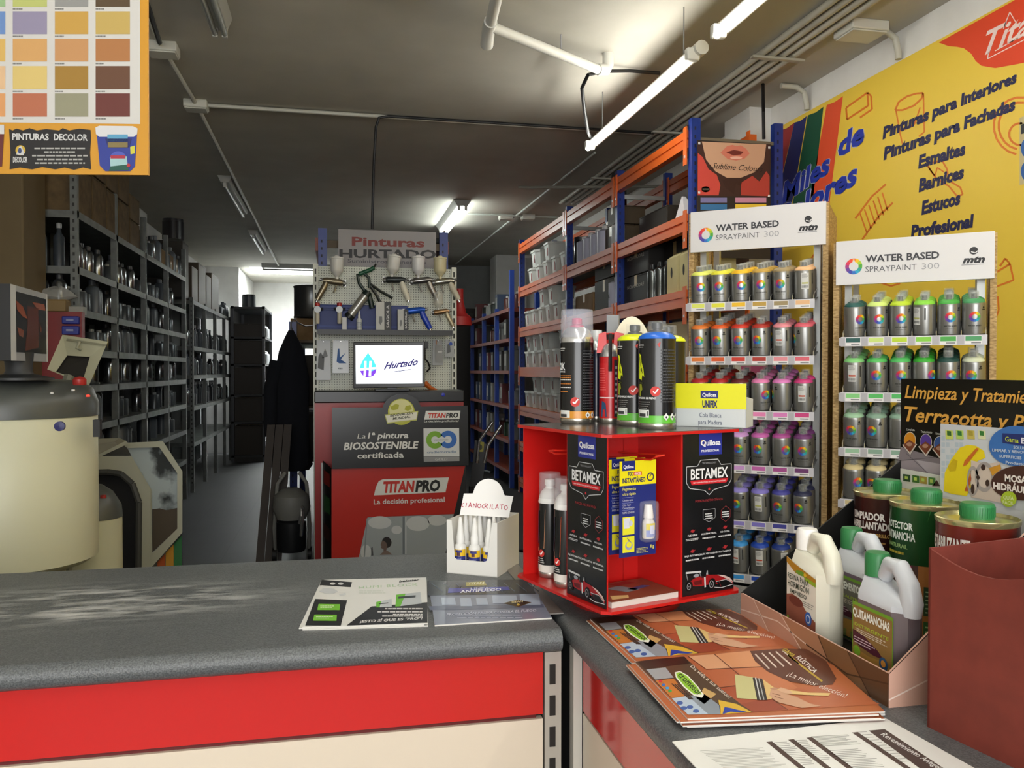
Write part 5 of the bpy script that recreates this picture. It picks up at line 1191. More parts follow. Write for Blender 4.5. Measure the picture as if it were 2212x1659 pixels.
A.P([(1275, 938), (1720, 925), (1735, 950), (1270, 972)], '#3a3fa0|r.22', 3); A.T('LINEA', (1440, 948), (1580, 944), 16, '#c9cdf0', .01, 0, 4); A.T('ANTIFUEGO', (1360, 972), (1668, 955), 20, '#e6e6f4', .035, .1, 4); A.P([(1405, 892), (1545, 885), (1560, 915), (1405, 922)], '#a89a38|r.22', 3); A.T('TITAN', (1420, 910), (1540, 905), 16, '#e2dfc0', .03, 0, 4)
A.P([(1685, 1048), (1790, 1022), (1895, 1042), (1795, 1078)], '#5b4426|r.22', 3); A.P([(1705, 1048), (1790, 1028), (1875, 1042), (1795, 1070)], '#2f2318|r.22', 4); A.T('TITAN', (1740, 1047), (1830, 1041), 14, '#dccf9c', .03, 0, 5); A.O(1795, 1060, 12, 8, '#b89a3a', 5)
A.T('PROTECCIÓN PASIVA CONTRA EL FUEGO', (1260, 1142), (1930, 1110), 18, '#c3c9da', .02, .15, 3); A.lines(1340, 1142, 1840, 1165, 2, '#b3bacd', 3, .35, .1); A.build('print', o)
# tile brochures on the right counter
g4 = crop(1240, 1240, 972 / 2212)
def rustica(A, D, f):
    """front cover; f maps the near brochure's drawing to the place it lies"""
    q = A.Q; A.Q = lambda x, y: q(*f(x, y))
    TC = ['#d79a70', '#cf8a60', '#b8643e', '#a9573a', '#96492f', '#b5683f']
    A.P([(545, 405), (870, 378), (905, 440), (1010, 500), (1100, 560), (1290, 540), (1505, 640), (880, 680), (720, 560), (610, 470)], '#b5633f|r.28')
    for pts, k in (([(560, 405), (690, 395), (790, 465), (650, 470)], '#d9a07a'), ([(690, 395), (865, 378), (905, 430), (960, 455), (790, 465)], '#d79468'), ([(650, 470), (790, 465), (870, 540), (715, 560)], '#b96744'), ([(790, 465), (960, 455), (1100, 560), (1000, 600), (870, 540)], '#c4764e'), ([(715, 560), (870, 540), (960, 610), (820, 640)], '#a85234'), ([(820, 640), (960, 610), (1050, 665), (880, 680)], '#99452c')): A.P(pts, k + '|r.28', 2)
    for pts in ([(560, 405), (650, 470), (960, 455)], [(690, 395), (870, 545), (1050, 668)], [(715, 560), (870, 540), (1180, 600)]): A.L(pts, 4, '#6f3a26|r.3', 3)
    A.P([(865, 380), (1030, 368), (1165, 372), (1240, 430), (1290, 515), (1270, 545), (1190, 550), (1060, 530), (950, 480), (890, 430)], '#5e3527|r.28', 4)
    A.T('RÚSTICA', (1090, 412), (1178, 490), 0, '#ece4dc', .01, 0, 5, hv=(24, -10)); A.T('GAMA', (1020, 375), (1070, 412), 0, '#c9b23a', .01, 0, 5, hv=(22, -10))
    for i in range(5): A.L([(890 + i * 34, 395 - i * 4), (960 + i * 36, 458 - i * 6 + 10)], 7, '#cdb9ac', 5)
    A.L([(1050, 400), (1220, 530)], 9, '#b5962e', 5)
    A.T('¡La mejor elección!', (1045, 500), (1335, 612), 0, '#e6dad0', -.002, .2, 5, hv=(14, -22))
    A.P([(790, 495), (880, 510), (905, 620), (800, 612)], '#c3bd86', 5); A.P([(878, 512), (925, 517), (950, 622), (900, 622)], '#2e2a28', 6); A.L([(892, 512), (916, 622)], 6, '#c9c9c9', 7); A.L([(908, 515), (934, 622)], 5, '#b5b5b5', 7)
    A.P([(928, 520), (985, 562), (1150, 585), (1262, 588), (1250, 602), (1120, 596), (985, 590), (970, 618), (950, 620)], '#d9b878', 6); A.P([(968, 566), (1000, 572), (1040, 592), (1090, 606), (1160, 640), (1215, 652), (1120, 662), (1060, 648), (1010, 636), (985, 622), (960, 600)], '#c79a7c', 7); A.P([(1015, 560), (1060, 574), (1075, 590), (1040, 592), (1005, 575)], '#d3a98a', 8); A.L([(985, 605), (1030, 618)], 3, '#8d6248', 8); A.L([(975, 590), (1015, 600)], 3, '#8d6248', 8); A.P([(962, 566), (985, 560), (1010, 566), (985, 576)], '#b98a6c', 8)
    A.P([(300, 432), (540, 405), (610, 470), (720, 560), (880, 680), (560, 692)], '#574434|r.3')
    for pts, k in (([(310, 430), (400, 418), (450, 455), (350, 470)], '#3a2c22'), ([(400, 418), (545, 408), (570, 440), (450, 455)], '#2c2018'), ([(355, 470), (450, 460), (490, 510), (400, 520)], '#9ea3a8'), ([(400, 525), (490, 515), (560, 600), (480, 610)], '#c47a3a'), ([(480, 612), (560, 600), (660, 690), (560, 692)], '#b5c6d8'), ([(560, 600), (640, 590), (720, 650), (720, 690), (660, 690)], '#8a94a0'), ([(710, 620), (800, 640), (875, 680), (720, 690)], '#d8b03a'), ([(640, 560), (700, 590), (640, 640), (600, 610)], '#caa56a')): A.P(pts, k + '|r.3', 2)
    for x, y in ((520, 635), (570, 655), (600, 675), (540, 660)): A.O(x, y, 16, 9, '#3a5aa0', 3)
    A.P([(740, 655), (770, 660), (800, 668), (850, 678), (820, 682), (770, 678), (730, 690)], '#1f3a9c', 3)
    A.P([(495, 485), (520, 478), (560, 500), (610, 555), (638, 595), (628, 610), (590, 600), (540, 560), (500, 510)], '#e6e8dc', 4); A.P([(502, 488), (522, 484), (558, 506), (604, 556), (628, 594), (590, 592), (546, 556), (506, 508)], '#8fc32f', 5)
    A.T('cromesol', (508, 500), (606, 596), 0, '#1f3a1c', .02, 0, 6, hv=(26, -18)); A.T('Da vida a tus suelos!', (570, 458), (762, 616), 0, '#e6dccf', 0, .1, 6, hv=(14, -12))
    for x, y, k in ((425, 528, '#c9303a'), (440, 546, '#3a6ac0'), (458, 562, '#2f8fd0'), (472, 576, '#3aa04a')): A.O(x, y, 9, 7, k, 4)
    for i in range(3): A.L([(480 + i * 14, 540 + i * 2), (570 + i * 8, 618)], 5, '#3a2a24', 4)
    A.build('print', D)
o, A = sheet('brochure', 'terracotta tile brochure with a brush, on top of the far pile', [(1275, 1337), (1574, 1315), (1763, 1400), (1374, 1428)], 'brochure', '#b5673f|r.28', 3, .002, group='tile brochures')
def homography(src, dst):
    import numpy as np
    M = []; r = []
    for (x, y), (u, v) in zip(src, dst): M += [[x, y, 1, 0, 0, 0, -u * x, -u * y], [0, 0, 0, x, y, 1, -v * x, -v * y]]; r += [u, v]
    h = list(np.linalg.solve(np.array(M, float), np.array(r, float))) + [1]
    return lambda x, y: ((h[0] * x + h[1] * y + h[2]) / (h[6] * x + h[7] * y + 1), (h[3] * x + h[4] * y + h[5]) / (h[6] * x + h[7] * y + 1))
HM = homography([(1372, 1430), (1759, 1400), (1912, 1536), (1486, 1552)], [(1275, 1337), (1574, 1315), (1763, 1400), (1374, 1428)])
far_map = lambda x, y: HM(*g4(x, y))
rustica(A, o, far_map)
o, A = sheet('brochure', 'terracotta tile brochure with a brush, on top of the near pile', [(1372, 1430), (1759, 1400), (1912, 1536), (1486, 1552)], 'brochure', '#b5673f|r.28', 5, .002, z0=ZC + .0027, jig=.009, group='tile brochures')
rustica(A, o, g4)
o, A = sheet('blue_leaflet', 'blue and white leaflet edge showing under the near brochure pile', [(1560, 1440), (1790, 1428), (1912, 1541), (1500, 1562)], 'leaflet', '#d5d6d4|r.3', 1, .0025)
A.Q = (lambda q: lambda x, y: q(*g4(x, y)))(A.Q); A.P([(1250, 658), (1480, 642), (1530, 672), (1260, 690)], '#2c4486'); A.P([(1100, 668), (1160, 664), (1170, 692), (1115, 698)], '#c24a34'); A.lines(1340, 655, 1450, 680, 3, '#b9a84a', 2); A.build('print', o)
# price list sheet
a, b2, c1, c2 = on(1452, 1604, ZC), on(1912, 1553, ZC), on(1503, 1659, ZC), on(2101, 1659, ZC)
d = a + (c1 - a).normalized() * .30; c = b2 + (c2 - b2).normalized() * .30
ctr = (a + b2 + c + d) / 4
o = tag(MB().prism([p - ctr for p in (a, b2, c, d)], [p - ctr + V(0, 0, .0012) for p in (a, b2, c, d)], '#e2e2de|r.4').build('price_sheet', loc=ctr), 'white printed price sheet with brown heading bar, nearest on right counter', 'sheet')
F, Q = plane((0, 0, ZC + .0012), (1, 0, 0), (0, 0, 1)); A = Art(lambda u, v, d: F(u, v, d) - ctr, lambda x, y: Q(*g4(x, y)), .00012)
A.P([(1448, 770), (1527, 763), (1900, 1010), (1800, 1030)], '#3f2a24'); A.T('Revestimiento Antigoteo', (1505, 790), (1830, 985), 0, '#e2e2de', .01, .15, 2, hv=(24, -12))
for x0, y0, x1, y1 in ((1366, 780, 1660, 980), (1142, 805, 1380, 985), (1052, 815, 1290, 1000), (945, 826, 1160, 1000)): A.P([(x0, y0), (x0 + 28, y0 - 3), (x1 + 34, y1), (x1, y1)], '#453029')
def textcol(x0, y0, w, n, dx, k='#8b8b86'):
    for i in range(n):
        u = i / n; x, y = x0 + dx * u, y0 + u * dx * .72
        A.L([(x, y), (x + w * random.uniform(.7, 1), y - w * .05)], 2.2, k)
textcol(1165, 800, 190, 9, 70); textcol(1240, 870, 200, 12, 130); textcol(975, 830, 80, 14, 160); textcol(1075, 820, 70, 12, 140); textcol(620, 870, 320, 16, 150, '#a9a9a4'); textcol(1395, 778, 60, 12, 220)
A.build('print', o)
# ---------------------------------------------------------------- red turning stand
SC = V(.516, 1.434, .96); SR = math.radians(16.9); SH = .148; ST = .288
RD = '#c01a17|r.3'
t = thing('counter_spinner', 'red metal turning stand with four black glue advert panels on the counter', 'display stand', SC, SR)
def plate(z, nm, k=RD):
    c = .012; h = SH; pl = [(-h + c, -h), (h - c, -h), (h, -h + c), (h, h - c), (h - c, h), (-h + c, h), (-h, h - c), (-h, -h + c)]
    return MB().prism([V(x, y, z - .005) for x, y in pl], [V(x, y, z) for x, y in pl], k).build(nm, t)
plate(.005, 'bottom_plate'); plate(ST, 'top_plate')
MB().box((-SH + .004, -SH + .004, ST), (SH - .004, SH - .004, ST + .0006), '#6c6b6b|r.22|m.7').build('top_sheet', t)
MB().lathe([(.10, -.03), (.10, -.02), (.04, -.012), (.04, 0)], '#8d1513|r.35', 28).build('turning_base', t)
bb, pw = SH - .012, .118
SM = Matrix.LocRotScale(SC, Matrix.Rotation(SR, 3, 'Z').to_quaternion(), None)
def advert(A, w, h):
    """panel drawing in metres, origin lower left"""
    X = lambda u: w * u; Y = lambda v: h * v
    A.R(X(.30), Y(.865), X(.75), Y(1), '#252f8c|r.3', 2); A.T('Quilosa', (X(.335), Y(.925)), (X(.72), Y(.925)), 0, '#e8e8ec', .03, 0, 4, hv=(0, h * .035)); A.ring(X(.375), Y(.943), w * .045, h * .018, .7, '#e0b52a', 3)
    A.T('PROFESSIONAL', (X(.34), Y(.885)), (X(.70), Y(.885)), 0, '#d9d9e2', .03, .15, 3, hv=(0, h * .014))
    sh = [(.06, .80), (.27, .80), (.33, .835), (.67, .835), (.73, .80), (.94, .80), (.94, .70), (.88, .665), (.59, .645), (.50, .615), (.41, .645), (.12, .665), (.06, .70), (.06, .80)]
    A.P([(X(u), Y(v)) for u, v in sh[:-1]], '#1b1b1d|r.3', 2); A.L([(X(u), Y(v)) for u, v in sh], .0012, '#b9b9bb', 3)
    A.T('TECHNOLOGY', (X(.36), Y(.81)), (X(.64), Y(.81)), 0, '#8f8f92', .01, 0, 3, hv=(0, h * .011)); A.T('BETAMEX', (X(.14), Y(.72)), (X(.87), Y(.72)), 0, '#e2e2e2', .02, 0, 4, hv=(0, h * .066))
    A.P([(X(.13), Y(.712)), (X(.88), Y(.712)), (X(.84), Y(.684)), (X(.16), Y(.684))], '#c4202a|r.3', 3); A.T('NEW GENERATION OF INSTANT ADHESIVE', (X(.18), Y(.693)), (X(.82), Y(.693)), 0, '#e9c9c9', .02, .1, 4, hv=(0, h * .009)); A.O(X(.5), Y(.652), .0022, .0022, '#b3242c', 3)
    A.T('FUERZA INSTANTÁNEA', (X(.23), Y(.575)), (X(.77), Y(.575)), 0, '#8d2228', .01, 0, 3, hv=(0, h * .015))
    for cx, k, pts in ((.50, '#9b9b9d', ((-.12, .525), (.12, .525), (.12, .47), (0, .445), (-.12, .47), (-.12, .525))), (.83, '#8a2a2e', ((0, .535), (.09, .51), (.09, .46), (0, .435), (-.09, .46), (-.09, .51), (0, .535)))):
        A.L([(X(cx + u), Y(v)) for u, v in pts], .0008, k, 3); A.lines(X(cx - .075), Y(.465), X(cx + .075), Y(.508), 3, '#c9c9c9', 3, .45, .1)
    for row, v in enumerate((.40, .275)):
        for i, u in enumerate((.18, .50, .82)):
            A.O(X(u), Y(v), w * .035, h * .010, '#a3222a', 3); A.P([(X(u - .05), Y(v - .006)), (X(u + .05), Y(v + .004)), (X(u + .05), Y(v + .008)), (X(u - .05), Y(v - .002))], '#a3222a', 4)
            s = (('FLEXIBLE', 'MULTIMATERIAL', 'NO GOTEA'), ('BAJO BLOOMING', 'ALTA VISCOSIDAD', 'NO TRASPASA'))[row][i]; l = len(s) * .0115
            A.T(s, (X(u - l), Y(v - .032)), (X(u + l), Y(v - .032)), 0, '#d0d0d0', .02, 0, 3, hv=(0, h * .011)); A.lines(X(u - .13), Y(v - .058), X(u + .13), Y(v - .042), 1 + (row == 0 and i == 0), '#bdbdbd', 3, .55, .1)
    c = lambda *p: [(X(a), Y(b)) for a, b in p]       # racing car
    WHc = '#c4c4c4|r.3'
    A.P(c((.05, .152), (.35, .146), (.35, .134), (.05, .140)), WHc, 3); A.P(c((.05, .140), (.07, .140), (.10, .100), (.08, .100)), '#6d6d6f', 3); A.P(c((.31, .136), (.33, .136), (.36, .105), (.34, .105)), '#6d6d6f', 3)     # rear wing
    A.P(c((.10, .082), (.20, .104), (.30, .112), (.40, .110), (.46, .118), (.52, .112), (.66, .106), (.80, .096), (.92, .074), (.985, .046), (.985, .034), (.90, .040), (.80, .050), (.66, .048), (.50, .052), (.34, .050), (.16, .058)), '#971a1e|r.25', 4)
    A.P(c((.66, .106), (.80, .096), (.92, .074), (.985, .046), (.95, .048), (.86, .070), (.74, .092)), '#cdb3ac|r.25', 5)     # pale nose
    A.P(c((.34, .110), (.40, .110), (.45, .118), (.44, .104), (.36, .100)), '#1a1012', 5); A.O(X(.25), Y(.120), w * .055, h * .011, '#8d8f94', 5); A.P(c((.44, .118), (.46, .142), (.475, .142), (.48, .116)), '#9b9b9d', 5)
    A.P(c((.40, .104), (.43, .104), (.44, .040), (.41, .038)), WHc, 6); A.P(c((.20, .085), (.36, .090), (.36, .060), (.22, .062)), '#5d1216|r.3', 5)
    for cx, cy, r in ((.12, .060, .062), (.56, .052, .072)): A.O(X(cx), Y(cy), w * r, h * r * .52, '#0c0c0e|r.4', 7); A.ring(X(cx - .015), Y(cy), w * r * .62, h * r * .34, .78, '#8d8d90', 8, 20); A.O(X(cx - .015), Y(cy), w * r * .15, h * r * .08, '#77777a', 8)
    A.P(c((.64, .062), (.84, .066), (.96, .040), (.74, .026)), '#121214|r.3', 6); A.L(c((.64, .064), (.84, .068), (.965, .040)), .0009, WHc, 7); A.L(c((.60, .030), (.74, .020), (.985, .030)), .0012, WHc, 7); A.L(c((.74, .026), (.70, .060)), .0009, '#7d1a1e', 7)
for i in range(4):
    R = Matrix.Rotation(i * PI / 2, 4, 'Z'); h0, h1 = .005, ST - .005
    MB().box((bb - pw, -bb, h0), (bb, -bb + .002, h1), RD, R).build('panel_back', t)
    MB().box((bb - pw - .002, -bb, h0), (bb - pw, bb - pw, h1), RD, R).build('compartment_wall', t)
    b = MB().box((bb - pw + .0015, -bb - .0015, h0 + .001), (bb - .0012, -bb - .0001, h1 - .001), '#161618|r.22', R)
    if i in (0, 3):
        A = Art(lambda u, v, d: R @ V(bb - pw + .0015 + u, -bb - .0015 - d, h0 + .001 + v), None, .00018); A.mb = b; advert(A, pw - .0027, h1 - h0 - .002)
    b.build('advert_panel', t)
    # hook for blister cards, on the compartment's back wall
    b = MB(); x = -.045 if i == 0 else -.03; zh = ST - .052
    b.tube([R @ V(x, -bb + pw, zh), R @ V(x, -bb + .004, zh + .006), R @ V(x, -bb - .008, zh + .012), R @ V(x + .018, -bb - .008, zh + .014), R @ V(x + .018, -bb + pw, zh + .008)], .0016, '#cf2a1c|r.35'); b.build('wire_hook', t)
# blister cards on the hook
def blister(dx, dy, dz, lab, full):
    o = thing('blister_card', lab, 'glue pack', SM @ V(-.126 + dx, -bb + .022 + dy, ST - .208 + dz), SR, 'instant glue cards')
    w, h = .076, .160
    b = MB().box((0, 0, 0), (w, .0008, h), '#1f2a72|r.3'); A = Art(lambda u, v, d: V(u * w, -d, v * h), None, .00025); A.mb = b
    A.R(0, .745, 1, 1, '#e6d818|r.3'); A.P([(.07, .90), (.42, .90), (.42, 1), (.07, 1)], '#1f2a72|r.3', 2); A.T('Quilosa', (.10, .925), (.38, .925), 0, '#e4e4ec', .03, 0, 3, hv=(0, .035))
    A.T('FIX', (.22, .845), (.36, .845), 0, '#1d2258', .03, 0, 3, hv=(0, .04)); A.R(.38, .845, .60, .885, '#c8401f', 3); A.T('PINCEL', (.40, .852), (.58, .852), 0, '#f0e0d0', .03, 0, 4, hv=(0, .025)); A.T('INSTANTÁNEO', (.07, .775), (.70, .775), 0, '#1d2258', .035, 0, 3, hv=(0, .05))
    A.ring(.84, .82, .10, .045, .72, '#1d2258', 3); A.L([(.82, .82), (.87, .85)], .012, '#1d2258', 3)
    for s, y, e, hh in (('Pegamento', .695, .44, .034), ('ultra rápido', .645, .44, .03), ('Cola ultra rápido', .585, .36, .02), ('Colle - Super', .535, .30, .02), ('Cyanoacrylate glue', .505, .40, .02), ('RAPID ADHESIVE', .455, .40, .022)): A.T(s, (.08, y), (e, y), 0, '#d8d060' if y > .6 else '#b9b9c9', .005, 0, 3, hv=(0, hh))
    for y in (.62, .565, .49): A.R(.06, y, .38, y + .004, '#7d84b5', 3)
    A.R(.08, .235, .40, .42, '#d8d428', 3); A.R(.08, .05, .40, .215, '#d8d428', 3); A.P([(.12, .30), (.26, .30), (.28, .41), (.10, .41)], '#c9ccd8', 4); A.O(.30, .35, .05, .03, '#b9bccb', 4); A.O(.25, .12, .10, .045, '#8d95b8', 4); A.O(.25, .13, .07, .03, '#d8d428', 5); A.L([(.2, .2), (.3, .15)], .012, '#6d6d78', 5)
    A.T('8 g', (.84, .07), (.94, .07), 0, '#d8d060', .02, 0, 3, hv=(0, .035)); A.lines(.46, .03, .8, .09, 4, '#b9b46a', 3)
    b.build('card', o)
    if full:
        M2 = Matrix.Translation((w * .70, -.011, 0))
        MB().lathe([(.0105, h * .19), (.011, h * .2), (.011, h * .36), (.006, h * .41)], '#d3d0cc|r.3', 18, (w * .70, -.009, 0), sy=.8).build('glue_bottle', o)
        MB().lathe([(.0085, h * .40), (.0085, h * .42), (.0065, h * .54), (0, h * .545)], '#e2e0dc|r.35', 16, (w * .70, -.009, 0)).build('bottle_cap', o)
        A = Art(lambda u, v, d: V(w * .70 + (.0112 + d) * math.sin(u), -.009 - (.0112 + d) * .8 * math.cos(u), v * h)); A.R(-.9, .21, .9, .35, '#8d98c9', 1, 6); A.R(-.9, .28, .9, .35, '#d9c93a', 2, 6); A.R(-.3, .24, .5, .33, '#c9cbe0', 3, 4); A.build('bottle_label', o)
        MB().box((w * .50, -.020, h * .15), (w * .92, -.0002, h * .58), '#dfe3f0|r.1|a.10').build('clear_blister', o, bevel=.006)
    return o
blister(.030, 0, 0, 'blue and yellow instant glue card, front one on the red hook', True)
blister(.026, .024, .001, 'blue and yellow instant glue card just behind the front one', False)
blister(.021, .040, .002, 'blue and yellow instant glue card, rearmost on the red hook', False)
# booklets on the bottom plate
c = SM @ V(-.056, -.082, .0052)
t2 = thing('booklet', 'brown booklet with pictures of tools lying inside the red stand', 'booklet', c, SR)
b = MB().box((-.068, -.05, 0), (.07, .05, .010), '#cfcac2|r.5'); b.build('pages', t2)
b = MB().box((-.069, -.051, .010), (.071, .05, .0108), '#7a4a36|r.3'); A = Art(lambda u, v, d: V(u, v, .0108 + d), None, .0002); A.mb = b
A.P([(-.03, .02), (.0, .025), (.02, -.01), (-.01, -.015)], '#7d9199').P([(.0, .0), (.04, .01), (.05, .0), (.01, -.01)], '#3f4f86').P([(-.05, -.02), (-.02, -.03), (-.03, -.045), (-.06, -.04)], '#cfae74').P([(-.01, .04), (.03, .045), (.04, .03), (0, .025)], '#8f2a26'); A.build('cover', t2)
# cans in the left compartment
def aero(name, label, pos, r, h, body, shoulder, cat='can', capk=None, capr=None, caph=.03, clear=False, art=None, base=None, rz=0, actuator='#17181a|r.35', group=None, sl=.0125):
    """aerosol can: h = height of the body cylinder"""
    t = thing(name, label, cat, pos, rz, group)
    b = MB().lathe([(r * .93, 0), (r, .004, '#b9b4aa|r.25|m.9'), (r, .010, '#b9b4aa|r.25|m.9'), (r * .995, .0105), (r * .995, .024, base or body), (r * .995, h), (r * .99, h + .001)], body, 36)
    A = Art(lambda u, v, d: V((r + d) * math.sin(u / r), -(r + d) * math.cos(u / r), v), None, .00025); A.mb = b
    if art: art(A, r, h)
    b.build('body', t)
    sh_ = MB().lathe([(r, h), (r * 1.01, h + sl * .11), (r * .95, h + sl * .40), (r * .78, h + sl * .74), (r * .55, h + sl * .95), (r * .42, h + sl)], shoulder, 36); sh_ = sh_.build('shoulder', t)
    z = h + sl
    MB().lathe([(r * .42, z - .004), (r * .44, z), (r * .40, z + .003), (.008, z + .0035), (.008, z + .005), (.010, z + .0055), (.010, z + .0155), (.0085, z + .017), (0, z + .017)], actuator, 18).build('actuator', sh_)
    if clear: cr, ch, z0 = (capr or r), caph, h
    else: cr, ch, z0 = (capr or r * .5), .0195, z - .001
    MB().lathe([(cr * 1.0, z0), (cr * .98, z0 + ch - .004), (cr * .94, z0 + ch), (0, z0 + ch + .001)], capk or '#e2e6ea|r.08|a.13', 30).build('cap', t)
    return t
def can_art(bright, sidek):
    def f(A, r, h):
        L = PI * r
        A.R(-L * .95, h * .30, -L * .60, h * .90, '#1a1a1c|r.25', 1, 6)
        A.P([(-r * 1.15, h * .84), (-r * .98, h * .82), (-r * .93, h * .74), (-r * .78, h * .67), (-r * .72, h * .58), (-r * .86, h * .60), (-r * .92, h * .54), (-r * 1.15, h * .56)], bright, 2); A.O(-r * .95, h * .66, r * .06, h * .02, '#131315', 3); A.L([(-r * 1.1, h * .8), (-r * 1.0, h * .7), (-r * .85, h * .62)], r * .04, '#4a4d10', 3); A.P([(-r * 1.12, h * .50), (-r * .92, h * .50), (-r * .85, h * .44), (-r * .95, h * .42), (-r * .98, h * .36), (-r * 1.12, h * .37)], '#8f9420', 2); A.L([(-r * 1.1, h * .52), (-r * .8, h * .51)], r * .05, '#3a3d0c', 3)
        A.T('LIMPIADOR DE FRENO', (-r * 1.25, h * .335), (-r * .05, h * .335), 0, '#e0e0de', .03, .15, 2, hv=(0, h * .022)); A.lines(-r * 1.2, h * .23, -r * .3, h * .32, 4, '#8d8f8a', 2, .35)
        A.O(-r * .08, h * .42, r * .27, r * .27, '#c4302a', 2); A.L([(-r * .2, h * .42), (-r * .1, h * .40), (r * .07, h * .45)], r * .07, '#f0eeec', 3)
        A.R(-r * 1.15, h * .13, -r * .42, h * .215, '#dcdcd8', 2, 5); A.R(-r * 1.1, h * .14, -r * .62, h * .175, '#3a3a3a', 3, 5); A.R(-r * .52, h * .15, -r * .47, h * .20, '#3a3a3a', 3)
        A.lines(r * .2, h * .30, r * 1.15, h * .90, 18, '#3f4042', 2, .4, .05); A.P([(r * .0, h * .94), (r * .18, h * .965), (r * .14, h * .9)], '#b8403a', 2)
        for u in (.5, .9, 1.25): A.P([(r * (u - .18), h * .14), (r * u, h * .14 + r * .2), (r * (u + .18), h * .14), (r * u, h * .14 - r * .2)], '#d9d9d6', 2); A.P([(r * (u - .12), h * .14), (r * u, h * .14 + r * .13), (r * (u + .12), h * .14), (r * u, h * .14 - r * .13)], '#f4f4f2', 3); A.O(r * u, h * .137, r * .05, r * .06, '#232323', 4)
        A.T('MONTANA', (-r * 1.2, h * .925), (-r * .75, h * .925), 0, '#dcdcd8', .03, 0, 2, hv=(0, h * .014)); A.R(-r * 1.2, h * .905, -r * .8, h * .912, '#bdbdb9', 2)
    return f
def art2k(A, r, h):
    A.T('2K', (-r * 1.25, h * .665), (-r * .74, h * .665), 0, '#e4e4e2', .04, 0, 2, hv=(0, h * .085)); A.T('BARNIZ', (-r * 1.25, h * .63), (-r * .74, h * .63), 0, '#d4d4d2', .02, 0, 2, hv=(0, h * .022)); A.T('MONTANA', (-r * 1.2, h * .92), (-r * .75, h * .92), 0, '#dcdcd8', .03, 0, 2, hv=(0, h * .014)); A.R(-r * 1.2, h * .90, -r * .8, h * .907, '#bdbdb9', 2)
    for v, k in ((.585, '#b8702a'), (.56, '#b8702a'), (.535, '#c9c9c6'), (.485, '#b8702a'), (.44, '#c9c9c6'), (.39, '#b8702a')): A.lines(-r * 1.2, h * v, -r * .35, h * (v + .015), 1, k, 2, .8, .3)
    A.O(-r * .1, h * .27, r * .28, r * .28, '#c4302a', 2); A.L([(-r * .23, h * .27), (-r * .12, h * .25), (r * .07, h * .305)], r * .08, '#f0eeec', 3)
    A.R(-r * 1.2, h * .075, -r * .42, h * .165, '#dcdcd8', 2, 5); A.R(-r * 1.15, h * .085, -r * .62, h * .12, '#3a3a3a', 3, 5)
    A.lines(r * .35, h * .18, r * 1.2, h * .92, 22, '#3c3c3e', 2, .4, .05)
    for u in (.68, 1.1): A.P([(r * (u - .18), h * .11), (r * u, h * .11 + r * .2), (r * (u + .18), h * .11), (r * u, h * .11 - r * .2)], '#f0f0ee', 2); A.O(r * u, h * .108, r * .06, r * .07, '#232323', 3)
TZ = SC.z + ST + .0008
def top_at(px, d): p = at(px, 900, d); return V(p.x, p.y, TZ)
fz = lambda px: -math.atan2(at(px, 830, 1).x, at(px, 830, 1).y)
aero('aerosol_can', 'tall black aerosol with big clear cap and orange band', top_at(1246, 1.60), .0325, .155, '#101012|r.18', '#c9c9cb|r.2|m.8', capk='#dfe3f4|r.08|a.24', capr=.0315, caph=.063, clear=True, art=art2k, base='#d08a24|r.3', rz=fz(1246), actuator='#b8305a|r.35', sl=.03, group='aerosols on the stand')
aero('aerosol_can', 'dark blue aerosol with clear white top behind the tall black one', top_at(1288, 1.672), .024, .142, '#141a34|r.2', '#c9d2d4|r.2|m.6', art=None, rz=fz(1288), actuator='#e2e2e0|r.4', sl=.022, capk='#e8ecec|r.1|a.5', group='aerosols on the stand')
def art_red(A, r, h): A.R(-r * 1.2, h * .42, -r * .2, h * .9, '#c22428|r.25', 1, 5); A.lines(-r * 1.1, h * .5, -r * .3, h * .85, 10, '#d8605c', 2, .3); A.R(r * .35, h * .1, r * 1.0, h * .95, '#26282c', 2, 5); A.lines(r * .45, h * .15, r * .9, h * .9, 9, '#a9adb0', 3, .5); A.P([(-r * .9, h * .1), (-r * .3, h * .1), (-r * .4, h * .3), (-r * .8, h * .34)], '#24486a', 2); A.R(-r * 1.2, h * .38, r * .3, h * .395, '#e8d8d8', 2, 6)
t = aero('lubricant_can', 'slim red lubricant can with red spray head between two aerosols', top_at(1318, 1.60), .0215, .128, '#b51d20|r.25', '#b8b8b8|r.25|m.8', art=art_red, rz=fz(1318), capk='#c2201f|r.35', capr=.010, sl=.027, group='aerosols on the stand')
MB().prism([(-.026, -.012, .135), (-.006, -.012, .135), (-.006, .012, .135), (-.026, .012, .135)], [(-.022, -.009, .172), (-.008, -.009, .176), (-.008, .009, .176), (-.022, .009, .172)], '#c2201f|r.35').prism([(.006, -.012, .135), (.028, -.012, .135), (.028, .012, .135), (.006, .012, .135)], [(.008, -.009, .176), (.026, -.009, .172), (.026, .009, .172), (.008, .009, .176)], '#c2201f|r.35').build('spray_head', t)
MB().tube([(0, -.0235, .10), (0, -.024, .172)], .0035, '#1a1a1c|r.4').build('straw_clip', t)
aero('aerosol_can', 'black brake cleaner aerosol with yellow shoulder beside the blue one', top_at(1371, 1.535), .0325, .156, '#131315|r.18', '#d6e01e|r.3', art=can_art('#d6e01e', 0), base='#58b030|r.3', rz=fz(1371), group='aerosols on the stand')
aero('aerosol_can', 'black brake cleaner aerosol with blue shoulder at front of the stand', top_at(1419, 1.45), .0325, .156, '#131315|r.18', '#1f62c4|r.3', art=can_art('#d6e01e', 0), base='#58b030|r.3', rz=fz(1419), group='aerosols on the stand')
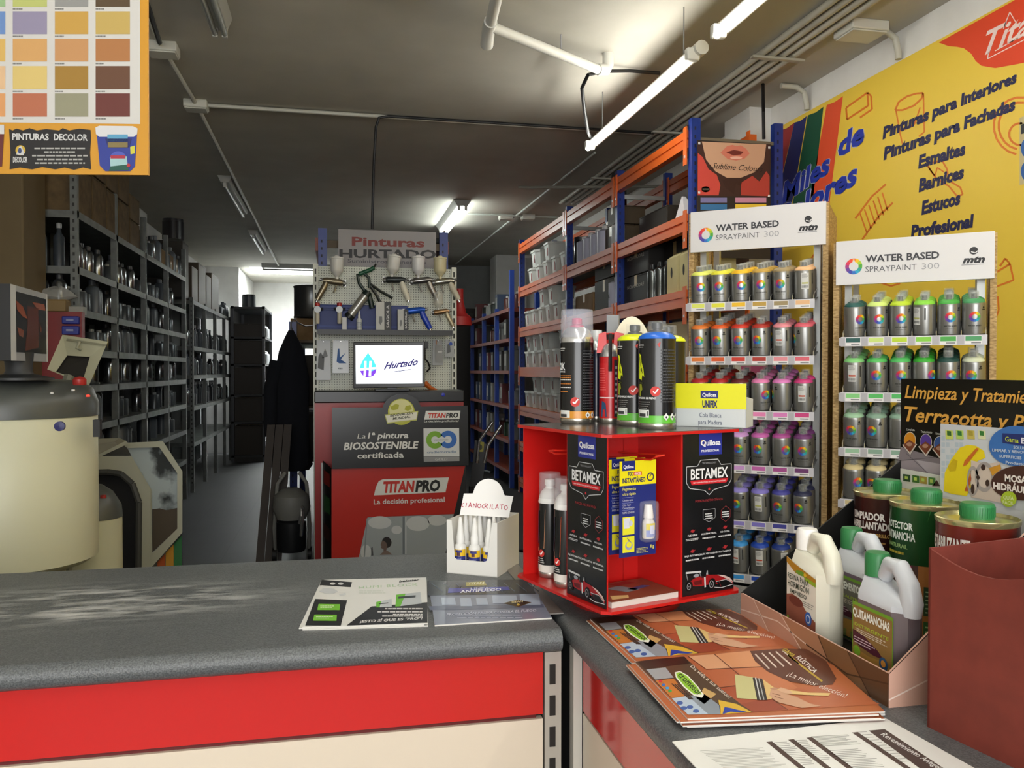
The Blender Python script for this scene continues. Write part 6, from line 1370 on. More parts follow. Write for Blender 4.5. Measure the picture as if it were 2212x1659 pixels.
aero('aerosol_can', 'black aerosol with yellow shoulder hidden behind the blue one', top_at(1443, 1.58), .0325, .156, '#131315|r.18', '#d6e01e|r.3', base='#58b030|r.3', rz=fz(1443), group='aerosols on the stand')
def art_foam(k): 
    def f(A, r, h): A.R(-r * 1.5, h * .1, -r * .9, h * .2, '#d8d8d4', 2, 4); A.P([(-r * 1.3, h * .92), (r * .1, h * .92), (r * .0, h * .4), (-r * .8, h * .35), (-r * 1.3, h * .5)], k, 2); A.L([(-r * .7, h * .9), (-r * .75, h * .6), (-r * .9, h * .45)], r * .18, '#26304f', 3); A.O(-r * .3, h * .33, r * .32, r * .32, '#c4302a', 4); A.L([(-r * .45, h * .33), (-r * .34, h * .31), (-r * .13, h * .36)], r * .09, '#f0eeec', 5); A.lines(-r * 1.2, h * .2, r * .1, h * .28, 3, '#bdbdb9', 2, .4)
    return f
for i, (lx, ly, k, lab) in enumerate(((-.100, .098, '#c98e6a', 'foam can with white top and clear cap inside the red stand, left one'), (-.112, .024, '#c85a34', 'foam can with orange picture beside the advert panel, inside the red stand'))):
    p = SM @ V(lx, ly, .0055)
    aero('foam_can', lab, p, .0215, .138, '#161616|r.2', '#e2e0dc|r.35', art=art_foam(k), base='#dcd8d0|r.3', rz=SR - 1.05, actuator='#e8e6e2|r.35', clear=True, capr=.0208, caph=.056, sl=.027, capk='#e6e6ea|r.08|a.2', group='cans inside the red stand')
# white glue carton on the stand's right corner
d0 = 1.455
tl, tr, br, bl = at(1466, 831, d0 + .06), at(1605, 829, d0), at(1612, 920, d0), at(1460, 922, d0 + .06)
bl.z = br.z = TZ; tl, tr = V(bl.x, bl.y, tr.z), V(br.x, br.y, tr.z)
t = thing('glue_carton', 'yellow and grey wood glue carton front on the right of the stand top', 'carton', bl.copy())
nrm = V(-(br - bl).y, (br - bl).x, 0).normalized()
if nrm.dot(bl - EYE) < 0: nrm = -nrm
o = bl.copy()
P4 = [bl - o, br - o, tr - o, tl - o]
b = MB().prism([p + nrm * .001 for p in P4], P4, '#c4c8c8|r.45'); A = Art(lambda u, v, d: (P4[0] * (1 - u) + P4[1] * u) * (1 - v) + (P4[3] * (1 - u) + P4[2] * u) * v - nrm * d, None, .0002); A.mb = b
A.P([(0, .42), (1, .42), (1, 1), (0, 1)], '#dcd820|r.4'); A.R(.36, .66, .61, .83, '#232b72', 2); A.T('Quilosa', (.385, .70), (.585, .70), 0, '#e6e6e6', .03, 0, 4, hv=(0, .085)); A.T('UNIFIX', (.385, .455), (.60, .455), 0, '#20265c', .05, 0, 3, hv=(0, .155)); A.T('Cola Blanca', (.345, .225), (.655, .225), 0, '#2e3a5c', -.002, 0, 3, hv=(0, .11)); A.T('para Madera', (.33, .06), (.665, .06), 0, '#2e3a5c', -.002, 0, 3, hv=(0, .11))
b.build('front_flap', t)
for q, s in ((bl - o, 1), (br - o, 0)): MB().prism([q, q + nrm * .055, q + nrm * .055 + V(0, 0, .05), q + V(0, 0, .055)], [q + (P4[1] - P4[0]) * (.01 if s else -.01), q + (P4[1] - P4[0]) * (.01 if s else -.01) + nrm * .055, q + (P4[1] - P4[0]) * (.01 if s else -.01) + nrm * .055 + V(0, 0, .05), q + (P4[1] - P4[0]) * (.01 if s else -.01) + V(0, 0, .055)], '#c4c8c8|r.45').build('side', t)
MB().prism([P4[0], P4[1], P4[1] + nrm * .055, P4[0] + nrm * .055], [p + V(0, 0, .001) for p in (P4[0], P4[1], P4[1] + nrm * .055, P4[0] + nrm * .055)], '#c4c8c8').build('bottom', t)
MB().prism([P4[0] + nrm * .054, P4[1] + nrm * .054, P4[1] + nrm * .055, P4[0] + nrm * .055], [p + V(0, 0, .05) for p in (P4[0] + nrm * .054, P4[1] + nrm * .054, P4[1] + nrm * .055, P4[0] + nrm * .055)], '#c4c8c8').build('back', t)
# cream header card and grey carton at the back of the stand
p = top_at(1364, 1.635)
t = thing('header_card', 'cream card with rounded top standing behind the yellow shouldered can', 'card', p, fz(1360))
b = MB(); hh = 1.35 - (683 - 800) * 1.635 / 1790 - TZ
oc = [(-.042, 0)] + [(-.042 * math.cos(a), hh - .095 + .095 * math.sin(a)) for a in [PI * i / 16 for i in range(17)]] + [(.042, 0)]
b.ext(oc, 0, .002, '#e2dcc4|r.6', lambda u, v, d: V(u, d, v)); b.build('card', t); MB().box((-.042, .002, 0), (.042, .03, .06), '#d8d2ba|r.6').build('foot', t)
p = top_at(1323, 1.665); hh = 1.35 - (680 - 800) * 1.665 / 1790 - TZ
t = thing('grey_carton', 'narrow tall grey carton with coloured brand mark on the stand', 'carton', p, fz(1323) - .12)
b = MB().box((-.012, 0, 0), (.012, .018, hh), '#85888a|r.5'); A = Art(lambda u, v, d: V(u, -d, v)); A.mb = b; A.T('T', (-.009, hh * .66), (-.003, hh * .66), 0, '#26305c', .03, .2, 2, hv=(0, .022)); A.T('kr', (-.004, hh * .67), (.003, hh * .67), 0, '#6d3a5c', .02, .2, 2, hv=(0, .012)); A.T('om', (.002, hh * .68), (.010, hh * .68), 0, '#b8a02a', .02, .2, 2, hv=(0, .012)); b.build('body', t)

# ---------------------------------------------------------------- white box of glue bottles
z0 = ZC
A0, B0, C0 = on(965, 1238, z0), on(1074, 1248, z0), on(1116, 1217, z0)
ux = (B0 - A0); wx = ux.length; rz = math.atan2(ux.y, ux.x); dep = (C0 - B0).length
t = thing('glue_box', 'white open box with handwritten red heading holding glue bottles', 'box', A0, rz)
WK = '#dedcd6|r.55'; hb = .111; th = .0016
MB().box((0, 0, 0), (wx, dep, th), WK).build('bottom', t); MB().box((th, th, .014), (wx - th, dep - th, .017), WK).build('raised_floor', t)
b = MB(); b.ext([(0, 0), (wx, 0), (wx, hb), (wx * .90, hb), (wx * .80, hb * .30), (wx * .76, hb * .27), (wx * .20, hb * .27), (wx * .16, hb * .30), (wx * .10, hb), (0, hb)], 0, th, WK, lambda u, v, d: V(u, d, v)); b.build('front', t)
MB().box((0, th, th), (th, dep, hb), WK).build('side', t); MB().box((wx - th, th, th), (wx, dep, hb), WK).build('side', t); MB().box((th, dep - th, th), (wx - th, dep, hb), WK).build('back', t)
P_ = lambda x, y, d: at(x, y, d)
F, Q = plane(at(1050, 1080, 1.735), RT, (-FW + V(0, 0, .15)))
Mi = Matrix.LocRotScale(A0, Matrix.Rotation(rz, 3, 'Z').to_quaternion(), None).inverted()
hp = lambda x, y, d=0: Mi @ F(*Q(x, y), d)
oc = [(993, 1112), (1002, 1066), (1021, 1066)] + [(1055 - 33 * math.cos(a), 1070 - 36 * math.sin(a)) for a in [PI * i / 14 for i in range(1, 14)]] + [(1090, 1070), (1109, 1072), (1099, 1118)]
b = MB().prism([hp(x, y, -.001) for x, y in oc], [hp(x, y, 0) for x, y in oc], '#e8e6e2|r.6')
b.build('header', t)
MB().prism([hp(1020, 1112, -.0012), hp(1080, 1115, -.0012), hp(1080, 1116, -.0012), hp(1020, 1113, -.0012)], [V(wx * .2, dep, .1), V(wx * .8, dep, .1), V(wx * .8, dep, .098), V(wx * .2, dep, .098)], '#cfcdc7|r.6').build('header_fold', t)
A = Art(lambda u, v, d: Mi @ F(u, v, d), Q, .0003); rn = random.Random(5)
xs = [996, 1005, 1012, 1022, 1031.5, 1040, 1047, 1057, 1062.5, 1070, 1080, 1089]
st = {'G': [(6, -6), (3, -8), (1, -4), (1, -1), (3, 0), (5, -1), (5, -4), (3, -4)], 'I': [(1, 0), (3, -8)], 'A': [(0, 0), (4, -9), (6, 0)], 'A2': [(1.5, -3), (5, -3.5)], 'N': [(0, 0), (1, -8), (6, 0), (7, -9)], 'O': [(3, -8), (0, -5), (1, -1), (4, 0), (7, -3), (6, -7), (3, -8)], 'C': [(6, -7), (2, -5), (1, -2), (5, 0)], 'R': [(0, 0), (1, -9), (6, -8), (5, -5), (1, -4), (6, 0)], 'L': [(1, -9), (0, 0), (5, 0)], 'T': [(0, -8), (7, -9)], 'T2': [(3.5, -8.5), (3, 0)]}
for ch, x in zip(['C', 'I', 'A', 'N', 'O', 'C', 'R', 'I', 'L', 'A', 'T', 'O'], xs):
    y = 1094 + (x - 996) * .065 + 1; k = 1.05
    for s in (ch, ch + '2'):
        if s in st: A.L([(x + px * k, y + py * k * 1.1) for px, py in st[s]], 1.5, '#b3344c|r.6')
A.build('handwritten_name', t)
def glue():
    g = thing('glue_bottle', '', 'bottle')
    r = .0125; b = MB().lathe([(r * .9, 0), (r, .002), (r, .036), (r * .9, .040), (r * .55, .044)], '#dfdeda|r.35', 20)
    A = Art(lambda u, v, d: V((r + d) * math.sin(u), -(r + d) * math.cos(u), v), None, .0002); A.mb = b
    A.R(-1.3, .004, 1.3, .032, '#28307c', 1, 8); A.R(-1.3, .018, 1.3, .032, '#e2b81c', 2, 8); A.R(-.5, .026, .6, .031, '#28307c', 3, 4); A.R(-.25, .019, .3, .026, '#4a2a3a', 3, 3); A.lines(-.8, .006, .8, .015, 3, '#9aa0cf', 3, .4)
    b.build('body', g)
    MB().lathe([(.0085, .043), (.0085, .058), (.0075, .060), (.0035, .096), (.002, .098), (0, .098)], '#e6e5e1|r.45', 18).build('cap', g)
    return proto(g)
GL = glue(); n = 0
for j in range(4):
    for i in range(3):
        p = A0 + ux * ((i + .5) / 3 * .86 + .07) + (C0 - B0).normalized() * (.018 + j * .030); p.z = ZC + .0175
        first(GL, p, 'white nozzle glue bottle in the white box, %s from left, %s row' % (ORD[i], ('front', 'second', 'third', 'rear')[j]), 'glue bottles in the white box', rz + random.uniform(-.3, .3))

# ---------------------------------------------------------------- tile printed cardboard tray
TX0, TX1, TY0, TY1 = .672, .978, .905, 1.290
M_tile = noisy('tile_print', '#a97c66', '#cfa893', 7, .35)
def tileart(A, w, h, dark=0):
    ks = ['#c49a86', '#b98a74', '#cfa896', '#a87a62'] if not dark else ['#8a5f42', '#6f4a30', '#997052', '#7d553a']
    A.P([(0, 0), (w, 0), (w, h), (0, h)], ks[0] + '|r.35')
t = thing('display_tray', 'cardboard tray printed with tiles, with black header on terracotta cleaning', 'tray', (0, 0, 0))
BK = '#141413|r.5'; hf = .043; th = .003
MB().box((TX0, TY0, ZC), (TX1, TY1, ZC + th), BK).build('bottom', t)
b = MB().box((TX0, TY0, ZC + th), (TX0 + th, TY1, ZC + hf), '#cfa492|r.35')
A = Art(lambda u, v, d: V(TX0 - d, TY1 - u, ZC + v), None, .0002); A.mb = b; Lw = TY1 - TY0
for x0, x1, x2, x3, k in ((0, .045, .10, .02, '#c59a86'), (.045, .13, .20, .10, '#b98c76'), (.13, .23, .27, .20, '#a8785a'), (.23, .30, .35, .27, '#7d5738'), (.30, Lw, Lw, .35, '#5f4029')): A.P([(x0, hf), (x1, hf), (min(x2, Lw), 0), (x3 if x0 else 0, 0)], k + '|r.35')
for a_, c_ in ((.045, .10), (.13, .20), (.23, .27), (.30, .35)): A.L([(a_, hf), (c_, 0)], .002, '#e0c9bb|r.35' if a_ < .2 else '#4a2f1c', 2)
A.L([(0, .015), (.12, .030), (.2, .02)], .002, '#e0c9bb|r.35', 2); A.L([(.2, .02), (.3, .012), (Lw, .03)], .002, '#4a2f1c', 2)
b.build('front_wall', t)
b = MB(); b.prism([(TX0, TY0, ZC), (TX1, TY0, ZC), (TX1, TY0 + th, ZC), (TX0, TY0 + th, ZC)], [(TX0, TY0, ZC + hf), (TX1, TY0, ZC + .30), (TX1, TY0 + th, ZC + .30), (TX0, TY0 + th, ZC + hf)], '#c9a08e|r.35', BK)
A = Art(lambda u, v, d: V(TX0 + u, TY0 - d, ZC + v), None, .0002); A.mb = b
A.P([(0, 0), (.30, 0), (.30, .29), (0, .042)], '#c49b89|r.35'); A.L([(.0, .01), (.12, .055)], .002, '#e0cabd', 2); A.L([(.06, .085), (.16, 0)], .002, '#e0cabd', 2)
A.T('Limpieza', (.062, .058), (.19, .058), 0, '#c8b08c', .01, .25, 3, hv=(0, .022)); A.T('Terracotta', (.062, .018), (.21, .018), 0, '#c8b08c', .01, .25, 3, hv=(0, .026)); b.build('side_wall', t)
b = MB(); b.prism([(TX0, TY1 - th, ZC), (TX1, TY1 - th, ZC), (TX1, TY1, ZC), (TX0, TY1, ZC)], [(TX0, TY1 - th, ZC + hf), (TX1, TY1 - th, ZC + .262), (TX1, TY1, ZC + .262), (TX0, TY1, ZC + hf)], BK); b.build('side_wall', t)
zt = at(1950, 818, 1.443).z
MB().box((TX1, .60, ZC), (TX1 + .004, TY1, zt), '#15140f|r.28').build('header', t)
F, Q = plane((TX1, 0, 0), (0, -1, 0), (-1, 0, 0)); A = Art(F, Q, .0003)
GO = '#dfa648'
A.T('Limpieza y Tratamiento', (1955, 859), (2262, 873), 29, GO, .015, .25); A.T('Terracotta y Piedra', (1954, 909), (2300, 935), 33, GO, .02, .25)
g6 = crop(1840, 900, 372 / 1714); q0 = A.Q; A.Q = lambda x, y: q0(*g6(x, y))
A.P([(450, 490), (490, 300), (880, 420), (880, 700), (440, 640)], '#8b8288|r.3'); A.P([(460, 440), (640, 430), (760, 560), (600, 580), (450, 500)], '#9d9499', 2); A.P([(640, 430), (880, 470), (880, 580), (760, 560)], '#b3abb0', 2); A.L([(460, 440), (880, 400)], 4, '#5a5358', 3); A.L([(540, 360), (760, 560)], 4, '#5a5358', 3)
for cx, cy, k in ((583, 235, '#d88f1f'), (742, 252, '#5a3f9c'), (880, 275, '#3a5a9c')): A.O(cx, cy, 60, 82, '#c9c4b8', 3); A.O(cx, cy, 55, 76, k, 4); A.P([(cx - 75, cy + 45), (cx, cy + 15), (cx + 75, cy + 40), (cx + 5, cy + 145)], '#d8cfc4', 5); A.P([(cx - 62, cy + 45), (cx, cy - 5), (cx + 62, cy + 40), (cx + 4, cy + 122)], '#7d442c', 6); A.O(cx, cy + 40, 28, 20, '#b58a72', 7)
A.T('Limpieza', (552, 138), (632, 143), 24, '#cfcfc9', .01, 0, 4); A.T('Tratamiento', (692, 160), (805, 168), 26, '#cfcfc9', .01, 0, 4); A.T('Encerado', (842, 178), (930, 186), 26, '#cfcfc9', .01, 0, 4)
A.build('header_print', t)
# leaflets standing before the header
def card(name, lab, X, y0, z0, y1, z1, art, k):
    o = thing(name, lab, 'leaflet', (X, (y0 + y1) / 2, ZC + th)); m = (y0 + y1) / 2
    b = MB().box((0, y1 - m, z0 - ZC - th), (.0015, y0 - m, z1 - ZC - th), k)
    F, Q = plane((X, 0, 0), (0, -1, 0), (-1, 0, 0)); A = Art(lambda u, v, d: F(u, v, d) - V(X, m, ZC + th), Q, .0003); q = A.Q; A.Q = lambda x, y: q(*g6(x, y)); A.mb = b; art(A); b.build('card', o); return o
def tl_(X, px, py): p = atX(px, py, X); return p.y, p.z
def small_leaf(A):
    A.P([(490, 515), (880, 590), (880, 700), (485, 660)], '#c9ccc4')
    for x, k in ((550, '#2a4a2c'), (640, '#3f6a2c'), (715, '#a08a3c'), (800, '#4a7a3a')): A.P([(x - 35, 570 + (x - 550) * .12), (x + 35, 580 + (x - 550) * .12), (x + 35, 650 + (x - 550) * .14), (x - 35, 640 + (x - 550) * .14)], k, 2); A.P([(x - 18, 590 + (x - 550) * .12), (x + 12, 596 + (x - 550) * .12), (x + 12, 625 + (x - 550) * .14), (x - 18, 620 + (x - 550) * .14)], '#a9c05a', 3)
    A.P([(800, 690), (850, 630), (880, 690)], '#4a2f28', 2)
y0, z1 = tl_(.955, 1945, 1012); card('leaflet', 'pale leaflet with tile icons behind the brown and green tins', .955, y0, ZC + .01, 1.05, z1, small_leaf, '#d0d2cc|r.35')
def big_leaf(A):
    A.P([(884, 70), (2000, 150), (2000, 990), (880, 790)], '#c9cdd2')
    for i in range(5):
        for j in range(9):
            if (i * 7 + j * 3) % 4: A.P([(895 + i * 45, 130 + j * 62), (930 + i * 45, 133 + j * 62), (930 + i * 45, 178 + j * 62), (895 + i * 45, 175 + j * 62)], '#b5c2cc', 2)
    for x, k, k2 in ((975, '#3a6a2c', '#c9d46a'), (1080, '#2f7a3c', '#b5d06a'), (1190, '#a8983c', '#c9b85a'), (1300, '#3a7a34', '#dcdcb0')): A.P([(x - 40, 130), (x + 35, 140), (x + 40, 225), (x - 35, 222)], k2, 3); A.P([(x - 22, 140), (x + 20, 146), (x + 22, 190), (x - 20, 186)], k, 4)
    A.P([(920, 740), (930, 560), (990, 430), (1080, 310), (1160, 280), (1240, 290), (1320, 340), (1335, 410), (1260, 440), (1180, 560), (1190, 700), (1150, 790), (1000, 770)], '#e6cf1c', 3); A.P([(960, 500), (1020, 420), (1060, 440), (1040, 540), (980, 545)], '#c9ac14', 4); A.P([(1250, 310), (1275, 318), (1150, 480), (1115, 495), (1130, 440)], '#c96a24', 5); A.P([(1130, 740), (1190, 560), (1200, 620), (1160, 745)], '#b5582a', 5)
    A.P([(1195, 435), (1350, 470), (1480, 450), (1510, 700), (1500, 860), (1195, 800)], '#cdbdb0', 5); A.ring(1330, 600, 95, 150, .72, '#a39a96', 6); A.ring(1215, 640, 60, 150, .75, '#a39a96', 6); A.P([(1245, 600), (1268, 575), (1290, 605), (1268, 635)], '#3d2a22', 7); A.O(1320, 505, 22, 30, '#3d2a22', 7); A.O(1362, 660, 20, 34, '#3d2a22', 7); A.O(1215, 720, 18, 50, '#3d2a22', 7); A.P([(1380, 510), (1490, 475), (1500, 520), (1410, 590)], '#c98f2a', 7)
    A.O(1640, 290, 265, 200, '#3b6fb5', 6); A.P([(1510, 165), (2000, 190), (2000, 330), (1512, 262)], '#23306e', 7); A.T('Gama', (1542, 245), (1676, 262), 52, '#c4d23a', .01, 0, 9); A.T('Baldosas', (1702, 265), (2000, 296), 60, '#e4e4ee', .03, 0, 9)
    for s, a_, c_ in (('SOLUCIONES PARA', (1625, 318), (1960, 345)), ('LIMPIAR Y RENOVAR', (1412, 345), (1800, 375)), ('SUPERFICIES', (1485, 405), (1705, 425)), ('Productos', (1548, 468), (1760, 488))): A.T(s, a_, c_, 30, '#c4cfdc', .02, 0, 9)
    A.O(1720, 660, 320, 175, '#46281f', 8); A.T('MOSAICO', (1540, 640), (1900, 680), 68, '#e8e0da', .04, 0, 10); A.T('HIDRÁULICO', (1425, 715), (1900, 785), 66, '#e8e0da', .04, 0, 10); A.O(1578, 820, 78, 78, '#a9c22c', 9); A.T('GUÍA', (1525, 820), (1630, 832), 38, '#dfe8b0', .02, 0, 10); A.T('FÁCIL', (1520, 868), (1630, 880), 36, '#dfe8b0', .02, 0, 10)
y0, z1 = tl_(.940, 2033, 916); card('leaflet', 'big white leaflet with yellow glove picture in front of the black header', .940, y0, ZC + .012, .72, z1, big_leaf, '#d4d6d8|r.3')
# tins
GR = '#2c7a44|r.4'; GOLD = '#c9c08a|r.22|m.75'
def tin(label, x, y, k, art, dz=0, r=.0515, h=.216):
    t = thing('sealer_tin', label, 'tin', (x, y, ZC + th), fz_xy(x, y), 'green capped tins')
    b = MB().lathe([(r * .97, 0), (r * 1.02, .002, GOLD), (r * 1.02, .007, GOLD), (r, .008, GOLD), (r, h - .008), (r * 1.025, h - .006, GOLD), (r * 1.03, h - .001, GOLD), (r * 1.0, h, GOLD), (r * .97, h - .004, GOLD), (r * .55, h - .002, GOLD), (0, h - .001, GOLD)], k, 44)
    A = Art(lambda u, v, d: V((r + d) * math.sin(u / r), -(r + d) * math.cos(u / r), v * h), None, .0003); A.mb = b; art(A, r); b.build('body', t)
    c = MB().lathe([(.021, h - .003), (.0215, h + .002), (.0215, h + .016), (.020, h + .019), (0, h + .0195)], GR, 40)
    for i in range(40): a = 2 * PI * i / 40; c.box((-.0006, -.0222, h + .001), (.0006, -.0212, h + .015), GR, Matrix.Rotation(a, 4, 'Z'))
    c.build('cap', t); return t
def fz_xy(x, y): return -math.atan2(x, y)
def art_b(A, r):
    A.T('LIMPIADOR', (-r * 1.25, .80), (r * -.05, .80), 0, '#e2dcd6', .04, 0, 2, hv=(0, .055)); A.T('ABRILLANTADOR', (-r * 1.32, .73), (r * .32, .73), 0, '#e2dcd6', .04, 0, 2, hv=(0, .055)); A.T('LIMPIADOR DE BRILLO', (-r * 1.2, .675), (r * .1, .675), 0, '#c99a4a', .03, 0, 2, hv=(0, .026)); A.lines(-r * 1.2, .60, r * .1, .65, 2, '#b5863c', 2, .5)
    A.R(-r * 1.4, .05, r * 1.3, .56, '#4a3830', 1, 12); A.P([(-r * .2, .05), (r * .5, .05), (r * .5, .38), (-r * .2, .42)], '#241a18', 2); A.P([(-r * 1.2, .3), (-r * .3, .36), (-r * .2, .1), (-r * 1.2, .08)], '#8a776a', 2); A.P([(-r * .9, .44), (-r * .6, .44), (-r * .65, .54), (-r * .95, .54)], '#8f7a6c', 2)
def art_g(A, r):
    A.T('PROTECTOR', (-r * 1.45, .82), (-r * .35, .82), 0, '#dfe6dc', .03, 0, 2, hv=(0, .05)); A.T('ANTIMANCHA', (-r * 1.45, .745), (-r * .28, .745), 0, '#dfe6dc', .03, 0, 2, hv=(0, .055)); A.T('NATURAL', (-r * 1.3, .685), (-r * .5, .685), 0, '#9cc27a', .02, 0, 2, hv=(0, .03)); A.lines(-r * 1.3, .64, -r * .35, .665, 1, '#c9b23a', 2, .7)
    A.P([(-r * .2, .6), (r * .1, .97), (r * .5, .97), (r * .9, .6)], '#2f6a34|r.25', 1); A.T('4', (r * .45, .60), (r * .70, .60), 0, '#d8862a', .05, .2, 3, hv=(0, .07)); A.lines(r * .2, .66, r * .6, .69, 1, '#c9a83a', 2, .8)
    A.R(-r * 1.45, .02, -r * .2, .58, '#4a2f28', 1, 8); A.R(-r * .2, .02, r * 1.45, .58, '#a3672a', 1, 10); A.P([(-r * .9, .50), (-r * .38, .49), (-r * .38, .57), (-r * .9, .575)], '#c4307a', 2); A.lines(-r * .85, .51, -r * .45, .56, 2, '#f0d0e0', 3, .5); A.P([(-r * .8, .33), (-r * .45, .33), (-r * .45, .46), (-r * .75, .46)], '#9c7a6a', 2); A.P([(-r * .95, .12), (-r * .3, .12), (-r * .35, .3), (-r * .9, .3)], '#2a1c18', 2)
    A.R(-r * .05, .24, r * .8, .44, '#24401f', 2, 5); A.lines(r * .0, .26, r * .75, .43, 6, '#8fa87a', 3, .35); A.R(-r * .05, .02, r * .8, .20, '#2c5a24', 2, 5); A.lines(r * 0, .03, r * .75, .19, 5, '#9cc27a', 3, .35)
def art_r(A, r):
    A.T('HIDRO-ESTABILIZANTE', (-r * 2.0, .80), (-r * .15, .80), 0, '#e8e0da', .035, 0, 2, hv=(0, .085)); A.T('TERRAZAS Y JUNTAS', (-r * 1.9, .725), (-r * .25, .725), 0, '#d89a3c', .02, 0, 2, hv=(0, .045)); A.T('ANTIFILTRACIONES', (-r * 1.7, .655), (-r * .3, .655), 0, '#e0cfc4', .02, 0, 2, hv=(0, .034)); A.lines(-r * 1.3, .55, -r * .1, .63, 3, '#c9bc7a', 2, .45)
    A.O(r * .55, .52, r * .42, .09, '#c9a868', 2); A.O(r * .55, .52, r * .34, .073, '#6a241c', 3); A.T('TERRAZAS', (r * .3, .545), (r * .8, .545), 0, '#d8b878', .02, 0, 4, hv=(0, .024)); A.T('INTERIOR', (r * .3, .49), (r * .8, .49), 0, '#d8b878', .02, 0, 4, hv=(0, .024)); A.R(-r * 1.5, .05, r * 1.5, .42, '#8a5a3c', 1, 12)
tin('dark brown round tin with green cap, farthest of three in the tray', .902, 1.222, '#3a1e1a|r.25', art_b)
tin('dark green stain protector tin with green cap, middle of three', .889, 1.112, '#1e4a24|r.25', art_g)
tin('red brown round tin with green cap, nearest of three in the tray', .864, .980, '#75261c|r.25', art_r)
# jugs
def jug(label, x0, y0, y1, bk, ck, art, liq=None, open_handle=True):
    """label face looks towards -x; y1 is its left end"""
    w = y1 - y0; d = .046; h = .150
    t = thing('chemical_jug', label, 'jug', (x0 + d / 2, (y0 + y1) / 2, ZC + th), -PI / 2, 'jugs in the tray')
    def oct_(q, z, ox=0): 
        a, b2, c = w / 2 * q, d / 2 * q, .014
        return [V(ox + x, y, z) for x, y in ((-a + c, -b2), (a - c, -b2), (a, -b2 + c), (a, b2 - c), (a - c, b2), (-a + c, b2), (-a, b2 - c), (-a, -b2 + c))]
    b = MB(); lv = [(oct_(.95, 0), bk), (oct_(1, .004), bk), (oct_(1, h * .70), liq or bk), (oct_(1, h * .72), bk)]
    b = MB(); o8 = 8
    secs = [oct_(.95, 0), oct_(1, .004), oct_(1, h * .70), oct_(1, h * .75)]
    # shoulder slopes from the cap down to the handle end
    top = oct_(.92, h * .80); top = [V(p.x, p.y * .8, p.z + (.016 if p.x < 0 else 0)) for p in top]; secs.append(top)
    neck = [V(-w * .26 + .015 * math.cos(a), .015 * math.sin(a), h * .92) for a in [PI * (1.30 + i * .25) for i in range(8)]]; secs.append(neck)
    for s in secs: b.v += [tuple(p) for p in s]
    for i in range(len(secs) - 1):
        for j in range(8): b.f.append([i * 8 + j, i * 8 + (j + 1) % 8, i * 8 + 8 + (j + 1) % 8, i * 8 + 8 + j]); b.k.append((liq or bk) if i < 2 else bk)
    b.f.append(list(reversed(range(8)))); b.k.append(liq or bk); b.f.append([len(secs) * 8 - 8 + j for j in range(8)]); b.k.append(bk)
    A = Art(lambda u, v, dd: V(u * w, -d / 2 - dd, v * h), None, .0003); art(A)
    body = b.build('body', t); A.build('label_sheet', body)
    MB().tube([(-w * .10, 0, h * .93), (w * .02, 0, h * 1.05), (w * .22, 0, h * 1.06), (w * .40, 0, h * .93), (w * .46, 0, h * .78), (w * .44, 0, h * .68)], [.010, .012, .012, .013, .014, .013], bk, 14).build('handle', t)
    c = MB().lathe([(.0165, h * .92), (.0165, h * 1.10), (.0145, h * 1.13), (0, h * 1.135)], ck, 30, (-w * .26, 0, 0))
    c.build('cap', t)
    return t
def lab_w(A):
    A.P([(-.46, .10), (.36, .10), (.36, .70), (-.05, .76), (-.46, .82)], '#e4e0d2|r.35'); A.P([(-.46, .82), (-.2, .77), (.36, .70), (.36, .66), (.1, .68), (-.2, .68), (-.46, .76)], '#b5821f|r.35', 2); A.P([(.0, .69), (.36, .66), (.36, .62), (.1, .64)], '#8fae2a', 2); A.O(-.05, .70, .14, .025, '#6d9c2a', 3); A.O(.08, .70, .04, .02, '#e0b82a', 4)
    A.T('RESINA PARA', (-.42, .60), (.18, .60), 0, '#3a4434', .01, 0, 3, hv=(0, .06)); A.T('HORMIGÓN', (-.42, .52), (.18, .52), 0, '#3a4434', .01, 0, 3, hv=(0, .065)); A.T('IMPRESO', (-.34, .455), (.12, .455), 0, '#3a4434', .01, 0, 3, hv=(0, .045)); A.lines(.02, .38, .32, .44, 3, '#8b8b84', 2, .4)
    A.P([(-.46, .10), (.36, .10), (.36, .27), (.12, .33), (-.1, .43), (-.3, .45), (-.46, .42)], '#8f5442|r.35', 2); A.O(-.18, .39, .20, .05, '#6f3426', 3); A.O(.17, .27, .09, .07, '#2f5fae', 3); A.O(.17, .27, .06, .045, '#c9d4e6', 4); A.O(.17, .27, .045, .03, '#2f5fae', 5); A.R(-.44, .13, -.38, .2, '#7fb02a', 3)
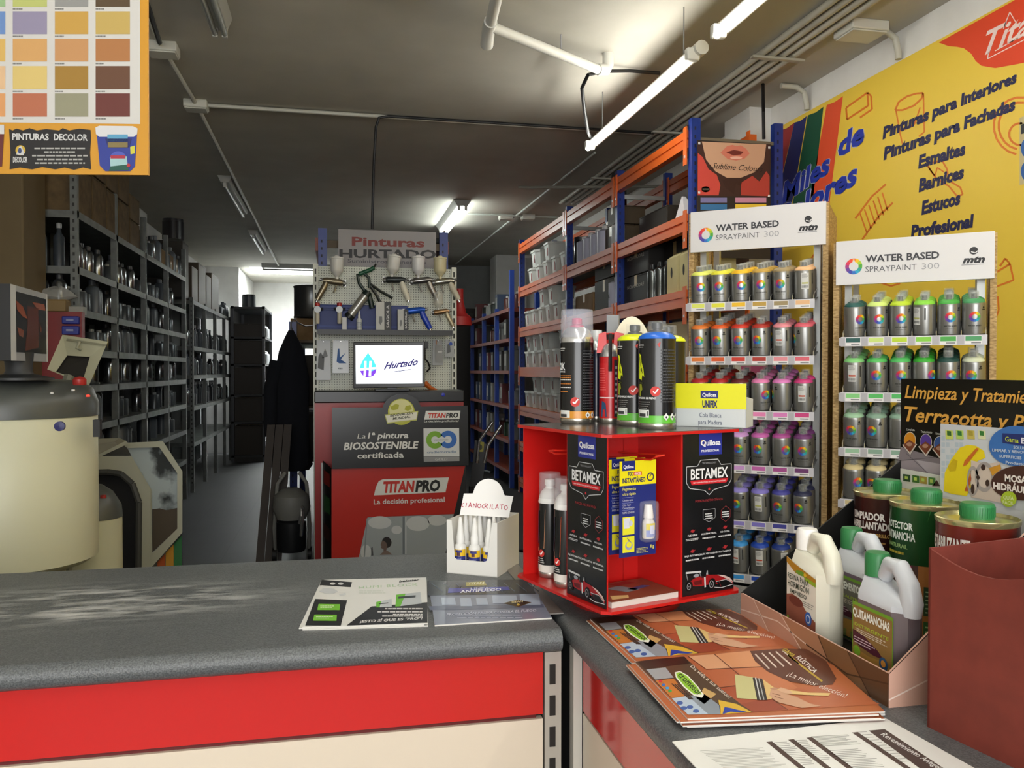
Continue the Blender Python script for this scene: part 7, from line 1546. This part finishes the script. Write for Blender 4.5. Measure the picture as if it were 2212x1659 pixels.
def lab_q(t1, t2, k):
    def f(A):
        A.P([(-.48, .02), (.40, .02), (.40, .66), (-.48, .66)], '#6fa02c|r.3'); A.P([(-.46, .03), (.385, .03), (.385, .63), (-.46, .63)], k, 2)
        A.T(t1, (-.46, .53), (.34, .53), 0, '#eef0e6', .04, 0, 3, hv=(0, .075)); A.T(t2, (-.42, .445), (.32, .445), 0, '#a9bc3a', .02, 0, 3, hv=(0, .03)); A.lines(-.4, .385, .3, .435, 3, '#d8d0c0', 3, .4)
        A.P([(-.46, .40), (-.2, .38), (.1, .31), (.22, .26), (.0, .25), (-.3, .27), (-.46, .31)], '#4a1a2c|r.3', 3); A.lines(-.42, .29, .05, .36, 3, '#d8c0c8', 4, .35)
        A.O(-.36, .22, .08, .045, '#7db02c', 4); A.P([(-.46, .03), (.385, .03), (.385, .2), (.2, .24), (-.1, .22), (-.46, .24)], '#a8803c|r.3', 3)
        for i in range(5): A.P([(-.1 + i * .09, .05), (-.03 + i * .09, .05), (-.02 + i * .09, .12), (-.09 + i * .09, .12)], ('#7d8a4a', '#b58a4a')[i % 2], 4)
        A.T('4', (-.35, .09), (-.22, .09), 0, '#d8a83a', .05, 0, 5, hv=(0, .08)); A.O(.22, .22, .09, .06, '#26507a', 4); A.O(.22, .225, .05, .03, '#d8923a', 5); A.P([(-.46, .03), (-.46, .07), (-.1, .05), (.385, .05), (.385, .03)], '#1f3a1c', 5); A.O(.30, .06, .05, .04, '#7fc02a', 6)
    return f
jug('opaque white jug of concrete resin with white cap, far left in the tray', .700, 1.096, 1.195, '#dedccb|r.35', '#e9e8e4|r.4', lab_w)
jug('translucent purple jug with green cap, half hidden behind the nearest jug', .772, 1.088, 1.186, '#c6cad0|r.3', GR, lab_q('QUITACEMENTOS', 'ANTISALITRE', '#6d6a60|r.3'), '#6f5d70|r.3')
jug('translucent brown jug with green cap at the near end of tray', .700, .925, 1.022, '#c6cad0|r.3', GR, lab_q('QUITAMANCHAS', 'DETERGENTE', '#8a6a3a|r.3'), '#6b5f62|r.3')
# dark red box
a = on(2003, 1570, ZC); rz = math.atan2(-.926 * .978 - .376 * .208, .376 * .978 - .926 * .208)
t = thing('dark_red_box', 'matt dark red open box with wavy rim, nearest on the right', 'box', a, rz)
K1, K2 = noisy('red_painted_card', '#6c281c', '#762d20', 30, .75, bump=.15), '#471812|r.8'
hb = .212; Lb = .20; n = 12
def rim(u): return hb - .018 * math.sin(PI * min(1, u * 1.4)) * (u > 0) 
def wall(p0, p1, f, nm, thk=.003, k=K1):
    b = MB(); dr = (Vector(p1) - Vector(p0)); nn = V(-dr.y, dr.x, 0).normalized() * thk
    lo = [Vector(p0) + dr * (i / n) for i in range(n + 1)]
    b.prism(lo + [lo[-1] + V(0, 0, f(1))] + [lo[n - i] + V(0, 0, f(1 - i / n)) for i in range(1, n + 1)], [p + nn for p in lo] + [lo[-1] + V(0, 0, f(1)) + nn] + [lo[n - i] + V(0, 0, f(1 - i / n)) + nn for i in range(1, n + 1)], k)
    return b.build(nm, t)
wall((0, 0, 0), (Lb, 0, 0), rim, 'side'); wall((0, Lb, 0), (0, 0, 0), lambda u: hb, 'side'); wall((Lb, 0, 0), (Lb, Lb, 0), lambda u: hb, 'side'); wall((Lb, Lb, 0), (0, Lb, 0), lambda u: hb + .004 * math.sin(u * 5), 'side')
MB().box((.003, .003, 0), (Lb - .003, Lb - .003, .004), K2).build('bottom', t)
